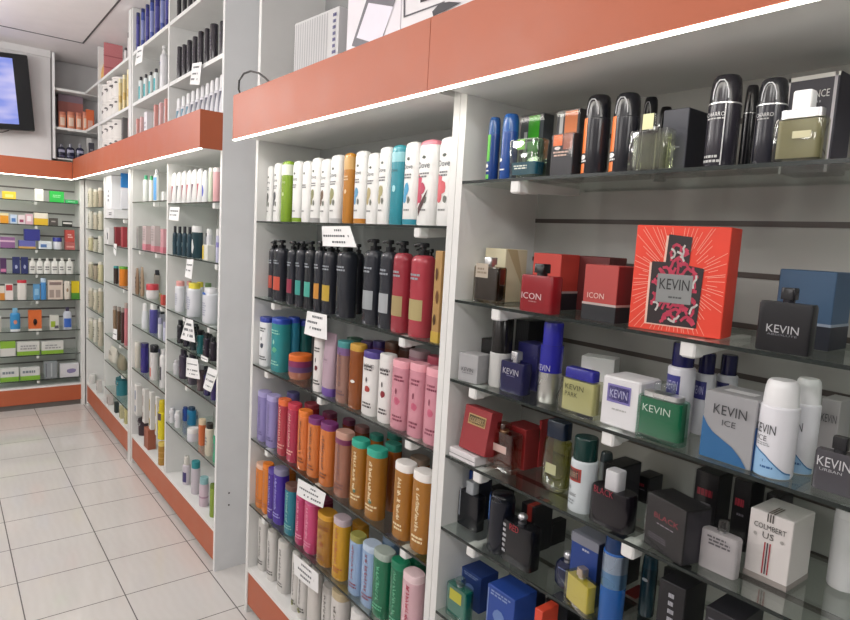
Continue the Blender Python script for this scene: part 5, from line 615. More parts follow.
['bottle','bottle',1.0273,3.1386,1.0724,-1.5708,.0495,.0347,.1554,'white bottle with a yellow cap set back on third shelf beside the grey panel','bottle',None,{'body':'pl:dcdee4','cap':'pl:d8c83c','ch':.16,'cs':'flat','cw':.8,'sh':.06,'n':2.4,'rows':[(-.3,.3,.2,.6,6,'pl:a8acc0')]}],
['bottle','bottle',1.0268,3.0186,1.0724,-1.5708,.0481,.0337,.161,'white bottle with a green cap set back on third shelf beside the grey panel','bottle',None,{'body':'pl:dcdee4','cap':'pl:7c9c6c','ch':.16,'cs':'flat','cw':.8,'sh':.06,'n':2.4,'rows':[(-.3,.3,.2,.6,6,'pl:a8acc0')]}],
['bottle','bottle',1.0237,3.3018,1.0724,-1.5708,.0391,.0273,.1463,'white bottle with a pink cap set back on third shelf beside the grey panel','bottle',None,{'body':'pl:dcdee4','cap':'pl:d8a09c','ch':.16,'cs':'flat','cw':.8,'sh':.06,'n':2.4,'rows':[(-.3,.3,.2,.6,6,'pl:a8acc0')]}],
['bottle','bottle',.9474,3.183,.9154,-1.5708,.044,.0308,.1164,'black bottle near the divider on fourth shelf beside the grey panel','bottle',None,{'body':'gl:24242a','cap':'gl:1a1a20','ch':.2,'cs':'flat','cw':.7,'sh':.1,'rows':[(-.3,.3,.3,.5,3,'pl:787880')]}],
['bottle','bottle',.9478,3.0837,.9154,-1.5708,.0451,.0316,.12,'dark violet bottle beside the black one on fourth shelf beside the grey panel','bottle',None,{'body':'gl:2c2838','cap':'gl:1a1a20','ch':.2,'cs':'flat','cw':.7,'sh':.1,'rows':[(-.3,.3,.3,.5,3,'pl:787880')]}],
['bottle','bottle',.9487,2.9828,.9154,-1.5708,.0476,.0333,.1147,'blue-black bottle behind the notice on fourth shelf beside the grey panel','bottle',None,{'body':'gl:1f2c34','cap':'gl:1a1a20','ch':.2,'cs':'flat','cw':.7,'sh':.1,'rows':[(-.3,.3,.3,.5,3,'pl:787880')]}],
['bottle','bottle',.9472,2.8801,.9154,-1.5708,.0435,.0304,.1108,'dark teal bottle right of the notice on fourth shelf beside the grey panel','bottle',None,{'body':'gl:1f6468','cap':'gl:1a1a20','ch':.2,'cs':'flat','cw':.7,'sh':.1,'rows':[(-.3,.3,.3,.5,3,'pl:787880')]}],
['bottle','bottle',.9468,2.7892,.9154,-1.5708,.0419,.0296,.1107,'dark plum bottle on fourth shelf beside the grey panel','bottle',None,{'body':'gl:2c2434','cap':'gl:1a1a20','ch':.2,'cs':'flat','cw':.7,'sh':.1,'rows':[(-.3,.3,.3,.5,3,'pl:787880')]}],
['bottle','bottle',.9464,2.7026,.9154,-1.5708,.0412,.0288,.1061,'darkest plum bottle next to the panel on fourth shelf beside the grey panel','bottle',None,{'body':'gl:28202c','cap':'gl:1a1a20','ch':.2,'cs':'flat','cw':.7,'sh':.1,'rows':[(-.3,.3,.3,.5,3,'pl:787880')]}],
['bottle','bottle',.9477,3.2441,.7424,-1.5708,.0444,.0314,.0729,'small white-topped bottle by the divider on fifth shelf beside the grey panel','bottle',None,{'body':'gl:c8c8cc','cap':'pl:c0c0c4','ch':.2,'cw':.7,'sh':.08}],
['bottle','bottle',.9528,3.1413,.7424,-1.5708,.0593,.0415,.1481,'dark violet-grey bottle behind the first notice on fifth shelf beside the grey panel','bottle',None,{'body':'gl:3c3448','cap':'gl:242030','ch':.2,'cw':.7,'sh':.08}],
['bottle','bottle',.9539,3.0042,.7424,-1.5708,.0627,.0439,.1474,'grey-violet bottle behind the first notice on fifth shelf beside the grey panel','bottle',None,{'body':'gl:4c4654','cap':'gl:242030','ch':.2,'cw':.7,'sh':.08}],
['bottle','bottle',.9482,2.8648,.7424,-1.5708,.0464,.0324,.1256,'brown-grey bottle between the notices on fifth shelf beside the grey panel','bottle',None,{'body':'gl:5c4c50','cap':'pl:c0c0c4','ch':.2,'cw':.7,'sh':.08}],
['bottle','bottle',.9476,2.7734,.7424,-1.5708,.0447,.0313,.1203,'indigo bottle under the second notice on fifth shelf beside the grey panel','bottle',None,{'body':'gl:2c2458','cap':'gl:242030','ch':.2,'cw':.7,'sh':.08}],
['bottle','bottle',.9453,2.6813,.7424,-1.5708,.0385,.0266,.1164,'violet bottle next to the panel on fifth shelf beside the grey panel','bottle',None,{'body':'gl:3c2c70','cap':'gl:242030','ch':.2,'cw':.7,'sh':.08}],
['bottle','bottle',.9456,3.3036,.4704,-1.5708,.0389,.0272,.0764,'white bottle by the divider on sixth shelf beside the grey panel','bottle',None,{'body':'pl:dcdce0','cap':'pl:dcdce0','ch':.16,'cw':.75,'sh':.05,'rows':[(-.3,.3,.3,.6,3,'pl:7c7c84')]}],
['bottle','bottle',.9465,3.2086,.4704,-1.5708,.0413,.0289,.0845,'white bottle before the blue ones on sixth shelf beside the grey panel','bottle',None,{'body':'pl:dcdce0','cap':'pl:e0e0e0','ch':.16,'cw':.75,'sh':.05,'rows':[(-.3,.3,.3,.6,3,'pl:7c7c84')]}],
['bottle','bottle',1.0139,3.3031,.4704,-1.5708,.0398,.0279,.0735,'blue bottle on sixth shelf beside the grey panel','bottle',None,{'body':'pl:2c50a0','cap':'pl:284890','ch':.16,'cw':.75,'sh':.05,'rows':[(-.3,.3,.3,.6,3,'pl:7c7c84')]}],
['bottle','bottle',1.0214,3.2218,.4704,-1.5708,.0612,.0428,.093,'sea-blue bottle with a dark cap on sixth shelf beside the grey panel','bottle',None,{'body':'pl:1f7ca8','cap':'pl:1c3c58','ch':.16,'cw':.75,'sh':.05,'rows':[(-.3,.3,.3,.6,3,'pl:7c7c84')]}],
['bottle','bottle',.9506,2.739,.4704,-1.5708,.0531,.0372,.1485,'beige bottle with a black cap on sixth shelf beside the grey panel','bottle',None,{'body':'pl:d0c8b4','cap':'pl:2c2824','ch':.16,'cw':.75,'sh':.05,'rows':[(-.3,.3,.3,.6,3,'pl:7c7c84')]}],
['bottle','bottle',.9435,2.637,.4704,-1.5708,.0328,.023,.1455,'green bottle next to the panel on sixth shelf beside the grey panel','bottle',None,{'body':'pl:2ca078','cap':'pl:c8ccc8','ch':.16,'cw':.75,'sh':.05,'rows':[(-.3,.3,.3,.6,3,'pl:7c7c84')]}],
['jar','jar',.9468,2.963,.4704,-1.5708,.0536,.0536,.0629,'white tub in front of the sea-blue bottle on sixth shelf beside the grey panel','jar',None,{'body':'pl:dcdce4','cap':'pl:e8e8e8'}],
['bottle','bottle',.9655,2.8867,.4704,-1.5708,.0439,.0311,.1256,'orange bottle with cream cap on sixth shelf beside the grey panel','bottle',None,{'body':'pl:d06c3c','cap':'pl:dcc8a8','ch':.2}],
['bottle','bottle',.9718,3.1325,.1874,-1.5708,.0482,.0386,.1471,'white cone bottle with a violet label on bottom deck beside the grey panel','bottle',None,{'body':'pl:cfc8d0','cap':'pl:d8d4cc','ch':.3,'cs':'spray','cw':.7,'n':2,'lab':[(-.45,.45,.1,.45,'pl:3c346c')]}],
['bottle','bottle',.9739,2.9969,.1874,-1.5708,.0522,.0418,.1643,'pale bottle with a teal screw cap on bottom deck beside the grey panel','bottle',None,{'body':'pl:c8c0c8','cap':'pl:2c8c94','ch':.2,'cs':'flat','cw':.95,'n':2}],
['bottle','bottle',.9623,2.8386,.1874,-1.5708,.053,.0424,.1391,'pink-white bottle with a pale teal cap on bottom deck beside the grey panel','bottle',None,{'body':'pl:d0bcc8','cap':'pl:8cb8bc','ch':.22,'cs':'flat','cw':.9,'n':2,'band':[(.3,.36,'pl:b08ca0')]}],
['bottle','bottle',.9591,2.7029,.1874,-1.5708,.0381,.0305,.1535,'olive-green bottle by the panel foot on bottom deck beside the grey panel','bottle',None,{'body':'gl:88a038','cap':'gl:6c8428','ch':.12,'n':2}],
['bottle','bottle',1.0625,3.32,1.6124,-1.5708,.006,.035,.1715,'white back-row bottle, first from left on first shelf beside the grey panel','bottle','white back-row bottle on first shelf beside the grey panel',{'body':'pl:dcdce0','cap':'pl:2c2c34','ch':.15,'cw':.7,'sh':.06}],
['bottle','bottle',1.0625,3.32,1.6124,-1.5708,.006,.035,.1766,'white back-row bottle, second from left on first shelf beside the grey panel','bottle','white back-row bottle on first shelf beside the grey panel',{'body':'pl:d8d8dc','cap':'pl:2c2c34','ch':.15,'cw':.7,'sh':.06}],
['bottle','bottle',1.0625,3.2563,1.6124,-1.5708,.006,.035,.1784,'white back-row bottle, third from left on first shelf beside the grey panel','bottle','white back-row bottle on first shelf beside the grey panel',{'body':'pl:dcdce0','cap':'pl:2c2c34','ch':.15,'cw':.7,'sh':.06}],
['bottle','bottle',1.0625,3.32,1.3554,-1.5708,.006,.035,.1349,'back-row bottle, first from left on second shelf beside the grey panel','bottle','back-row bottle on second shelf beside the grey panel',{'body':'pl:2c3438','cap':'pl:2c2c34','ch':.15,'cw':.7,'sh':.06}],
['bottle','bottle',1.0625,3.32,1.3554,-1.5708,.006,.035,.1297,'back-row bottle, second from left on second shelf beside the grey panel','bottle','back-row bottle on second shelf beside the grey panel',{'body':'pl:24343c','cap':'pl:2c2c34','ch':.15,'cw':.7,'sh':.06}],
['bottle','bottle',1.0625,3.137,1.3554,-1.5708,.006,.035,.1188,'back-row bottle, third from left on second shelf beside the grey panel','bottle','back-row bottle on second shelf beside the grey panel',{'body':'pl:c8c8d0','cap':'pl:2c2c34','ch':.15,'cw':.7,'sh':.06}],
['bottle','bottle',1.0625,3.3089,.9154,-1.5708,.0283,.035,.0736,'dark back-row bottle, first from left on fourth shelf beside the grey panel','bottle','dark back-row bottle on fourth shelf beside the grey panel',{'body':'pl:24242c','cap':'pl:2c2c34','ch':.15,'cw':.7,'sh':.06}],
['bottle','bottle',1.0625,3.3085,.9154,-1.5708,.0289,.035,.0576,'dark back-row bottle, second from left on fourth shelf beside the grey panel','bottle','dark back-row bottle on fourth shelf beside the grey panel',{'body':'pl:2c2430','cap':'pl:2c2c34','ch':.15,'cw':.7,'sh':.06}],
['bottle','bottle',1.0625,3.2127,.9154,-1.5708,.0217,.035,.0558,'dark back-row bottle, third from left on fourth shelf beside the grey panel','bottle','dark back-row bottle on fourth shelf beside the grey panel',{'body':'pl:242430','cap':'pl:2c2c34','ch':.15,'cw':.7,'sh':.06}],
['bottle','bottle',1.0625,3.0904,.9154,-1.5708,.0156,.035,.0537,'dark back-row bottle, fourth from left on fourth shelf beside the grey panel','bottle','dark back-row bottle on fourth shelf beside the grey panel',{'body':'pl:2c2834','cap':'pl:2c2c34','ch':.15,'cw':.7,'sh':.06}],
['bottle','bottle',1.0625,3.3079,.7424,-1.5708,.0302,.035,.0848,'dark back-row bottle, first from left on fifth shelf beside the grey panel','bottle','dark back-row bottle on fifth shelf beside the grey panel',{'body':'pl:2c2834','cap':'pl:2c2c34','ch':.15,'cw':.7,'sh':.06}],
['bottle','bottle',1.0625,3.3013,.7424,-1.5708,.0299,.035,.0589,'dark back-row bottle, second from left on fifth shelf beside the grey panel','bottle','dark back-row bottle on fifth shelf beside the grey panel',{'body':'pl:343040','cap':'pl:2c2c34','ch':.15,'cw':.7,'sh':.06}],
['bottle','bottle',1.0625,3.1421,.7424,-1.5708,.0193,.035,.0522,'dark back-row bottle, third from left on fifth shelf beside the grey panel','bottle','dark back-row bottle on fifth shelf beside the grey panel',{'body':'pl:2c2440','cap':'pl:2c2c34','ch':.15,'cw':.7,'sh':.06}],
['bottle','bottle',1.0625,3.3063,.4704,-1.5708,.0334,.035,.05,'back-row bottle, first from left on sixth shelf beside the grey panel','bottle','back-row bottle on sixth shelf beside the grey panel',{'body':'pl:b0b0b8','cap':'pl:2c2c34','ch':.15,'cw':.7,'sh':.06}],
['bottle','bottle',1.0625,3.3059,.4704,-1.5708,.0342,.035,.028,'back-row bottle, second from left on sixth shelf beside the grey panel','bottle','back-row bottle on sixth shelf beside the grey panel',{'body':'pl:5c7c98','cap':'pl:2c2c34','ch':.15,'cw':.7,'sh':.06}],
['bottle','bottle',1.0625,3.1828,.4704,-1.5708,.006,.035,.0332,'back-row bottle, third from left on sixth shelf beside the grey panel','bottle','back-row bottle on sixth shelf beside the grey panel',{'body':'pl:c8b8a0','cap':'pl:2c2c34','ch':.15,'cw':.7,'sh':.06}],
['bottle','bottle',.9465,3.8642,1.6284,-1.5708,.0413,.0289,.1502,'green-capped white bottle with teal strip on first shelf of the second far bay','bottle',None,{'body':'pl:e4e8e4','cap':'pl:3cb080','ch':.16,'cs':'flat','cw':.6,'sh':.08}],
['bottle','bottle',.9447,3.7386,1.6284,-1.5708,.0362,.0253,.1415,'white bottle with a green cap on first shelf of the second far bay','bottle',None,{'body':'pl:e4e8e4','cap':'pl:34a868','ch':.16,'cs':'flat','cw':.6,'sh':.08}],
['bottle','bottle',.9476,3.6406,1.6284,-1.5708,.0445,.0311,.1724,'blue and white pump bottle on first shelf of the second far bay','bottle',None,{'body':'pl:e4e8e4','cap':'pl:e8e8ec','ch':.16,'cs':'flat','cw':.6,'sh':.08,'lab':[(-.1,.48,.03,.75,'pl:5ca0dc')]}],
['carton','carton',.9432,3.4686,1.6284,-1.5708,.0373,.0224,.0461,'small white carton on first shelf of the second far bay','box',None,{'body':'ca:e0e0e0'}],
['carton','carton',.9433,3.9912,1.3524,-1.5708,.0451,.0225,.1352,'clear wire-framed box on second shelf of the second far bay','box',None,{'body':'ca:b0b0ac','wrap':1,'lab':[(-.4,.4,.05,.9,'ca:a09c98')]}],
['carton','carton',.9463,3.8389,1.3524,-1.5708,.0714,.0286,.138,'pink and white packet in clear film on second shelf of the second far bay','box',None,{'body':'ca:dcc8c8','band':[(0,.25,'ca:e08c98')],'rows':[(-.35,.35,.4,.9,5,'ca:a89898')],'wrap':1}],
['carton','carton',.9465,3.6539,1.3524,-1.5708,.0723,.0289,.1411,'clear packet with a pink foot on second shelf of the second far bay','box',None,{'body':'ca:cfc0c0','band':[(0,.22,'ca:e08c98')],'rows':[(-.35,.35,.4,.9,5,'ca:a89898')],'wrap':1}],
['carton','carton',.9429,3.4759,1.3524,-1.5708,.0543,.0217,.1281,'pink packet by the divider on second shelf of the second far bay','box',None,{'body':'ca:d8a0a8','band':[(0,.25,'ca:d87c8c')],'wrap':1}],
['bag','pouch',.9424,4.036,1.0754,-1.5708,.0519,.0208,.1584,'brownish sachet, left-hand one of two on third shelf of the second far bay','bag','brownish sachet on third shelf of the second far bay',{'body':'pl:8c7058','rows':[(-.3,.3,.2,.7,3,'pl:504038')]}],
['bag','pouch',.9426,3.9214,1.0754,-1.5708,.0538,.0212,.1724,'brownish sachet, right-hand one of two on third shelf of the second far bay','bag','brownish sachet on third shelf of the second far bay',{'body':'pl:a08870','rows':[(-.3,.3,.2,.7,3,'pl:504038')]}],
['jar','jar',.9658,3.7831,1.0754,-1.5708,.0676,.0676,.0839,'white tub with a red lid on third shelf of the second far bay','jar',None,{'body':'pl:e0dcdc','cap':'pl:c83c48','ch':.4}],
['carton','carton',1.0187,3.891,1.0754,-1.5708,.0748,.0374,.0202,'pale yellow carton behind the tub on third shelf of the second far bay','box',None,{'body':'ca:d4c890'}],
['carton','carton',.9421,3.4704,1.0754,-1.5708,.0402,.0201,.0529,'small red carton by the divider on third shelf of the second far bay','box',None,{'body':'ca:c04c44'}],
['bottle','bottle',.9525,3.8816,.8874,-1.5708,.0587,.0411,.1502,'white cone bottle on fourth shelf of the second far bay','bottle',None,{'body':'pl:d8dce0','cap':'pl:e0e0e0','ch':.3,'cs':'spray','cw':.75,'n':2,'tw':.8}],
['bottle','bottle',.9532,3.7032,.8874,-1.5708,.0605,.0423,.1678,'violet bottle with white cap on fourth shelf of the second far bay','bottle',None,{'body':'pl:4c4890','cap':'pl:e0e0e0','ch':.2,'cw':.8}],
['bottle','bottle',.9426,3.5303,.8874,-1.5708,.0304,.0213,.1081,'short white bottle, left-hand one of two on fourth shelf of the second far bay','bottle','short white bottle on fourth shelf of the second far bay',{'body':'pl:d8d8e0','cap':'pl:9c9cb8','ch':.3}],
['bottle','bottle',.9423,3.4326,.8874,-1.5708,.0294,.0206,.0996,'short white bottle, right-hand one of two on fourth shelf of the second far bay','bottle','short white bottle on fourth shelf of the second far bay',{'body':'pl:c8c8dc','cap':'pl:9c9cb8','ch':.3}],
['bottle','bottle',.954,3.899,.6174,-1.5708,.0629,.044,.1772,'deep violet bottle on fifth shelf of the second far bay','bottle',None,{'body':'gl:342c7c','cap':'gl:2c2464','ch':.15}],
['bottle','bottle',.9534,3.689,.6174,-1.5708,.0612,.0428,.2006,'black-capped white bottle with red mark on fifth shelf of the second far bay','bottle',None,{'body':'pl:d8d4d4','cap':'gl:1c1c24','ch':.2,'lab':[(-.4,.2,.1,.35,'pl:d05c50')]}],
['bottle','bottle',.9509,3.4907,.6174,-1.5708,.0544,.0377,.2122,'white bottle with dark label on fifth shelf of the second far bay','bottle',None,{'body':'pl:d8d8d8','cap':'pl:d0d0d0','ch':.15,'cw':.6,'sh':.1,'lab':[(-.3,.3,.2,.55,'pl:484850')]}],
['bottle','bottle',.948,4.0391,.6174,-1.5708,.0457,.032,.1604,'cream bottle at the end on fifth shelf of the second far bay','bottle',None,{'body':'pl:c8c4b8','cap':'pl:d0ccc4','ch':.15}],
['canister','canister',.981,4.031,.1874,-1.5708,.0619,.0619,.1132,'dark brown bucket on the deck behind the far white post','can',None,{'body':'pl:3c2c34','cap':'pl:2c2028'}],
['carton','carton',.9543,3.7717,.1874,-1.5708,.0894,.0447,.1186,'rust-coloured carton on bottom deck of the second far bay','box',None,{'body':'ca:a05c44','lab':[(-.3,-.2,.1,.9,'ca:703c2c')]}],
['bottle','bottle',.9421,3.4631,.1874,-1.5708,.0492,.0443,.1275,'amber bottle with yellow cap on bottom deck of the second far bay','bottle',None,{'body':'cl:d0a048','cap':'pl:d8c060','ch':.15,'n':2,'band':[(.3,.36,'pl:b88838'),(.55,.6,'pl:b88838')]}],
['carton','carton',.9467,4.018,.3254,-1.5708,.0587,.0293,.1897,'white carton with blue marks on lowest glass shelf of the second far bay','box',None,{'body':'ca:dcdad6','lab':[(-.3,0,.1,.3,'ca:4c6ca0'),(-.3,0,.5,.8,'ca:4c6ca0')]}],
['carton','carton',.9444,3.8347,.3254,-1.5708,.0494,.0247,.2032,'white carton with grey print on lowest glass shelf of the second far bay','box',None,{'body':'ca:dcdad6','lab':[(-.3,0,.1,.3,'ca:a08c84'),(-.3,0,.5,.8,'ca:a08c84')]}],
['carton','carton',.9426,3.6873,.3254,-1.5708,.0424,.0212,.2193,'white carton with yellow marks on lowest glass shelf of the second far bay','box',None,{'body':'ca:dcdad6','lab':[(-.3,0,.1,.3,'ca:b8a028'),(-.3,0,.5,.8,'ca:b8a028')]}],
['carton','carton',.9408,3.5635,.3254,-1.5708,.0351,.0176,.2195,'white carton with a yellow strip on lowest glass shelf of the second far bay','box',None,{'body':'ca:dcdad6','lab':[(-.3,0,.1,.3,'ca:c8b020'),(-.3,0,.5,.8,'ca:c8b020')]}],
['bottle','bottle',.9482,3.491,.3254,-1.5708,.0606,.0485,.219,'bright yellow bottle with a dark label on lowest glass shelf of the second far bay','bottle',None,{'body':'gl:d8c818','cap':'gl:c8b418','ch':.3,'cs':'spray','cw':.8,'n':2,'lab':[(-.4,.4,.5,.68,'pl:4c3c40')]}],
['bottle','bottle',1.0625,4.059,1.0754,-1.5708,.006,.035,.1464,'back-row bottle, left-hand one of two on third shelf of the second far bay','bottle','back-row bottle on third shelf of the second far bay',{'body':'pl:a09080','cap':'pl:2c2c34','ch':.15,'cw':.7,'sh':.06}],
['bottle','bottle',1.0625,4.0517,1.0754,-1.5708,.0206,.035,.1345,'back-row bottle, right-hand one of two on third shelf of the second far bay','bottle','back-row bottle on third shelf of the second far bay',{'body':'pl:b0a8a0','cap':'pl:2c2c34','ch':.15,'cw':.7,'sh':.06}],
['bottle','bottle',1.0625,4.0506,.8874,-1.5708,.0229,.035,.11,'back-row bottle, first from left on fourth shelf of the second far bay','bottle','back-row bottle on fourth shelf of the second far bay',{'body':'pl:a8acb0','cap':'pl:2c2c34','ch':.15,'cw':.7,'sh':.06}],
['bottle','bottle',1.0625,4.0503,.8874,-1.5708,.0234,.035,.0911,'back-row bottle, second from left on fourth shelf of the second far bay','bottle','back-row bottle on fourth shelf of the second far bay',{'body':'pl:6c6890','cap':'pl:2c2c34','ch':.15,'cw':.7,'sh':.06}],
['bottle','bottle',1.0625,3.9318,.8874,-1.5708,.006,.035,.0872,'back-row bottle, third from left on fourth shelf of the second far bay','bottle','back-row bottle on fourth shelf of the second far bay',{'body':'pl:b0b0c0','cap':'pl:2c2c34','ch':.15,'cw':.7,'sh':.06}],
['bottle','bottle',1.0625,4.0481,.6174,-1.5708,.0278,.035,.1268,'back-row bottle, first from left on fifth shelf of the second far bay','bottle','back-row bottle on fifth shelf of the second far bay',{'body':'pl:5c5888','cap':'pl:2c2c34','ch':.15,'cw':.7,'sh':.06}],
['bottle','bottle',1.0625,4.0477,.6174,-1.5708,.0285,.035,.1013,'back-row bottle, second from left on fifth shelf of the second far bay','bottle','back-row bottle on fifth shelf of the second far bay',{'body':'pl:807c80','cap':'pl:2c2c34','ch':.15,'cw':.7,'sh':.06}],
['bottle','bottle',1.0625,3.9121,.6174,-1.5708,.0174,.035,.1066,'back-row bottle, third from left on fifth shelf of the second far bay','bottle','back-row bottle on fifth shelf of the second far bay',{'body':'pl:a8a4a0','cap':'pl:2c2c34','ch':.15,'cw':.7,'sh':.06}],
['carton','carton',.982,4.7571,1.5284,-1.5708,.2218,.1,.06,'low white carton with black print under the tall white one, narrow far bay','box',None,{'body':'ca:e8e8ea','rows':[(-.1,.3,.3,.7,2,'ca:404044')]}],
['carton','carton',.967,4.788,1.5904,-1.5708,.1601,.07,.2275,'tall white carton with faint print near the LED strip, narrow far bay','box',None,{'body':'ca:eeeef2','rows':[(-.2,.2,.2,.6,3,'ca:8c9098')]}],
['carton','carton',.957,4.4234,1.5904,-1.5708,.006,.05,.2275,'blue and white carton beside the tall white one, narrow far bay','box',None,{'body':'ca:e8e8f0','band':[(.6,1,'ca:2c84d0')]}],
['carton','carton',.9526,4.8267,1.3454,-1.5708,.0825,.0413,.1147,'white carton with a black mark on second shelf of the narrow far bay','box',None,{'body':'ca:e4e2e2','lab':[(-.2,.1,.3,.7,'ca:303034')]}],
['carton','carton',.9487,4.6038,1.3454,-1.5708,.0555,.0333,.1255,'dark red carton on second shelf of the narrow far bay','box',None,{'body':'ca:8c3038','lab':[(-.4,.1,.1,.9,'ca:6c4848')]}],
['carton','carton',.9461,4.3936,1.3454,-1.5708,.0471,.0282,.1292,'crimson carton on second shelf of the narrow far bay','box',None,{'body':'ca:a83c44'}],
['bottle','bottle',.9479,4.6366,1.0854,-1.5708,.0398,.0318,.1202,'dark bottle with a teal cap on third shelf of the narrow far bay','bottle',None,{'body':'gl:3c302c','cap':'pl:2c8c8c','ch':.12}],
['bottle','bottle',.9588,4.4676,1.0854,-1.5708,.0669,.0536,.1285,'orange bottle with a green cap on third shelf of the narrow far bay','bottle',None,{'body':'gl:d8802c','cap':'pl:5ca02c','ch':.13,'cs':'flat','cw':1,'n':2}],
['bottle','bottle',.944,4.6534,.7094,-1.5708,.0301,.0241,.2189,'tan bottle on fourth shelf of the narrow far bay','bottle',None,{'body':'gl:8c745c','cap':'pl:a0948c','ch':.12}],
['bottle','bottle',.9437,4.5298,.7094,-1.5708,.0292,.0234,.2268,'brown bottle on fourth shelf of the narrow far bay','bottle',None,{'body':'gl:5c4434','cap':'pl:a0948c','ch':.12}],
['bottle','bottle',.9422,4.4132,.7094,-1.5708,.0256,.0205,.2342,'dark maroon bottle on fourth shelf of the narrow far bay','bottle',None,{'body':'gl:4c2c2c','cap':'pl:a0948c','ch':.12}],
['bottle','bottle',.9439,4.3197,.7094,-1.5708,.0298,.0239,.2781,'pink bottle on fourth shelf of the narrow far bay','bottle',None,{'body':'gl:c87880','cap':'pl:a0948c','ch':.12}],
['bag','pouch',.9644,4.7755,.5144,-1.5708,.185,.0648,.1045,'cream sachet with grey print on fifth shelf of the narrow far bay','bag',None,{'body':'pl:d0ccc0','rows':[(-.3,.3,.5,.8,3,'pl:7c7870')]}],
['bag','pouch',.9608,4.5062,.5144,-1.5708,.145,.0576,.0959,'olive-grey sachet on fifth shelf of the narrow far bay','bag',None,{'body':'pl:8c8670'}],
['carton','carton',.9493,4.8391,.1874,-1.5708,.0578,.0347,.0677,'pinkish white carton on bottom deck of the narrow far bay','box',None,{'body':'ca:d0c4c0','lab':[(-.2,.1,.1,.8,'ca:5c5440')]}],
['carton','carton',.9441,4.605,.1874,-1.5708,.0403,.0242,.0735,'small dark carton with a teal edge on bottom deck of the narrow far bay','box',None,{'body':'ca:2c3838','lab':[(-.2,.1,.1,.8,'ca:5c5440')]}],
['carton','carton',.9429,4.4517,.1874,-1.5708,.037,.0218,.0834,'cream carton with a dark stripe on bottom deck of the narrow far bay','box',None,{'body':'ca:ccc49c','lab':[(-.2,.1,.1,.8,'ca:5c5440')]}],
['carton','carton',.9428,4.3141,.1874,-1.5708,.0359,.0216,.0976,'pale yellow carton on bottom deck of the narrow far bay','box',None,{'body':'ca:d0c890','lab':[(-.2,.1,.1,.8,'ca:5c5440')]}],
['canister','canister',.973,4.5709,.3184,-1.5708,.082,.082,.1317,'teal bucket with a lid and wire handle in the narrow far bay','can',None,{'body':'pl:2c7c88','cap':'pl:1c5c64'}],
['bottle','bottle',.9514,5.5465,1.6064,-1.5708,.0554,.0387,.1528,'cream bottle on first shelf of the corner bay','bottle',None,{'body':'pl:d0cab4','cap':'pl:dcd8cc','ch':.13,'cw':.8,'sh':.08,'rows':[(-.2,.4,.2,.7,5,'pl:6c6858')]}],
['bottle','bottle',.9508,5.3487,1.6064,-1.5708,.0539,.0377,.1354,'beige bottle on first shelf of the corner bay','bottle',None,{'body':'pl:bcb49c','cap':'pl:dcd8cc','ch':.13,'cw':.8,'sh':.08,'rows':[(-.2,.4,.2,.7,5,'pl:6c6858')]}],
['bottle','bottle',.9505,5.1624,1.6064,-1.5708,.0529,.037,.141,'pale bottle on first shelf of the corner bay','bottle',None,{'body':'pl:a89c88','cap':'pl:dcd8cc','ch':.13,'cw':.8,'sh':.08,'rows':[(-.2,.4,.2,.7,5,'pl:6c6858')]}],
['bottle','bottle',.9514,5.5493,1.4404,-1.5708,.0554,.0388,.1393,'cream bottle on second shelf of the corner bay','bottle',None,{'body':'pl:d4d2c4','cap':'pl:dcd8cc','ch':.13,'cw':.8,'sh':.08,'rows':[(-.2,.4,.2,.7,5,'pl:6c6858')]}],
['bottle','bottle',.9511,5.3523,1.4404,-1.5708,.0544,.0381,.1275,'beige bottle on second shelf of the corner bay','bottle',None,{'body':'pl:c4bca8','cap':'pl:dcd8cc','ch':.13,'cw':.8,'sh':.08,'rows':[(-.2,.4,.2,.7,5,'pl:6c6858')]}],
['bottle','bottle',.9505,5.1648,1.4404,-1.5708,.0529,.037,.1385,'pale bottle on second shelf of the corner bay','bottle',None,{'body':'pl:d0cab4','cap':'pl:dcd8cc','ch':.13,'cw':.8,'sh':.08,'rows':[(-.2,.4,.2,.7,5,'pl:6c6858')]}],
['bottle','bottle',.9516,5.5489,1.2724,-1.5708,.0561,.0393,.1104,'cream bottle on third shelf of the corner bay','bottle',None,{'body':'pl:d0c8a0','cap':'pl:dcd8cc','ch':.13,'cw':.8,'sh':.08,'rows':[(-.2,.4,.2,.7,5,'pl:6c6858')]}],
['bottle','bottle',.9508,5.3529,1.2724,-1.5708,.0537,.0376,.1046,'beige bottle with a dark cap on third shelf of the corner bay','bottle',None,{'body':'pl:c8c4b0','cap':'pl:4c4840','ch':.13,'cw':.8,'sh':.08,'rows':[(-.2,.4,.2,.7,5,'pl:6c6858')]}],
['bottle','bottle',.9505,5.1674,1.2724,-1.5708,.0529,.037,.1216,'pale bottle on third shelf of the corner bay','bottle',None,{'body':'pl:d4d2c4','cap':'pl:dcd8cc','ch':.13,'cw':.8,'sh':.08,'rows':[(-.2,.4,.2,.7,5,'pl:6c6858')]}],
['bottle','bottle',.9516,5.5489,1.0534,-1.5708,.0561,.0393,.1227,'cream bottle on fourth shelf of the corner bay','bottle',None,{'body':'pl:bcb49c','cap':'pl:dcd8cc','ch':.13,'cw':.8,'sh':.08,'rows':[(-.2,.4,.2,.7,5,'pl:6c6858')]}],
['bottle','bottle',.9513,5.3598,1.0534,-1.5708,.0553,.0387,.1228,'beige bottle with a dark cap on fourth shelf of the corner bay','bottle',None,{'body':'pl:a89c88','cap':'pl:4c4840','ch':.13,'cw':.8,'sh':.08,'rows':[(-.2,.4,.2,.7,5,'pl:6c6858')]}],
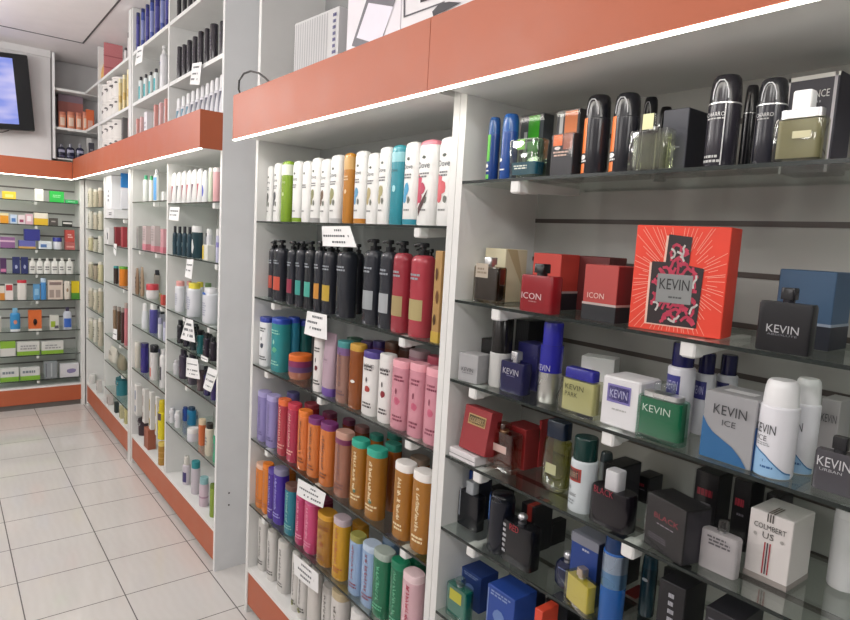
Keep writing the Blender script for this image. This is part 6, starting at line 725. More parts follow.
['bottle','bottle',.9508,5.1703,1.0534,-1.5708,.0537,.0376,.1463,'pale bottle on fourth shelf of the corner bay','bottle',None,{'body':'pl:d0c8a0','cap':'pl:dcd8cc','ch':.13,'cw':.8,'sh':.08,'rows':[(-.2,.4,.2,.7,5,'pl:6c6858')]}],
['bottle','bottle',.9519,5.5485,.8164,-1.5708,.057,.0399,.1511,'cream bottle on fifth shelf of the corner bay','bottle',None,{'body':'pl:c4bca8','cap':'pl:dcd8cc','ch':.13,'cw':.8,'sh':.08,'rows':[(-.2,.4,.2,.7,5,'pl:6c6858')]}],
['bottle','bottle',.9513,5.364,.8164,-1.5708,.0553,.0387,.157,'beige bottle on fifth shelf of the corner bay','bottle',None,{'body':'pl:d0cab4','cap':'pl:dcd8cc','ch':.13,'cw':.8,'sh':.08,'rows':[(-.2,.4,.2,.7,5,'pl:6c6858')]}],
['bottle','bottle',.9505,5.1714,.8164,-1.5708,.0529,.037,.1871,'pale bottle on fifth shelf of the corner bay','bottle',None,{'body':'pl:bcb49c','cap':'pl:dcd8cc','ch':.13,'cw':.8,'sh':.08,'rows':[(-.2,.4,.2,.7,5,'pl:6c6858')]}],
['bottle','bottle',.9519,5.5485,.5604,-1.5708,.057,.0399,.1639,'cream bottle on sixth shelf of the corner bay','bottle',None,{'body':'pl:c8c4b0','cap':'pl:dcd8cc','ch':.13,'cw':.8,'sh':.08,'rows':[(-.2,.4,.2,.7,5,'pl:6c6858')]}],
['bottle','bottle',.9514,5.3685,.5604,-1.5708,.0554,.0388,.1762,'beige bottle on sixth shelf of the corner bay','bottle',None,{'body':'pl:d4d2c4','cap':'pl:dcd8cc','ch':.13,'cw':.8,'sh':.08,'rows':[(-.2,.4,.2,.7,5,'pl:6c6858')]}],
['bottle','bottle',.9508,5.1767,.5604,-1.5708,.0538,.0376,.2138,'pale bottle on sixth shelf of the corner bay','bottle',None,{'body':'pl:c4bca8','cap':'pl:dcd8cc','ch':.13,'cw':.8,'sh':.08,'rows':[(-.2,.4,.2,.7,5,'pl:6c6858')]}],
['bottle','bottle',.9587,5.5503,.1874,-1.5708,.0534,.0534,.0748,'wide white canister on bottom deck of the corner bay','bottle',None,{'body':'pl:dcdad6','cap':'pl:e4e2e0','ch':.12,'cs':'flat','n':2}],
['carton','carton',.9478,5.2193,.1874,-1.5708,.0395,.0316,.0971,'white carton with a dark mark on bottom deck of the corner bay','box',None,{'body':'ca:d4d0cc','lab':[(-.3,.1,.2,.5,'ca:444850')]}],
['bottle','bottle',.9468,3.2426,1.9609,-1.5708,.0427,.0295,.159,'white spray bottle, first from left on upper deck by the grey panel','bottle','white spray bottle on upper deck by the grey panel',{'body':'pl:dcdce2','cap':'pl:e8e8ea','ch':.3,'cs':'spray','cw':.75,'sh':.1,'n':2.2,'poly':[([(-.48,.05),(-.05,.05),(.45,.62),(.05,.62)],'pl:2c6c84')]}],
['bottle','bottle',.9466,3.1664,1.9609,-1.5708,.0418,.0293,.1605,'white spray bottle, second from left on upper deck by the grey panel','bottle','white spray bottle on upper deck by the grey panel',{'body':'pl:dcdce2','cap':'pl:e8e8ea','ch':.3,'cs':'spray','cw':.75,'sh':.1,'n':2.2,'poly':[([(-.48,.05),(-.05,.05),(.45,.62),(.05,.62)],'pl:2c6c84')]}],
['bottle','bottle',.9462,3.0923,1.9609,-1.5708,.0405,.0284,.1619,'white spray bottle, third from left on upper deck by the grey panel','bottle','white spray bottle on upper deck by the grey panel',{'body':'pl:dcdce2','cap':'pl:e8e8ea','ch':.3,'cs':'spray','cw':.75,'sh':.1,'n':2.2,'poly':[([(-.48,.05),(-.05,.05),(.45,.62),(.05,.62)],'pl:2c6c84')]}],
['bottle','bottle',.9459,3.0215,1.9609,-1.5708,.0397,.0278,.1632,'white spray bottle, fourth from left on upper deck by the grey panel','bottle','white spray bottle on upper deck by the grey panel',{'body':'pl:dcdce2','cap':'pl:e8e8ea','ch':.3,'cs':'spray','cw':.75,'sh':.1,'n':2.2,'poly':[([(-.48,.05),(-.05,.05),(.45,.62),(.05,.62)],'pl:34344c')]}],
['bottle','bottle',.9458,2.9539,1.9609,-1.5708,.0394,.0276,.1646,'white spray bottle, fifth from left on upper deck by the grey panel','bottle','white spray bottle on upper deck by the grey panel',{'body':'pl:dcdce2','cap':'pl:e8e8ea','ch':.3,'cs':'spray','cw':.75,'sh':.1,'n':2.2,'poly':[([(-.48,.05),(-.05,.05),(.45,.62),(.05,.62)],'pl:34344c')]}],
['bottle','bottle',.9456,2.8881,1.9609,-1.5708,.0388,.0272,.1659,'white spray bottle, sixth from left on upper deck by the grey panel','bottle','white spray bottle on upper deck by the grey panel',{'body':'pl:dcdce2','cap':'pl:e8e8ea','ch':.3,'cs':'spray','cw':.75,'sh':.1,'n':2.2,'poly':[([(-.48,.05),(-.05,.05),(.45,.62),(.05,.62)],'pl:34344c')]}],
['bottle','bottle',.9453,2.8247,1.9609,-1.5708,.038,.0266,.1671,'white spray bottle, seventh from left on upper deck by the grey panel','bottle','white spray bottle on upper deck by the grey panel',{'body':'pl:dcdce2','cap':'pl:e8e8ea','ch':.3,'cs':'spray','cw':.75,'sh':.1,'n':2.2,'poly':[([(-.48,.05),(-.05,.05),(.45,.62),(.05,.62)],'pl:34344c')]}],
['bottle','bottle',.9449,2.7629,1.9609,-1.5708,.0373,.0258,.1681,'white spray bottle, eighth from left on upper deck by the grey panel','bottle','white spray bottle on upper deck by the grey panel',{'body':'pl:dcdce2','cap':'pl:e8e8ea','ch':.3,'cs':'spray','cw':.75,'sh':.1,'n':2.2,'poly':[([(-.48,.05),(-.05,.05),(.45,.62),(.05,.62)],'pl:34344c')]}],
['bottle','bottle',.9449,2.7044,1.9609,-1.5708,.0363,.0257,.1694,'white spray bottle, ninth from left on upper deck by the grey panel','bottle','white spray bottle on upper deck by the grey panel',{'body':'pl:dcdce2','cap':'pl:e8e8ea','ch':.3,'cs':'spray','cw':.75,'sh':.1,'n':2.2,'poly':[([(-.48,.05),(-.05,.05),(.45,.62),(.05,.62)],'pl:34344c')]}],
['bottle','bottle',.9447,2.6475,1.9609,-1.5708,.0362,.0253,.1705,'white spray bottle, tenth from left on upper deck by the grey panel','bottle','white spray bottle on upper deck by the grey panel',{'body':'pl:dcdce2','cap':'pl:e8e8ea','ch':.3,'cs':'spray','cw':.75,'sh':.1,'n':2.2,'poly':[([(-.48,.05),(-.05,.05),(.45,.62),(.05,.62)],'pl:34344c')]}],
['bottle','bottle',.9427,3.235,2.2054,-1.5708,.0271,.0213,.1577,'tall dark bottle, first from left on upper board by the grey panel','bottle','tall dark bottle on upper board by the grey panel',{'body':'gl:2c2830','cap':'gl:24202a','ch':.12,'cs':'flat','cw':1,'n':2.2,'rows':[(-.3,.3,.3,.7,4,'pl:5c5468')]}],
['bottle','bottle',.9425,3.1557,2.2054,-1.5708,.0262,.0209,.1509,'tall dark bottle, second from left on upper board by the grey panel','bottle','tall dark bottle on upper board by the grey panel',{'body':'gl:2c2830','cap':'gl:24202a','ch':.12,'cs':'flat','cw':1,'n':2.2,'rows':[(-.3,.3,.3,.7,4,'pl:5c5468')]}],
['bottle','bottle',.943,3.0801,2.2054,-1.5708,.0276,.0221,.1554,'tall dark bottle, third from left on upper board by the grey panel','bottle','tall dark bottle on upper board by the grey panel',{'body':'gl:2c2830','cap':'gl:24202a','ch':.12,'cs':'flat','cw':1,'n':2.2,'rows':[(-.3,.3,.3,.7,4,'pl:5c5468')]}],
['bottle','bottle',.9427,2.9998,2.2054,-1.5708,.0263,.0214,.1544,'tall dark bottle, fourth from left on upper board by the grey panel','bottle','tall dark bottle on upper board by the grey panel',{'body':'gl:2c2830','cap':'gl:24202a','ch':.12,'cs':'flat','cw':1,'n':2.2,'rows':[(-.3,.3,.3,.7,4,'pl:5c5468')]}],
['bottle','bottle',.9438,2.922,2.2054,-1.5708,.0299,.0236,.1596,'tall dark bottle, fifth from left on upper board by the grey panel','bottle','tall dark bottle on upper board by the grey panel',{'body':'gl:2c2830','cap':'gl:24202a','ch':.12,'cs':'flat','cw':1,'n':2.2,'rows':[(-.3,.3,.3,.7,4,'pl:5c5468')]}],
['bottle','bottle',.9421,2.8362,2.2054,-1.5708,.0253,.0202,.153,'tall dark bottle, sixth from left on upper board by the grey panel','bottle','tall dark bottle on upper board by the grey panel',{'body':'gl:2c2830','cap':'gl:24202a','ch':.12,'cs':'flat','cw':1,'n':2.2,'rows':[(-.3,.3,.3,.7,4,'pl:5c5468')]}],
['bottle','bottle',.9484,2.7657,2.2054,-1.5708,.0411,.0329,.1565,'tall dark bottle, seventh from left on upper board by the grey panel','bottle','tall dark bottle on upper board by the grey panel',{'body':'gl:2c2830','cap':'gl:24202a','ch':.12,'cs':'flat','cw':1,'n':2.2,'rows':[(-.3,.3,.3,.7,4,'pl:5c5468')]}],
['bottle','bottle',.9443,2.6492,2.2054,-1.5708,.0309,.0247,.1406,'tall dark bottle, eighth from left on upper board by the grey panel','bottle','tall dark bottle on upper board by the grey panel',{'body':'gl:2c2830','cap':'gl:24202a','ch':.12,'cs':'flat','cw':1,'n':2.2,'rows':[(-.3,.3,.3,.7,4,'pl:5c5468')]}],
['bottle','bottle',.9418,3.2469,2.4954,-1.5708,.0244,.0195,.1709,'dark bottle under the ceiling, first from left on topmost board by the grey panel','bottle','dark bottle under the ceiling on topmost board by the grey panel',{'body':'gl:2c2c30','cap':'gl:202024','ch':.12,'rows':[(-.3,.3,.3,.7,4,'pl:606068')]}],
['bottle','bottle',.9415,3.1586,2.4954,-1.5708,.0238,.019,.1621,'dark bottle under the ceiling, second from left on topmost board by the grey panel','bottle','dark bottle under the ceiling on topmost board by the grey panel',{'body':'gl:2c2c30','cap':'gl:202024','ch':.12,'rows':[(-.3,.3,.3,.7,4,'pl:606068')]}],
['bottle','bottle',.9413,3.0745,2.4954,-1.5708,.0237,.0186,.1538,'dark bottle under the ceiling, third from left on topmost board by the grey panel','bottle','dark bottle under the ceiling on topmost board by the grey panel',{'body':'gl:2c2c30','cap':'gl:202024','ch':.12,'rows':[(-.3,.3,.3,.7,4,'pl:606068')]}],
['bottle','bottle',.9412,2.9946,2.4954,-1.5708,.0234,.0184,.146,'dark bottle under the ceiling, fourth from left on topmost board by the grey panel','bottle','dark bottle under the ceiling on topmost board by the grey panel',{'body':'gl:2c2c30','cap':'gl:202024','ch':.12,'rows':[(-.3,.3,.3,.7,4,'pl:606068')]}],
['bottle','bottle',.9409,2.9173,2.4954,-1.5708,.0228,.0179,.1383,'dark bottle under the ceiling, fifth from left on topmost board by the grey panel','bottle','dark bottle under the ceiling on topmost board by the grey panel',{'body':'gl:2c2c30','cap':'gl:202024','ch':.12,'rows':[(-.3,.3,.3,.7,4,'pl:606068')]}],
['bottle','bottle',.9409,2.8438,2.4954,-1.5708,.0222,.0178,.1311,'dark bottle under the ceiling, sixth from left on topmost board by the grey panel','bottle','dark bottle under the ceiling on topmost board by the grey panel',{'body':'gl:2c2c30','cap':'gl:202024','ch':.12,'rows':[(-.3,.3,.3,.7,4,'pl:606068')]}],
['bottle','bottle',.9406,2.7729,2.4954,-1.5708,.0219,.0172,.124,'dark bottle under the ceiling, seventh from left on topmost board by the grey panel','bottle','dark bottle under the ceiling on topmost board by the grey panel',{'body':'gl:2c2c30','cap':'gl:202024','ch':.12,'rows':[(-.3,.3,.3,.7,4,'pl:606068')]}],
['bottle','bottle',.9405,2.7051,2.4954,-1.5708,.0212,.017,.1174,'dark bottle under the ceiling, eighth from left on topmost board by the grey panel','bottle','dark bottle under the ceiling on topmost board by the grey panel',{'body':'gl:2c2c30','cap':'gl:202024','ch':.12,'rows':[(-.3,.3,.3,.7,4,'pl:606068')]}],
['bottle','bottle',.9416,4.0383,2.4954,-1.5708,.0241,.0193,.2183,'tall violet-blue bottle, first from left on topmost board of the second upper bay','bottle','tall violet-blue bottle on topmost board of the second upper bay',{'body':'gl:3c3c88','cap':'gl:30386c','ch':.1,'cs':'flat','cw':1,'band':[(.2,.7,'pl:4c4c98')]}],
['bottle','bottle',.9421,3.929,2.4954,-1.5708,.0247,.0201,.2138,'tall blue bottle, first from left on topmost board of the second upper bay','bottle','tall blue bottle on topmost board of the second upper bay',{'body':'gl:4858a8','cap':'gl:30386c','ch':.1,'cs':'flat','cw':1,'band':[(.2,.7,'pl:8890c8')]}],
['bottle','bottle',.9418,3.8289,2.4954,-1.5708,.0245,.0196,.2104,'tall violet-blue bottle, second from left on topmost board of the second upper bay','bottle','tall violet-blue bottle on topmost board of the second upper bay',{'body':'gl:3c3c88','cap':'gl:30386c','ch':.1,'cs':'flat','cw':1,'band':[(.2,.7,'pl:4c4c98')]}],
['bottle','bottle',.9424,3.7361,2.4954,-1.5708,.026,.0208,.2185,'tall blue bottle, second from left on topmost board of the second upper bay','bottle','tall blue bottle on topmost board of the second upper bay',{'body':'gl:4858a8','cap':'gl:30386c','ch':.1,'cs':'flat','cw':1,'band':[(.2,.7,'pl:8890c8')]}],
['bottle','bottle',.9438,3.6369,2.4954,-1.5708,.029,.0236,.2187,'tall violet-blue bottle, third from left on topmost board of the second upper bay','bottle','tall violet-blue bottle on topmost board of the second upper bay',{'body':'gl:3c3c88','cap':'gl:30386c','ch':.1,'cs':'flat','cw':1,'band':[(.2,.7,'pl:4c4c98')]}],
['bottle','bottle',.9423,3.5326,2.4954,-1.5708,.0256,.0205,.2204,'tall blue bottle, third from left on topmost board of the second upper bay','bottle','tall blue bottle on topmost board of the second upper bay',{'body':'gl:4858a8','cap':'gl:30386c','ch':.1,'cs':'flat','cw':1,'band':[(.2,.7,'pl:8890c8')]}],
['bottle','bottle',.9402,3.4445,2.4954,-1.5708,.0206,.0165,.2154,'tall violet-blue bottle, fourth from left on topmost board of the second upper bay','bottle','tall violet-blue bottle on topmost board of the second upper bay',{'body':'gl:3c3c88','cap':'gl:30386c','ch':.1,'cs':'flat','cw':1,'band':[(.2,.7,'pl:4c4c98')]}],
['bottle','bottle',.9446,3.9781,2.2054,-1.5708,.0359,.0252,.1399,'white and teal bottle, first from left on upper board of the second bay','bottle','white and teal bottle on upper board of the second bay',{'body':'pl:dce4e4','cap':'gl:3c3c40','ch':.15,'cs':'flat','cw':.6,'sh':.05,'lab':[(-.4,.4,.1,.6,'pl:2ca0a8')]}],
['bottle','bottle',.9444,3.8657,2.2054,-1.5708,.0355,.0249,.135,'white and teal bottle, second from left on upper board of the second bay','bottle','white and teal bottle on upper board of the second bay',{'body':'pl:dce4e4','cap':'gl:3c3c40','ch':.15,'cs':'flat','cw':.6,'sh':.05,'lab':[(-.4,.4,.1,.6,'pl:2ca0a8')]}],
['bottle','bottle',.944,3.7587,2.2054,-1.5708,.0342,.0239,.1302,'white and teal bottle, third from left on upper board of the second bay','bottle','white and teal bottle on upper board of the second bay',{'body':'pl:dce4e4','cap':'gl:3c3c40','ch':.15,'cs':'flat','cw':.6,'sh':.05,'lab':[(-.4,.4,.1,.6,'pl:2ca0a8')]}],
['bottle','bottle',.9449,3.6563,2.2054,-1.5708,.0363,.0258,.1286,'white and teal bottle, fourth from left on upper board of the second bay','bottle','white and teal bottle on upper board of the second bay',{'body':'pl:dce4e4','cap':'gl:3c3c40','ch':.15,'cs':'flat','cw':.6,'sh':.05,'lab':[(-.4,.4,.1,.6,'pl:2ca0a8')]}],
['bottle','bottle',.9505,3.531,2.2054,-1.5708,.0459,.0371,.2239,'white pump bottle with a small violet mark on upper board of the second bay','bottle',None,{'body':'pl:d8d8dc','cap':'pl:e4e4e4','ch':.18,'cs':'pump','cw':.4,'sh':.1,'dot':[(-.1,.6,.15,.05,'pl:5c5cb0')]}],
['carton','carton',.9396,4.0243,1.9609,-1.5708,.0253,.0152,.1518,'pink and white packet, first from left on upper deck of the second bay','box','pink and white packet on upper deck of the second bay',{'body':'ca:d89890','lab':[(-.3,.1,.2,.8,'ca:ece0e0')]}],
['carton','carton',.9397,3.9353,1.9609,-1.5708,.0258,.0155,.1528,'pink and white packet, second from left on upper deck of the second bay','box','pink and white packet on upper deck of the second bay',{'body':'ca:e0b4b4','lab':[(-.3,.1,.2,.8,'ca:ece0e0')]}],
['carton','carton',.9409,3.6396,1.9609,-1.5708,.0297,.0178,.1815,'pink and white packet, third from left on upper deck of the second bay','box','pink and white packet on upper deck of the second bay',{'body':'ca:d89890','lab':[(-.3,.1,.2,.8,'ca:ece0e0')]}],
['carton','carton',.9398,3.5344,1.9609,-1.5708,.0261,.0157,.1777,'pink and white packet, fourth from left on upper deck of the second bay','box','pink and white packet on upper deck of the second bay',{'body':'ca:e0b4b4','lab':[(-.3,.1,.2,.8,'ca:ece0e0')]}],
['carton','carton',.9397,3.4416,1.9609,-1.5708,.0256,.0154,.1853,'pink and white packet, fifth from left on upper deck of the second bay','box','pink and white packet on upper deck of the second bay',{'body':'ca:d89890','lab':[(-.3,.1,.2,.8,'ca:ece0e0')]}],
['carton','carton',.9469,3.8245,1.9609,-1.5708,.0595,.0297,.1658,'white packet among the pink ones on upper deck of the second bay','box',None,{'body':'ca:e8e6ea','rows':[(-.3,.3,.3,.7,3,'ca:a8a8b0')]}],
['carton','carton',.992,4.9436,2.4954,-1.5708,.006,.12,.241,'pink wrapped pack on topmost board of the third upper bay','box',None,{'body':'ca:d88488','lab':[(-.5,.5,.3,.33,'ca:b85c64'),(-.5,.5,.62,.65,'ca:b85c64')],'side':{'lab':[(-.5,.5,.3,.33,'ca:b85c64'),(-.5,.5,.62,.65,'ca:b85c64')]},'r':.01,'wrap':1}],
['bag','pouch',.9501,5.0379,2.4954,-1.5708,.0602,.0361,.1149,'small gold packet on topmost board of the third upper bay','bag',None,{'body':'pl:d8a860'}],
['bottle','bottle',.9403,4.3344,2.4954,-1.5708,.0208,.0166,.0816,'dark-topped white bottle, left-hand one of two on topmost board of the third upper bay','bottle','dark-topped white bottle on topmost board of the third upper bay',{'body':'pl:d4d0d0','cap':'gl:50484c','ch':.2}],
['bottle','bottle',.9406,4.2498,2.4954,-1.5708,.022,.0172,.1526,'dark-topped white bottle, right-hand one of two on topmost board of the third upper bay','bottle','dark-topped white bottle on topmost board of the third upper bay',{'body':'pl:d4d0d0','cap':'gl:50484c','ch':.2}],
['bottle','bottle',.9434,4.4923,2.2054,-1.5708,.0228,.0228,.212,'cream and gold tin, first from left on upper board of the third bay','bottle','cream and gold tin on upper board of the third bay',{'body':'pl:dcc890','cap':'pl:e4dcb8','ch':.12,'cs':'flat','cw':1,'n':2,'band':[(.3,.5,'pl:c8a860')]}],
['bottle','bottle',.9433,4.3784,2.2054,-1.5708,.0226,.0226,.2178,'cream and gold tin, second from left on upper board of the third bay','bottle','cream and gold tin on upper board of the third bay',{'body':'pl:dcc890','cap':'pl:e4dcb8','ch':.12,'cs':'flat','cw':1,'n':2,'band':[(.3,.5,'pl:c8a860')]}],
['bottle','bottle',.9435,4.2669,2.2054,-1.5708,.0229,.0229,.2289,'cream and gold tin, third from left on upper board of the third bay','bottle','cream and gold tin on upper board of the third bay',{'body':'pl:dcc890','cap':'pl:e4dcb8','ch':.12,'cs':'flat','cw':1,'n':2,'band':[(.3,.5,'pl:c8a860')]}],
['paper_roll','jar',1.005,4.988,2.2054,-1.5708,.154,.154,.125,'white spotted roll, lower layer, third from post on upper board in bay three','paper roll','white printed paper roll on upper board of the third bay',{'body':'pa:dcd8d4','cap':'pa:e4e0dc','ch':.1,'dot':[(0,.5,.2,.12,'pa:504c4c'),(-.3,.3,.1,.08,'pa:5c5858'),(.3,.7,.08,.06,'pa:5c5858')]}],
['paper_roll','jar',1.005,4.988,2.3314,-1.5708,.154,.154,.125,'white spotted roll, upper layer, third from post on upper board in bay three','paper roll','white printed paper roll on upper board of the third bay',{'body':'pa:dcd8d4','cap':'pa:e4e0dc','ch':.1,'dot':[(0,.5,.2,.12,'pa:504c4c'),(-.3,.3,.1,.08,'pa:5c5858'),(.3,.7,.08,.06,'pa:5c5858')]}],
['paper_roll','jar',1.005,4.83,2.2054,-1.5708,.154,.154,.125,'white spotted roll, lower layer, second from post on upper board in bay three','paper roll','white printed paper roll on upper board of the third bay',{'body':'pa:dcd8d4','cap':'pa:e4e0dc','ch':.1,'dot':[(0,.5,.2,.12,'pa:504c4c'),(-.3,.3,.1,.08,'pa:5c5858'),(.3,.7,.08,.06,'pa:5c5858')]}],
['paper_roll','jar',1.005,4.83,2.3314,-1.5708,.154,.154,.125,'white spotted roll, upper layer, second from post on upper board in bay three','paper roll','white printed paper roll on upper board of the third bay',{'body':'pa:dcd8d4','cap':'pa:e4e0dc','ch':.1,'dot':[(0,.5,.2,.12,'pa:504c4c'),(-.3,.3,.1,.08,'pa:5c5858'),(.3,.7,.08,.06,'pa:5c5858')]}],
['paper_roll','jar',1.005,4.672,2.2054,-1.5708,.154,.154,.125,'white spotted roll, lower layer, first from post on upper board in bay three','paper roll','white printed paper roll on upper board of the third bay',{'body':'pa:dcd8d4','cap':'pa:e4e0dc','ch':.1,'dot':[(0,.5,.2,.12,'pa:504c4c'),(-.3,.3,.1,.08,'pa:5c5858'),(.3,.7,.08,.06,'pa:5c5858')]}],
['paper_roll','jar',1.005,4.672,2.3314,-1.5708,.154,.154,.125,'white spotted roll, upper layer, first from post on upper board in bay three','paper roll','white printed paper roll on upper board of the third bay',{'body':'pa:dcd8d4','cap':'pa:e4e0dc','ch':.1,'dot':[(0,.5,.2,.12,'pa:504c4c'),(-.3,.3,.1,.08,'pa:5c5858'),(.3,.7,.08,.06,'pa:5c5858')]}],
['paper_roll','jar',1.005,4.988,1.9609,-1.5708,.154,.154,.11,'white spotted roll, lower layer, third from post on upper deck in bay three','paper roll','white printed paper roll on upper deck of the third bay',{'body':'pa:dcd8d4','cap':'pa:e4e0dc','ch':.1,'dot':[(0,.5,.2,.12,'pa:504c4c'),(-.3,.3,.1,.08,'pa:5c5858'),(.3,.7,.08,.06,'pa:5c5858')]}],
['paper_roll','jar',1.005,4.988,2.0719,-1.5708,.154,.154,.11,'white spotted roll, upper layer, third from post on upper deck in bay three','paper roll','white printed paper roll on upper deck of the third bay',{'body':'pa:dcd8d4','cap':'pa:e4e0dc','ch':.1,'dot':[(0,.5,.2,.12,'pa:504c4c'),(-.3,.3,.1,.08,'pa:5c5858'),(.3,.7,.08,.06,'pa:5c5858')]}],
['paper_roll','jar',1.005,4.83,1.9609,-1.5708,.154,.154,.11,'white spotted roll, lower layer, second from post on upper deck in bay three','paper roll','white printed paper roll on upper deck of the third bay',{'body':'pa:dcd8d4','cap':'pa:e4e0dc','ch':.1,'dot':[(0,.5,.2,.12,'pa:504c4c'),(-.3,.3,.1,.08,'pa:5c5858'),(.3,.7,.08,.06,'pa:5c5858')]}],
['paper_roll','jar',1.005,4.83,2.0719,-1.5708,.154,.154,.11,'white spotted roll, upper layer, second from post on upper deck in bay three','paper roll','white printed paper roll on upper deck of the third bay',{'body':'pa:dcd8d4','cap':'pa:e4e0dc','ch':.1,'dot':[(0,.5,.2,.12,'pa:504c4c'),(-.3,.3,.1,.08,'pa:5c5858'),(.3,.7,.08,.06,'pa:5c5858')]}],
['paper_roll','jar',1.005,4.672,1.9609,-1.5708,.154,.154,.11,'white spotted roll, lower layer, first from post on upper deck in bay three','paper roll','white printed paper roll on upper deck of the third bay',{'body':'pa:dcd8d4','cap':'pa:e4e0dc','ch':.1,'dot':[(0,.5,.2,.12,'pa:504c4c'),(-.3,.3,.1,.08,'pa:5c5858'),(.3,.7,.08,.06,'pa:5c5858')]}],
['paper_roll','jar',1.005,4.672,2.0719,-1.5708,.154,.154,.11,'white spotted roll, upper layer, first from post on upper deck in bay three','paper roll','white printed paper roll on upper deck of the third bay',{'body':'pa:dcd8d4','cap':'pa:e4e0dc','ch':.1,'dot':[(0,.5,.2,.12,'pa:504c4c'),(-.3,.3,.1,.08,'pa:5c5858'),(.3,.7,.08,.06,'pa:5c5858')]}],
['carton','carton',.9465,4.3908,1.9609,-1.5708,.0363,.0291,.2011,'grey carton beside the printed rolls on upper deck of third bay','box',None,{'body':'ca:6c6868','lab':[(-.5,.5,.48,.5,'ca:343234')]}],
['carton','carton',.9399,4.2257,1.9609,-1.5708,.0176,.0158,.1749,'red carton on upper deck of the third bay','box',None,{'body':'ca:b04850'}],
['bottle','bottle',.7716,5.6392,2.2054,0,.0506,.0303,.1181,'peach and pink jar-shaped bottle, first from left on corner cupboard board','bottle','peach and pink jar-shaped bottle on corner cupboard board',{'body':'pl:d88c6c','cap':'pl:c87860','ch':.2,'cs':'flat','cw':1,'n':2,'lab':[(-.3,.3,.15,.65,'pl:e4c8b4')]}],
['bottle','bottle',.8313,5.6403,2.2054,0,.0544,.0326,.1282,'peach and pink jar-shaped bottle, second from left on corner cupboard board','bottle','peach and pink jar-shaped bottle on corner cupboard board',{'body':'pl:d88c6c','cap':'pl:c87860','ch':.2,'cs':'flat','cw':1,'n':2,'lab':[(-.3,.3,.15,.65,'pl:e4c8b4')]}],
['bottle','bottle',.885,5.6368,2.2054,0,.0428,.0257,.1291,'peach and pink jar-shaped bottle, third from left on corner cupboard board','bottle','peach and pink jar-shaped bottle on corner cupboard board',{'body':'pl:d88c6c','cap':'pl:c87860','ch':.2,'cs':'flat','cw':1,'n':2,'lab':[(-.3,.3,.15,.65,'pl:e4c8b4')]}],
['bottle','bottle',.9294,5.6357,2.2054,0,.0391,.0234,.144,'peach and pink jar-shaped bottle, fourth from left on corner cupboard board','bottle','peach and pink jar-shaped bottle on corner cupboard board',{'body':'pl:d88c6c','cap':'pl:c87860','ch':.2,'cs':'flat','cw':1,'n':2,'lab':[(-.3,.3,.15,.65,'pl:e4c8b4')]}],
['carton','carton',.8443,5.772,2.2054,0,.1698,.08,.268,'long dusky carton behind the peach bottles on corner cupboard board','box',None,{'body':'ca:907c88','band':[(.5,.8,'ca:b06c64')]}],
['carton','carton',.9621,5.6379,2.2054,0,.0557,.0279,.1652,'orange carton on corner cupboard board','box',None,{'body':'ca:d86c40','lab':[(-.3,.3,.1,.5,'ca:d8a898')]}],
['bottle','bottle',.7634,5.6411,1.9729,0,.057,.0342,.1095,'navy bottle with a pale label, first from left on corner cupboard floor','bottle','navy bottle with a pale label on corner cupboard floor',{'body':'gl:24243c','cap':'gl:8c8c98','ch':.22,'cs':'flat','cw':.35,'sh':.2,'n':2.4,'lab':[(-.4,.4,.42,.6,'pl:a8a8c0'),(-.4,.4,.1,.2,'pl:50506c')]}],
['bottle','bottle',.8265,5.6416,1.9729,0,.0587,.0352,.1166,'navy bottle with a pale label, second from left on corner cupboard floor','bottle','navy bottle with a pale label on corner cupboard floor',{'body':'gl:24243c','cap':'gl:8c8c98','ch':.22,'cs':'flat','cw':.35,'sh':.2,'n':2.4,'lab':[(-.4,.4,.42,.6,'pl:a8a8c0'),(-.4,.4,.1,.2,'pl:50506c')]}],
['bottle','bottle',.8922,5.6416,1.9729,0,.0588,.0353,.1218,'navy bottle with a pale label, third from left on corner cupboard floor','bottle','navy bottle with a pale label on corner cupboard floor',{'body':'gl:24243c','cap':'gl:8c8c98','ch':.22,'cs':'flat','cw':.35,'sh':.2,'n':2.4,'lab':[(-.4,.4,.42,.6,'pl:a8a8c0'),(-.4,.4,.1,.2,'pl:50506c')]}],
['carton','carton',.9617,5.6771,1.9729,0,.0343,.0103,.185,'tilted white card on corner cupboard floor','box',None,{'body':'ca:dcdad8'}],
['carton','carton',.9717,5.6386,1.9729,0,.0365,.0292,.144,'dark grey carton on corner cupboard floor','box',None,{'body':'ca:44424c','rows':[(-.4,.4,.2,.7,3,'ca:9c9ca4')]}],
['carton','carton',.4211,5.6632,1.6314,0,.0846,.0423,.055,'yellow carton on first far wall shelf','box',None,{'body':'ca:e8c83c','lab':[(-.3,.3,.2,.6,'ca:f0dc80')]}],
['carton','carton',.6132,5.6561,1.6314,0,.0564,.0282,.0914,'white box-shaped bottle on first far wall shelf','box',None,{'body':'ca:f2f2ea','lab':[(-.3,.3,.2,.6,'ca:e0e8d8')]}],
['carton','carton',.7315,5.666,1.6314,0,.0961,.048,.0835,'bright green carton on first far wall shelf','box',None,{'body':'ca:2cb84c','rows':[(-.3,.3,.4,.7,2,'ca:a8e8b0')]}],
['carton','carton',.8322,5.6638,1.6314,0,.0874,.0437,.0262,'flat green carton on first far wall shelf','box',None,{'body':'ca:3cb868','rows':[(-.3,.3,.3,.7,1,'ca:b0e8c0')]}],
['carton','carton',.3219,5.6567,1.6314,0,.0589,.0294,.0567,'white and blue carton on first far wall shelf','box',None,{'body':'ca:dce0e8'}],
['carton','carton',.3323,5.6546,1.4484,0,.0505,.0252,.0643,'amber carton at the edge on second far wall shelf','box',None,{'body':'ca:d89c30'}],
['carton','carton',.3881,5.6549,1.4484,0,.0514,.0257,.0756,'orange and cream carton on second far wall shelf','box',None,{'body':'ca:e8a02c','band':[(.75,1,'ca:ece0b0')]}],
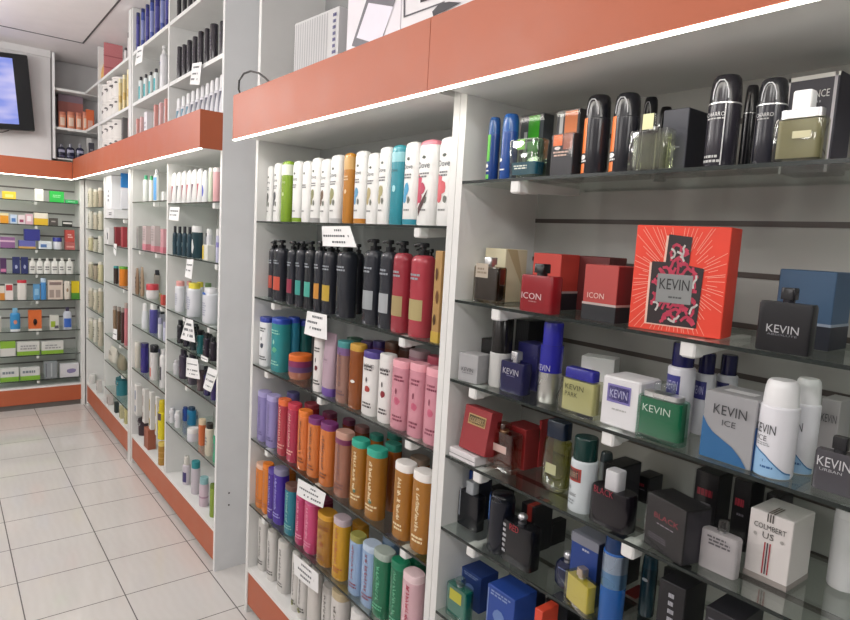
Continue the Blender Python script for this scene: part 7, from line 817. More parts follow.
['carton','carton',.4458,5.6527,1.4484,0,.0427,.0213,.0685,'white and blue carton on second far wall shelf','box',None,{'body':'ca:c8d8ec','lab':[(-.3,.3,.2,.6,'ca:5080c0')]}],
['carton','carton',.4962,5.6525,1.4484,0,.042,.021,.0682,'white and pink carton on second far wall shelf','box',None,{'body':'ca:e8dce0','lab':[(-.3,.3,.2,.5,'ca:a04868')]}],
['carton','carton',.5456,5.6536,1.4484,0,.0465,.0233,.0792,'pink-framed carton on second far wall shelf','box',None,{'body':'ca:e0b8c4','lab':[(-.3,.3,.3,.8,'ca:f0e8ec')]}],
['carton','carton',.6237,5.6647,1.4484,0,.0909,.0455,.0923,'white carton with a yellow lower half on second far wall shelf','box',None,{'body':'ca:f0ead8','band':[(0,.55,'ca:e0b830')]}],
['carton','carton',.7074,5.6568,1.4484,0,.0591,.0296,.0595,'dark grey carton on second far wall shelf','box',None,{'body':'ca:54504c','rows':[(-.3,.3,.4,.7,1,'ca:c0bcb8')]}],
['carton','carton',.8024,5.659,1.4484,0,.0681,.0341,.0421,'low black carton with a white strip on second far wall shelf','box',None,{'body':'ca:30302c','lab':[(-.45,.45,.45,.75,'ca:dcdcd8')]}],
['carton','carton',.4061,5.6648,1.2644,0,.0912,.0456,.081,'purple and pink carton on third far wall shelf','box',None,{'body':'ca:8c6090','band':[(.55,.7,'ca:d8b8cc')]}],
['carton','carton',.5309,5.682,1.2644,0,.1068,.08,.06,'violet-blue carton with a gold foot on third far wall shelf','box',None,{'body':'ca:6468b0','band':[(0,.25,'ca:d0a860')]}],
['carton','carton',.6498,5.6642,1.2644,0,.0886,.0443,.0615,'white carton with a blue mark on third far wall shelf','box',None,{'body':'ca:d8e0e4','lab':[(-.35,.1,.2,.6,'ca:5c80b8')]}],
['jar','jar',.7344,5.6739,1.2644,0,.0637,.0637,.0924,'white tub with a blue lid on third far wall shelf','jar',None,{'body':'pl:dce0e8','cap':'pl:343c90','ch':.35}],
['carton','carton',.8201,5.682,1.2644,0,.066,.08,.06,'pinkish red carton on third far wall shelf','box',None,{'body':'ca:b86460','lab':[(-.4,.4,.3,.5,'ca:d8a098')]}],
['carton','carton',.5642,5.677,1.3264,0,.1011,.07,.086,'big indigo carton lying on the violet-blue carton of the far wall','box',None,{'body':'ca:34388c'}],
['carton','carton',.8189,5.672,1.3264,0,.0637,.06,.0939,'red carton piled on the pinkish red carton of the far wall','box',None,{'body':'ca:c05048','rows':[(-.3,.3,.3,.7,2,'ca:f0d0c8')]}],
['carton','carton',.3275,5.6526,1.0714,0,.0422,.0211,.1214,'violet carton on fourth far wall shelf','box',None,{'body':'ca:6c3c78'}],
['carton','carton',.3757,5.6519,1.0714,0,.0397,.0198,.1153,'plum carton on fourth far wall shelf','box',None,{'body':'ca:50305c','lab':[(-.4,.4,.1,.3,'ca:d080a8')]}],
['carton','carton',.4574,5.6539,1.0714,0,.0476,.0238,.1265,'navy carton, left-hand one of two on fourth far wall shelf','box','navy carton on fourth far wall shelf',{'body':'ca:2c3468','dot':[(0,.4,.2,.15,'ca:a8b0d0')]}],
['carton','carton',.5115,5.6534,1.0714,0,.0455,.0227,.1265,'navy carton, right-hand one of two on fourth far wall shelf','box','navy carton on fourth far wall shelf',{'body':'ca:2c3468','dot':[(0,.4,.2,.15,'ca:a8b0d0')]}],
['bottle','bottle',.5642,5.656,1.0714,0,.0468,.0281,.1201,'white round-shouldered bottle, first from left on fourth far wall shelf','bottle','white round-shouldered bottle on fourth far wall shelf',{'body':'pl:e8e8e4','cap':'pl:dcdcd8','ch':.2,'cs':'flat','cw':.4,'sh':.2,'n':3,'rows':[(-.35,.3,.2,.5,2,'pl:707070')]}],
['bottle','bottle',.6132,5.6562,1.0714,0,.0473,.0284,.1214,'white round-shouldered bottle, second from left on fourth far wall shelf','bottle','white round-shouldered bottle on fourth far wall shelf',{'body':'pl:e8e8e4','cap':'pl:dcdcd8','ch':.2,'cs':'flat','cw':.4,'sh':.2,'n':3,'rows':[(-.35,.3,.2,.5,2,'pl:707070')]}],
['bottle','bottle',.6629,5.6564,1.0714,0,.0478,.0287,.1227,'white round-shouldered bottle, third from left on fourth far wall shelf','bottle','white round-shouldered bottle on fourth far wall shelf',{'body':'pl:e8e8e4','cap':'pl:dcdcd8','ch':.2,'cs':'flat','cw':.4,'sh':.2,'n':3,'rows':[(-.35,.3,.2,.5,2,'pl:707070')]}],
['bottle','bottle',.7134,5.6567,1.0714,0,.0489,.0293,.124,'white round-shouldered bottle, fourth from left on fourth far wall shelf','bottle','white round-shouldered bottle on fourth far wall shelf',{'body':'pl:e8e8e4','cap':'pl:dcdcd8','ch':.2,'cs':'flat','cw':.4,'sh':.2,'n':3,'rows':[(-.35,.3,.2,.5,2,'pl:707070')]}],
['bottle','bottle',.7642,5.6567,1.0714,0,.0489,.0293,.1254,'white round-shouldered bottle, fifth from left on fourth far wall shelf','bottle','white round-shouldered bottle on fourth far wall shelf',{'body':'pl:e8e8e4','cap':'pl:dcdcd8','ch':.2,'cs':'flat','cw':.4,'sh':.2,'n':3,'rows':[(-.35,.3,.2,.5,2,'pl:707070')]}],
['bottle','bottle',.8158,5.657,1.0714,0,.05,.03,.1268,'white round-shouldered bottle, sixth from left on fourth far wall shelf','bottle','white round-shouldered bottle on fourth far wall shelf',{'body':'pl:e8e8e4','cap':'pl:dcdcd8','ch':.2,'cs':'flat','cw':.4,'sh':.2,'n':3,'rows':[(-.35,.3,.2,.5,2,'pl:707070')]}],
['carton','carton',.3269,5.651,.8684,0,.0361,.0181,.1214,'white and amber carton on fifth far wall shelf','box',None,{'body':'ca:dccaa8'}],
['carton','carton',.3659,5.6489,.8684,0,.0277,.0139,.1064,'white carton with an orange foot on fifth far wall shelf','box',None,{'body':'ca:e0d8cc','band':[(0,.5,'ca:d8903c')]}],
['carton','carton',.41,5.6546,.8684,0,.0505,.0253,.1211,'white carton with red cap mark on fifth far wall shelf','box',None,{'body':'ca:e4dcd8','lab':[(-.4,.4,.6,.95,'ca:c83c44')]}],
['bottle','bottle',.4935,5.6605,.8684,0,.0618,.0371,.1516,'white bottle with a red lid on fifth far wall shelf','bottle',None,{'body':'pl:e4e0da','cap':'pl:c82c3c','ch':.15,'cs':'flat','cw':1}],
['carton','carton',.5876,5.653,.8684,0,.044,.022,.1215,'pale blue carton on fifth far wall shelf','box',None,{'body':'ca:5c98c8','lab':[(-.3,.3,.3,.7,'ca:90c0e0')]}],
['bottle','bottle',.6345,5.6534,.8684,0,.0379,.0227,.1686,'tall blue bottle on fifth far wall shelf','bottle',None,{'body':'pl:4c90d0','cap':'pl:c0d4e8','ch':.2}],
['carton','carton',.7148,5.6678,.8684,0,.1031,.0515,.1521,'wide beige carton with grey marks on fifth far wall shelf','box',None,{'body':'ca:d8c8bc','lab':[(-.4,-.1,.1,.5,'ca:a89890'),(.02,.32,.1,.5,'ca:a89890'),(-.4,.4,.75,.9,'ca:907c78')]}],
['bottle','bottle',.798,5.6557,.8684,0,.0456,.0273,.1455,'white tube with brown mark on fifth far wall shelf','bottle',None,{'body':'pl:e0d8cc','inv':1,'cap':'pl:d8d0c4','dot':[(0,.5,.2,.12,'pl:a08060')]}],
['carton','carton',.8552,5.6557,.8684,0,.0548,.0274,.1458,'yellow carton with a green foot on fifth far wall shelf','box',None,{'body':'ca:d8c020','band':[(0,.35,'ca:4c8c30')]}],
['bottle','bottle',.3339,5.6561,.6234,0,.047,.0282,.1222,'white and amber bottle at the edge on sixth far wall shelf','bottle',None,{'body':'pl:dcd8d0'}],
['bottle','bottle',.4456,5.662,.6234,0,.0666,.0399,.1801,'blue household bottle on sixth far wall shelf','bottle',None,{'body':'pl:3c90c8','cap':'pl:80b8dc','ch':.2,'cw':.5,'sh':.1,'band':[(0,.1,'pl:e0e4e8')],'dot':[(0,.4,.2,.1,'pl:d08870')]}],
['carton','carton',.5755,5.6638,.6234,0,.0872,.0436,.1611,'orange carton with a dark portrait on sixth far wall shelf','box',None,{'body':'ca:d86c34','dot':[(0,.42,.18,.2,'ca:382420'),(0,.35,.09,.1,'ca:d8a888')],'band':[(0,.1,'ca:e0dcd0')]}],
['carton','carton',.7056,5.6574,.6234,0,.0617,.0308,.1185,'white carton with a lime mark on sixth far wall shelf','box',None,{'body':'ca:d4d4cc','lab':[(-.4,.1,.2,.6,'ca:a0b83c'),(0,.45,.1,.3,'ca:605c68')]}],
['bottle','bottle',.7987,5.6635,.6234,0,.0615,.0431,.1799,'clear bottle with a blue label and violet cap on sixth far wall shelf','bottle',None,{'body':'pl:c8ccd8','cap':'pl:48405c','ch':.18,'cw':.4,'sh':.2,'lab':[(-.42,.42,.1,.5,'pl:3c68c0')]}],
['carton','carton',.31,5.653,.4324,0,.0549,.022,.1149,'green carton at the edge on seventh far wall shelf','box',None,{'body':'ca:d8d8d4','band':[(.55,1,'ca:8cb83c')]}],
['carton','carton',.3946,5.6613,.4324,0,.0964,.0386,.1126,'green-topped carton on seventh far wall shelf','box',None,{'body':'ca:d8d8d4','band':[(.55,1,'ca:8cb83c')]}],
['carton','carton',.5277,5.6715,.4324,0,.1473,.0589,.1034,'white carton with a green foot line on seventh far wall shelf','box',None,{'body':'ca:d8d8d4','band':[(0,.3,'ca:8cb83c')],'rows':[(-.4,.4,.4,.8,2,'ca:a0a0a0')]}],
['carton','carton',.6904,5.6724,.4324,0,.1518,.0607,.098,'second white carton with green foot on seventh far wall shelf','box',None,{'body':'ca:d8d8d4','band':[(0,.3,'ca:8cb83c')],'rows':[(-.4,.4,.4,.8,2,'ca:a0a0a0')]}],
['carton','carton',.3004,5.6554,.2324,0,.0672,.0269,.11,'white pack with green foot at the edge on eighth far wall shelf','box',None,{'body':'ca:d8dad8','band':[(0,.35,'ca:84b83c')],'rows':[(-.4,.4,.5,.85,1,'ca:7c8890')]}],
['carton','carton',.4032,5.6659,.2324,0,.1197,.0479,.1032,'white pack with a green lower edge on eighth far wall shelf','box',None,{'body':'ca:d8dad8','band':[(0,.35,'ca:84b83c')],'rows':[(-.4,.4,.5,.85,1,'ca:7c8890')]}],
['carton','carton',.5369,5.6681,.2324,0,.1307,.0523,.0996,'white pack with green grass print on eighth far wall shelf','box',None,{'body':'ca:d8dad8','band':[(0,.35,'ca:84b83c')],'rows':[(-.4,.4,.5,.85,1,'ca:7c8890')]}],
['carton','carton',.6772,5.6647,.2324,0,.091,.0455,.1376,'grey clear pack on eighth far wall shelf','box',None,{'body':'ca:98a0a4','wrap':1,'lab':[(-.4,-.3,.1,.9,'ca:707880'),(0,.1,.1,.9,'ca:c0c8cc')]}],
['carton','carton',.808,5.669,.2324,0,.1348,.0539,.1102,'white pack with violet print on eighth far wall shelf','box',None,{'body':'ca:d8d8dc','dot':[(.1,.45,.3,.2,'ca:8880a8')]}]
]
SIGNS = [
{'q':[(.914,1.6871,1.5241),(.914,1.5232,1.5269),(.914,1.482,1.4694),(.914,1.6756,1.4649)],'lines':[(.45,.7,.2,.05),(.05,.88,.48,.05),(.28,.86,.78,.05)],'label':'white paper notice hanging from the top shampoo shelf'},
{'q':[(.914,1.7608,1.2567),(.914,1.6348,1.2597),(.914,1.6288,1.1844),(.914,1.7772,1.1814)],'lines':[(.3,.8,.18,.045),(.1,.62,.42,.045),(.25,.85,.66,.045)],'label':'white paper notice hanging from the second shampoo shelf'},
{'q':[(.914,1.7839,.6967),(.914,1.598,.7131),(.914,1.6129,.6608),(.914,1.7906,.6385)],'lines':[(.5,.7,.2,.05),(.1,.8,.45,.05),(.3,.92,.75,.05)],'label':'creased paper notice hanging above the hot pink bottles'},
{'q':[(.914,1.7999,.4296),(.914,1.6248,.4391),(.914,1.6212,.3758),(.914,1.7875,.3624)],'lines':[(.35,.75,.2,.05),(.2,.85,.5,.05),(.25,.8,.75,.05)],'label':'creased paper notice above the white bottles on the deck'},
{'q':[(.914,3.2582,1.5924),(.914,3.1069,1.5914),(.914,3.1234,1.5245),(.914,3.287,1.5293)],'lines':[(.1,.9,.3,.05),(.1,.8,.6,.05)],'label':'small white tag on the first shelf beside the grey panel'},
{'q':[(.914,2.9845,1.3476),(.914,2.8884,1.3533),(.914,2.913,1.261),(.914,3.0113,1.2646)],'lines':[(.1,.9,.3,.04),(.1,.8,.6,.04)],'label':'narrow white tag under the second shelf beside the grey panel'},
{'q':[(.914,2.9803,1.0686),(.914,2.8844,1.0736),(.914,2.8471,.9745),(.914,3.0676,.9576)],'lines':[(.2,.8,.25,.06),(.1,.9,.5,.06),(.1,.9,.75,.06)],'label':'tapered white price tag under the third shelf beside the grey panel'},
{'q':[(.914,2.9679,.883),(.914,2.8059,.9029),(.914,2.7742,.8177),(.914,2.9762,.7886)],'lines':[(.1,.9,.3,.03),(.1,.9,.6,.04),(.1,.9,.8,.03)],'label':'square white tag under the fourth shelf beside the grey panel'},
{'q':[(.914,2.6651,.8961),(.914,2.5415,.9034),(.914,2.6279,.7928),(.914,2.7294,.7899)],'lines':[(.1,.9,.3,.03),(.1,.9,.55,.04),(.1,.9,.8,.03)],'label':'slanted white tag under the fourth shelf next to the grey panel edge'},
{'q':[(.914,2.7619,.9326),(.914,2.676,.934),(.914,2.6725,.9155),(.914,2.765,.9115)],'lines':[(.1,.9,.5,.1)],'label':'tiny shelf-edge tag above the slanted white tag'},
{'q':[(.914,4.5497,.7878),(.914,4.4444,.7967),(.914,4.4442,.7261),(.914,4.5776,.7182)],'lines':[(.1,.9,.5,.05)],'label':'little white tag under the tan bottle in the narrow far bay'},
{'q':[(.914,4.5346,1.3612),(.914,4.4459,1.3614),(.914,4.475,1.2816),(.914,4.5496,1.3175)],'lines':[(.1,.9,.5,.05)],'label':'little white tag under the dark red carton in narrow far bay'},
{'q':[(.914,2.943,2.2267),(.914,2.8138,2.2096),(.914,2.8424,2.1178),(.914,2.9746,2.1405)],'lines':[(.2,.8,.2,.04),(.2,.8,.5,.04),(.1,.8,.75,.04)],'label':'white paper tag below the tall dark bottles'},
{'q':[(.914,3.9311,2.496),(.914,3.7925,2.4815),(.914,3.8294,2.3953),(.914,3.987,2.4019)],'lines':[(.2,.8,.3,.04),(.2,.8,.6,.04)],'label':'white paper tag below the tall blue bottles'}
]


# ------------------------------------------------------------------ the room
WHITE = 'sa:e6e6e4'; GREY = 'sa:c4c6c8'; ORANGE = 'sa:b9613f'; GLASS = 'tg:f2f7f4'; LED = 'em9:fffbea'; EDGE = 'gl:1c2422'
XF, XB, CEIL = .92, 1.17, 2.75

def tile_mat():
    m = bpy.data.materials.new('floor_tiles'); m.use_nodes = True; nt = m.node_tree; N = nt.nodes; L = nt.links
    b = N['Principled BSDF']; tc = N.new('ShaderNodeTexCoord'); sp = N.new('ShaderNodeSeparateXYZ'); L.new(tc.outputs['Object'], sp.inputs[0])
    def mth(op, a, c, d=None):
        n = N.new('ShaderNodeMath'); n.operation = op
        for i, q in enumerate((a, c, d)):
            if q is None: continue
            if isinstance(q, (int, float)): n.inputs[i].default_value = q
            else: L.new(q, n.inputs[i])
        return n.outputs[0]
    def line(o, off, pitch):
        t = mth('DIVIDE', mth('SUBTRACT', o, off), pitch); f = mth('FRACT', t, 0)
        e = mth('ABSOLUTE', mth('SUBTRACT', f, .5), 0)
        return mth('GREATER_THAN', e, .5-.0022/pitch)
    g = mth('MAXIMUM', line(sp.outputs[0], .2190, .341), line(sp.outputs[1], 2.2500, .3205))
    no = N.new('ShaderNodeTexNoise'); no.inputs['Scale'].default_value = 2.2; no.inputs['Detail'].default_value = 4; L.new(tc.outputs['Object'], no.inputs[0])
    wv = N.new('ShaderNodeTexWave'); wv.inputs['Scale'].default_value = 9; wv.inputs['Distortion'].default_value = 6; wv.inputs['Detail'].default_value = 3; L.new(tc.outputs['Object'], wv.inputs[0])
    r = N.new('ShaderNodeMixRGB'); r.inputs[1].default_value = lin('d2cfcc'); r.inputs[2].default_value = lin('dddad7'); L.new(no.outputs[0], r.inputs[0])
    r2 = N.new('ShaderNodeMixRGB'); r2.inputs[2].default_value = lin('cecac6'); L.new(r.outputs[0], r2.inputs[1]); L.new(mth('MULTIPLY', wv.outputs[1], .18), r2.inputs[0])
    mx = N.new('ShaderNodeMixRGB'); L.new(g, mx.inputs[0]); L.new(r2.outputs[0], mx.inputs[1]); mx.inputs[2].default_value = lin('5e5a58')
    L.new(mx.outputs[0], b.inputs['Base Color'])
    L.new(mth('MULTIPLY_ADD', g, .5, mth('MULTIPLY_ADD', no.outputs[0], .05, .05)), b.inputs['Roughness'])
    return m
struct('floor', MB().box(-3.2, 1.25, -2.5, 6.0, -.04, 0), tile_mat())
struct('ceiling', MB().box(-3.2, 1.25, -2.5, 6.0, CEIL, CEIL+.05), 'sa:f0eaea')
m = MB(); m.box(.832, .842, -2.5, 5.15, CEIL-.003, CEIL+.0); struct('trim_1', m, 'sa:4a4848')
m = MB(); m.box(-3.2, .842, 5.145, 5.155, CEIL-.003, CEIL+.0); struct('trim_2', m, 'sa:4a4848')
struct('wall_right', MB().box(1.2, 1.25, -2.5, 6.0, 0, CEIL), 'sa:c9c9c9')
struct('wall_far', MB().box(-3.2, 1.2, 5.9, 5.95, 0, CEIL), 'sa:d6d4d2')
struct('wall_left', MB().box(-3.25, -3.2, -2.5, 6.0, 0, CEIL), 'sa:d6d4d2')
# boarded upper part of the far wall, left of the corner cupboard
struct('wall_upper', MB().box(-3.2, .692, 5.60, 5.64, 1.94, CEIL), 'sa:dedcdc')
struct('trim_3', MB().box(-3.2, .692, 5.585, 5.60, CEIL-.05, CEIL), 'sa:d8d6d6')
struct('trim_4', MB().box(.690, .697, 5.590, 5.60, 1.96, CEIL), 'sa:6e6a6a')

def bracket(x, y, z, parent, far=False, arm=.2):
    """moulded white glass clip with its arm back to the wall"""
    m = MB()
    if far:
        m.box(x-.008, x+.008, y+.02, y+.045, z-.03, z-.001); m.box(x-.005, x+.005, y+.045, y+.22, z-.018, z-.004)
    else:
        m.rbox(.03, .026, 0, .029, .003); m.v = [(x+.016+a, y+b, z-.0305+c) for a, b, c in m.v]
        k = len(m.v); m.add([(x+.028, y-.007, z-.029), (x+.028, y+.007, z-.029), (x+arm, y+.007, z-.018), (x+arm, y-.007, z-.018),
               (x+.028, y-.007, z-.004), (x+.028, y+.007, z-.004), (x+arm, y+.007, z-.004), (x+arm, y-.007, z-.004)],
              [(3,2,1,0),(4,5,6,7),(0,1,5,4),(1,2,6,5),(2,3,7,6),(3,0,4,7)])
    m.build('bracket', 'pl:e8e8e6', parent)
def shelf(x0, x1, y0, y1, z, parent, edge):
    t = .006
    s = MB().box(x0, x1, y0, y1, z-t, z).build('glass_shelf', GLASS, parent)
    m = MB()
    if edge == 'x': m.box(x0-.0012, x0+.0004, y0, y1, z-t, z)
    else: m.box(x0, x1, y0-.0012, y0+.0004, z-t, z)
    m.build('glass_edge', EDGE, s)

def run_unit(label, y0, y1, zs, dividers=(), clips=(), slots=(), fascia=True, deck=.187, panels=(1, 1), top=(), fy=None, wall=None, ptop=(CEIL-.004, CEIL-.004), upper=True, xf=XF):
    root = thing('shelving_unit', (0, 0, 0), 0, label, 'shelves')
    T = .021
    for k, yy in ((0, y0), (1, y1-T)):
        if panels[k]: MB().box(xf, XB+.02, yy, yy+T, 0, ptop[k]).build('side_panel', WHITE, root)
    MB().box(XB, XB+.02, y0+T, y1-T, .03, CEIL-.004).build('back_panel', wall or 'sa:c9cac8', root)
    if slots:
        for z in slots: MB().box(XB-.002, XB+.0005, y0+T, y1-T, z-.005, z+.005).build('slot_rail', 'sa:4c4440', root)
    for dv in dividers: MB().box(xf, XB, dv, dv+T, deck, 1.81).build('divider', WHITE, root)
    MB().box(xf+.004, xf+.022, y0+T, y1-T, .035, deck-.012).build('kick_panel', ORANGE, root)
    MB().box(xf+.03, xf+.045, y0+T, y1-T, 0, .035).build('plinth', 'sa:77736f', root)
    MB().box(xf, XB, y0+T, y1-T, deck-.014, deck).build('deck', WHITE, root)
    ed = [y0+T]+[q for dv in dividers for q in (dv, dv+T)]+[y1-T]
    bays = [(ed[i], ed[i+1]) for i in range(0, len(ed), 2)]
    for i, zz in enumerate(zs):
        for z in zz: shelf(xf+.001, XB, bays[i][0]+.001, bays[i][1]-.001, z, root, 'x')
    for (y, z) in clips: bracket(xf, y, z, root)
    f0, f1 = fy or (y0, y1)
    if fascia:
        MB().box(xf-.095, xf-.077, f0, f1, 1.815, 1.965).build('fascia', ORANGE, root)
        MB().box(xf-.077, XB, f0+T, f1-T, 1.822, 1.838).build('soffit', WHITE, root)
        MB().box(xf-.094, xf-.085, f0+.002, f1-.002, 1.8105, 1.8145).build('led_strip', LED, root)
    MB().box(xf-.077, XB, f0+(T if ptop[0] > 2 else 0), f1-(T if ptop[1] > 2 else 0), 1.945, 1.96).build('upper_deck', WHITE, root)
    if top:
        for z in top: MB().box(xf+.002, XB, y0+T, y1-T, z-.018, z).build('board_shelf', WHITE, root)
    return root

H1, H2 = 1.060, 1.083
run_unit('white wall unit with the perfume shelves under an orange fascia', -.35, 1.082, [[R1, R2, R3, R4, R5, R6, R7]],
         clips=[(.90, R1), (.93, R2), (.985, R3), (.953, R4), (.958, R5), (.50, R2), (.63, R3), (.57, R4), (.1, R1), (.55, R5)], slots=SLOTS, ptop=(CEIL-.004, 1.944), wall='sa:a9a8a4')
run_unit('white wall unit with shampoo shelves between the grey panel and the perfumes', 1.0835, 2.218, [[A1, A2, A3, A4, A5]],
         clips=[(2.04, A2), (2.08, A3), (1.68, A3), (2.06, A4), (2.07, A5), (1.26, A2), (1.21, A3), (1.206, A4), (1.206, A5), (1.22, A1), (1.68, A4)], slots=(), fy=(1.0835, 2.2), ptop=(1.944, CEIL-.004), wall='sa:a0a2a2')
u3 = run_unit('white wall unit behind the grey end panel, two bays of toiletries', 2.553, 4.085, [[B1, B2, B3, B4, B5, B6], [C1, C2, C3, C4, C5]], dividers=(3.325,),
         clips=[(2.66, B1), (3.0, B2), (2.62, B2), (3.05, B3), (2.7, B3), (3.0, B5), (3.6, C1), (3.55, C2), (3.9, C2), (3.45, C3)], top=(2.205, 2.495), panels=(0, 1))
MB().box(XF-.001, XB+.02, 2.553, 2.574, 0, CEIL-.004).build('end_panel', 'sa:e2e4e6', u3)
MB().box(XF-.003, XF-.0011, 2.5535, 2.5735, 0, CEIL-.004).build('edge_strip', 'sa:ececec', u3)
MB().box(XF, XB, 3.325, 3.346, 1.962, CEIL-.02).build('divider', WHITE, u3)
MB().box(XF-.077, XF-.0032, 2.5535, 2.56, 1.8155, 1.9645).build('fascia_end', ORANGE, u3)
for zz in (.10, .045): 
    m = MB(); m.loft([[(.975+.004*math.cos(a), 2.5515, zz+.25+.004*math.sin(a)) for a in [PI*k/4 for k in range(8)]], [(.975+.004*math.cos(a), 2.5535, zz+.25+.004*math.sin(a)) for a in [PI*k/4 for k in range(8)]]]); m.build('screw_cap', 'pl:3a3a3a', u3)
u4 = run_unit('white wall unit at the far corner with narrow bays', 4.15, 5.60, [[D1, D2, D3, D4, D5, D6], [E1, E2, E3, E4, E5, E6]], dividers=(4.87,),
         clips=[(4.3, D1), (4.3, D3), (4.4, D4), (4.35, D5)], top=(2.205, 2.495), panels=(1, 0), fy=(4.085, 5.535))
MB().box(XF, XB+.02, 5.579, 5.60, 0, 1.82).build('side_panel', WHITE, u4)
MB().box(XF, XB, 5.07, 5.09, 1.962, CEIL-.02).build('divider', WHITE, u4)
struct('trim_5', MB().box(XF-.004, XB+.02, 4.088, 4.148, 0, CEIL-.004), 'sa:dededc')

# far wall unit: faces the camera
root = thing('shelving_unit', (0, 5.62, 0), 0, 'white slatted wall unit of medicines below the television', 'shelves')
def fp(name, x0, x1, y0, y1, z0, z1, mt, par=None):
    m = MB().box(x0, x1, y0-5.62, y1-5.62, z0, z1); return m.build(name, mt, par or root)
fp('side_panel', .886, .915, 5.61, 5.87, 0, 1.82, WHITE)
fp('back_panel', -1.4, .886, 5.87, 5.89, .03, 1.94, 'sa:c6c7c4')
for z in FS: fp('slot_rail', -1.4, .886, 5.867, 5.8705, z-.006, z+.006, 'sa:6a6664')
fp('kick_panel', -1.4, .886, 5.62, 5.64, .045, .168, ORANGE); fp('plinth', -1.4, .886, 5.645, 5.66, 0, .045, 'sa:77736f')
fp('deck', -1.4, .886, 5.62, 5.87, .168, .18, WHITE)
for i, z in enumerate(FW):
    s = fp('glass_shelf', -1.4, .885, 5.63, 5.868, z-.006, z, GLASS)
    fp('glass_edge', -1.4, .885, 5.6288, 5.6304, z-.006, z, EDGE, s)
    for bx in (.59, -.2): bracket(bx, .0, z, root, True)
fp('fascia', -1.4, .822, 5.53, 5.548, 1.812, 1.94, ORANGE)
fp('soffit', -1.4, .822, 5.548, 5.87, 1.82, 1.836, WHITE)
fp('led_strip', -1.4, .822, 5.531, 5.542, 1.807, 1.8115, LED)
fp('upper_deck', -1.4, .69, 5.548, 5.60, 1.925, 1.94, WHITE)

# corner cupboard above the fascia, with L shaped boards
root = thing('corner_cupboard', (.7, 5.60, 1.96), 0, 'open white corner cupboard next to the television', 'cupboard')
def cp(name, x0, x1, y0, y1, z0, z1, mt): return MB().box(x0-.7, x1-.7, y0-5.6, y1-5.6, z0-1.96, z1-1.96).build(name, mt, root)
cp('side_panel', .70, .718, 5.59, 5.88, 1.962, CEIL-.005, 'sa:eeeeee')
cp('back_panel', .718, 1.165, 5.86, 5.88, 1.962, CEIL-.005, 'sa:c8c6c6')
cp('base_board', .718, 1.165, 5.61, 5.86, 1.962, 1.972, WHITE)
for z in (2.205, 2.495): cp('board_shelf', .718, 1.165, 5.61, 5.86, z-.018, z, WHITE)

# television, mounted slightly crooked
root = thing('television', (.135, 5.50, 2.365), 0, 'black framed television on the far wall showing a pale violet screen', 'television')
root.rotation_euler = (0, math.radians(-4.5), 0)
w, h = .84, .53; t = .026
m = MB(); m.rbox(w, .05, 0, h, .004); m.v = [(a, b, c-h/2) for a, b, c in m.v]; m.build('casing', 'gl:15171a', root)
def scr():
    m = bpy.data.materials.new('screen'); m.use_nodes = True; N = m.node_tree.nodes; L = m.node_tree.links
    for n in list(N): N.remove(n)
    o = N.new('ShaderNodeOutputMaterial'); e = N.new('ShaderNodeEmission'); e.inputs[1].default_value = 1.0
    tc = N.new('ShaderNodeTexCoord'); no = N.new('ShaderNodeTexNoise'); no.inputs['Scale'].default_value = 3.5; no.inputs['Detail'].default_value = 2
    mp = N.new('ShaderNodeMapping'); mp.inputs['Scale'].default_value = (1, 1, 3); mp.inputs['Rotation'].default_value = (0, .5, 0)
    L.new(tc.outputs['Object'], mp.inputs[0]); L.new(mp.outputs[0], no.inputs[0])
    r = N.new('ShaderNodeValToRGB'); r.color_ramp.elements[0].position = .38; r.color_ramp.elements[0].color = lin('8e9be8'); r.color_ramp.elements[1].position = .62; r.color_ramp.elements[1].color = lin('ccc8f4')
    L.new(no.outputs[0], r.inputs[0]); L.new(r.outputs[0], e.inputs[0]); L.new(e.outputs[0], o.inputs[0]); return m
MB().box(-w/2+.028, w/2-.095, -.0285, -.0262, -h/2+.04, h/2-.035).build('screen', scr(), root)
MB().box(-.1, .1, .025, .085, -.1, .1).build('wall_mount', 'pl:222222', root)
m = MB(); m.tube([(.1, 0, -h/2-.001), (.15, 0, -h/2-.02), (.22, .0, -h/2-.02), (.26, 0, -h/2-.004)], .003, 6); m.build('cable', 'pl:303030', root, True)

# cable looping over the near fascia
m = MB(); m.tube(CABLE, .0035, 8); tag(m.build('power_cable', 'gl:1b1b1b', None, True), 'black cable looping above the orange fascia corner', 'cable')

# ------------------------------------------------------------------ goods on the shelves
for rec in ITEMS: place(rec)
for s in SIGNS: sign(s)
PCEIL, PLED, WORLD, EXPO = 33, .9, .06, 0

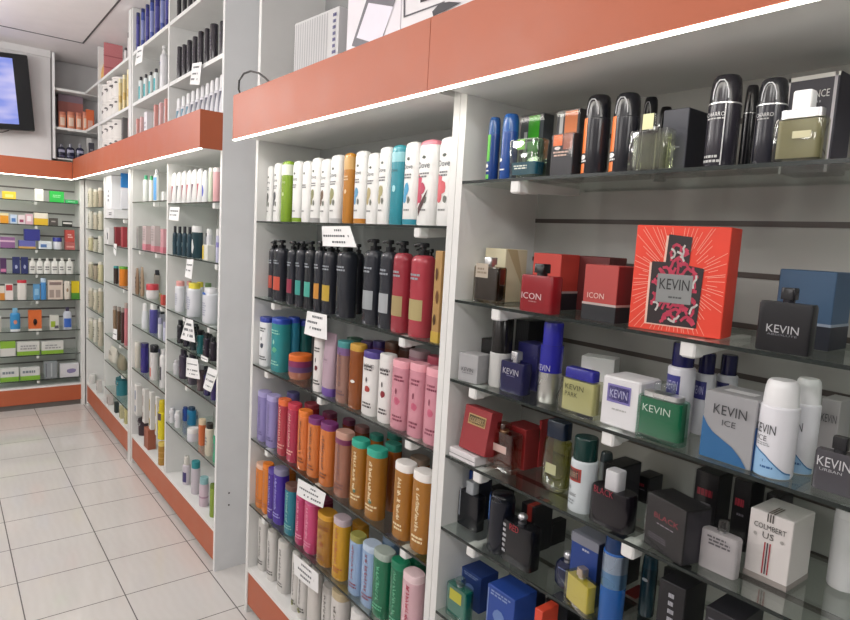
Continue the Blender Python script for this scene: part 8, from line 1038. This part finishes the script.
# ------------------------------------------------------------------ light and camera
def area(name, loc, rot, sx, sy, power, col):
    l = bpy.data.lights.new(name, 'AREA'); l.shape = 'RECTANGLE'; l.size = sx; l.size_y = sy; l.energy = power; l.color = col
    o = bpy.data.objects.new(name, l); COL.objects.link(o); o.location = loc; o.rotation_euler = rot; return o
for (x, y) in ((-.5, .1), (-.5, 2.2), (-.5, 4.3), (-.5, -1.7), (-2.3, 1.2), (-2.3, 3.6)):  # unseen tube fixtures, added and hung low to brighten shelves, panels and ceiling
    r = thing('ceiling_light', (x, y, CEIL), 0, 'added white tube light, out of view above the shop aisle', 'light', 'added ceiling tube lights')
    m = MB(); m.rbox(.07, 1.22, -.30, -.26, .004); m.build('housing', WHITE, r)
    for sy in (-.45, .45): MB().box(-.004, .004, sy-.004, sy+.004, -.26, 0).build('rod', 'me:b0b0b0', r)
    m = MB(); m.tube([(0, -.58, -.325), (0, .58, -.325)], .013, 10); m.build('tube', 'em6:fffdf8', r, True)
    for dy in (-.2, .2):  # point lamps below each added tube carry most of its light
        l = bpy.data.lights.new('added_tube_lamp', 'POINT'); l.energy = PCEIL*(.6 if x < -1 else .85 if y < -1 else 1.3 if y > 4 else .9 if y > 1 else .68)/2; l.color = (1, .975, .95); l.shadow_soft_size = .12
        o = bpy.data.objects.new('added_tube_lamp', l); COL.objects.link(o); o.location = (x, y+dy*1.5, CEIL-.42)
area('strip_lamp', (XF-.07, .93, 1.803), (0, math.radians(-25), 0), .01, 2.5, PLED, (1, .98, .92))
area('strip_lamp', (XF-.07, 4.04, 1.803), (0, math.radians(-25), 0), .01, 2.9, PLED*2, (1, .98, .9))
area('strip_lamp', (-.28, 5.55, 1.80), (math.radians(25), 0, 0), 2.2, .01, PLED*2, (1, .98, .88))
w = bpy.data.worlds.new('world'); SC.world = w; w.use_nodes = True
w.node_tree.nodes['Background'].inputs[0].default_value = (.86, .9, 1, 1); w.node_tree.nodes['Background'].inputs[1].default_value = WORLD
cam = bpy.data.cameras.new('camera'); co = bpy.data.objects.new('camera', cam); COL.objects.link(co)
cam.sensor_width = 36; cam.sensor_fit = 'HORIZONTAL'; cam.lens = 26.245; cam.clip_start = .02
X_ = (0.78820252, -0.02470885, 0.61491972); Y_ = (-0.6128411, -0.12282016, 0.78060297); Z_ = (0.05623673, -0.9921213, -0.11194976)
co.matrix_world = Matrix(((X_[0], -X_[1], -X_[2], 0), (Y_[0], -Y_[1], -Y_[2], 0), (Z_[0], -Z_[1], -Z_[2], 1.5), (0, 0, 0, 1)))
SC.camera = co
SC.view_settings.view_transform = 'Standard'; SC.view_settings.look = 'None'; SC.view_settings.gamma = 1; SC.view_settings.use_curve_mapping = False
SC.view_settings.exposure = EXPO
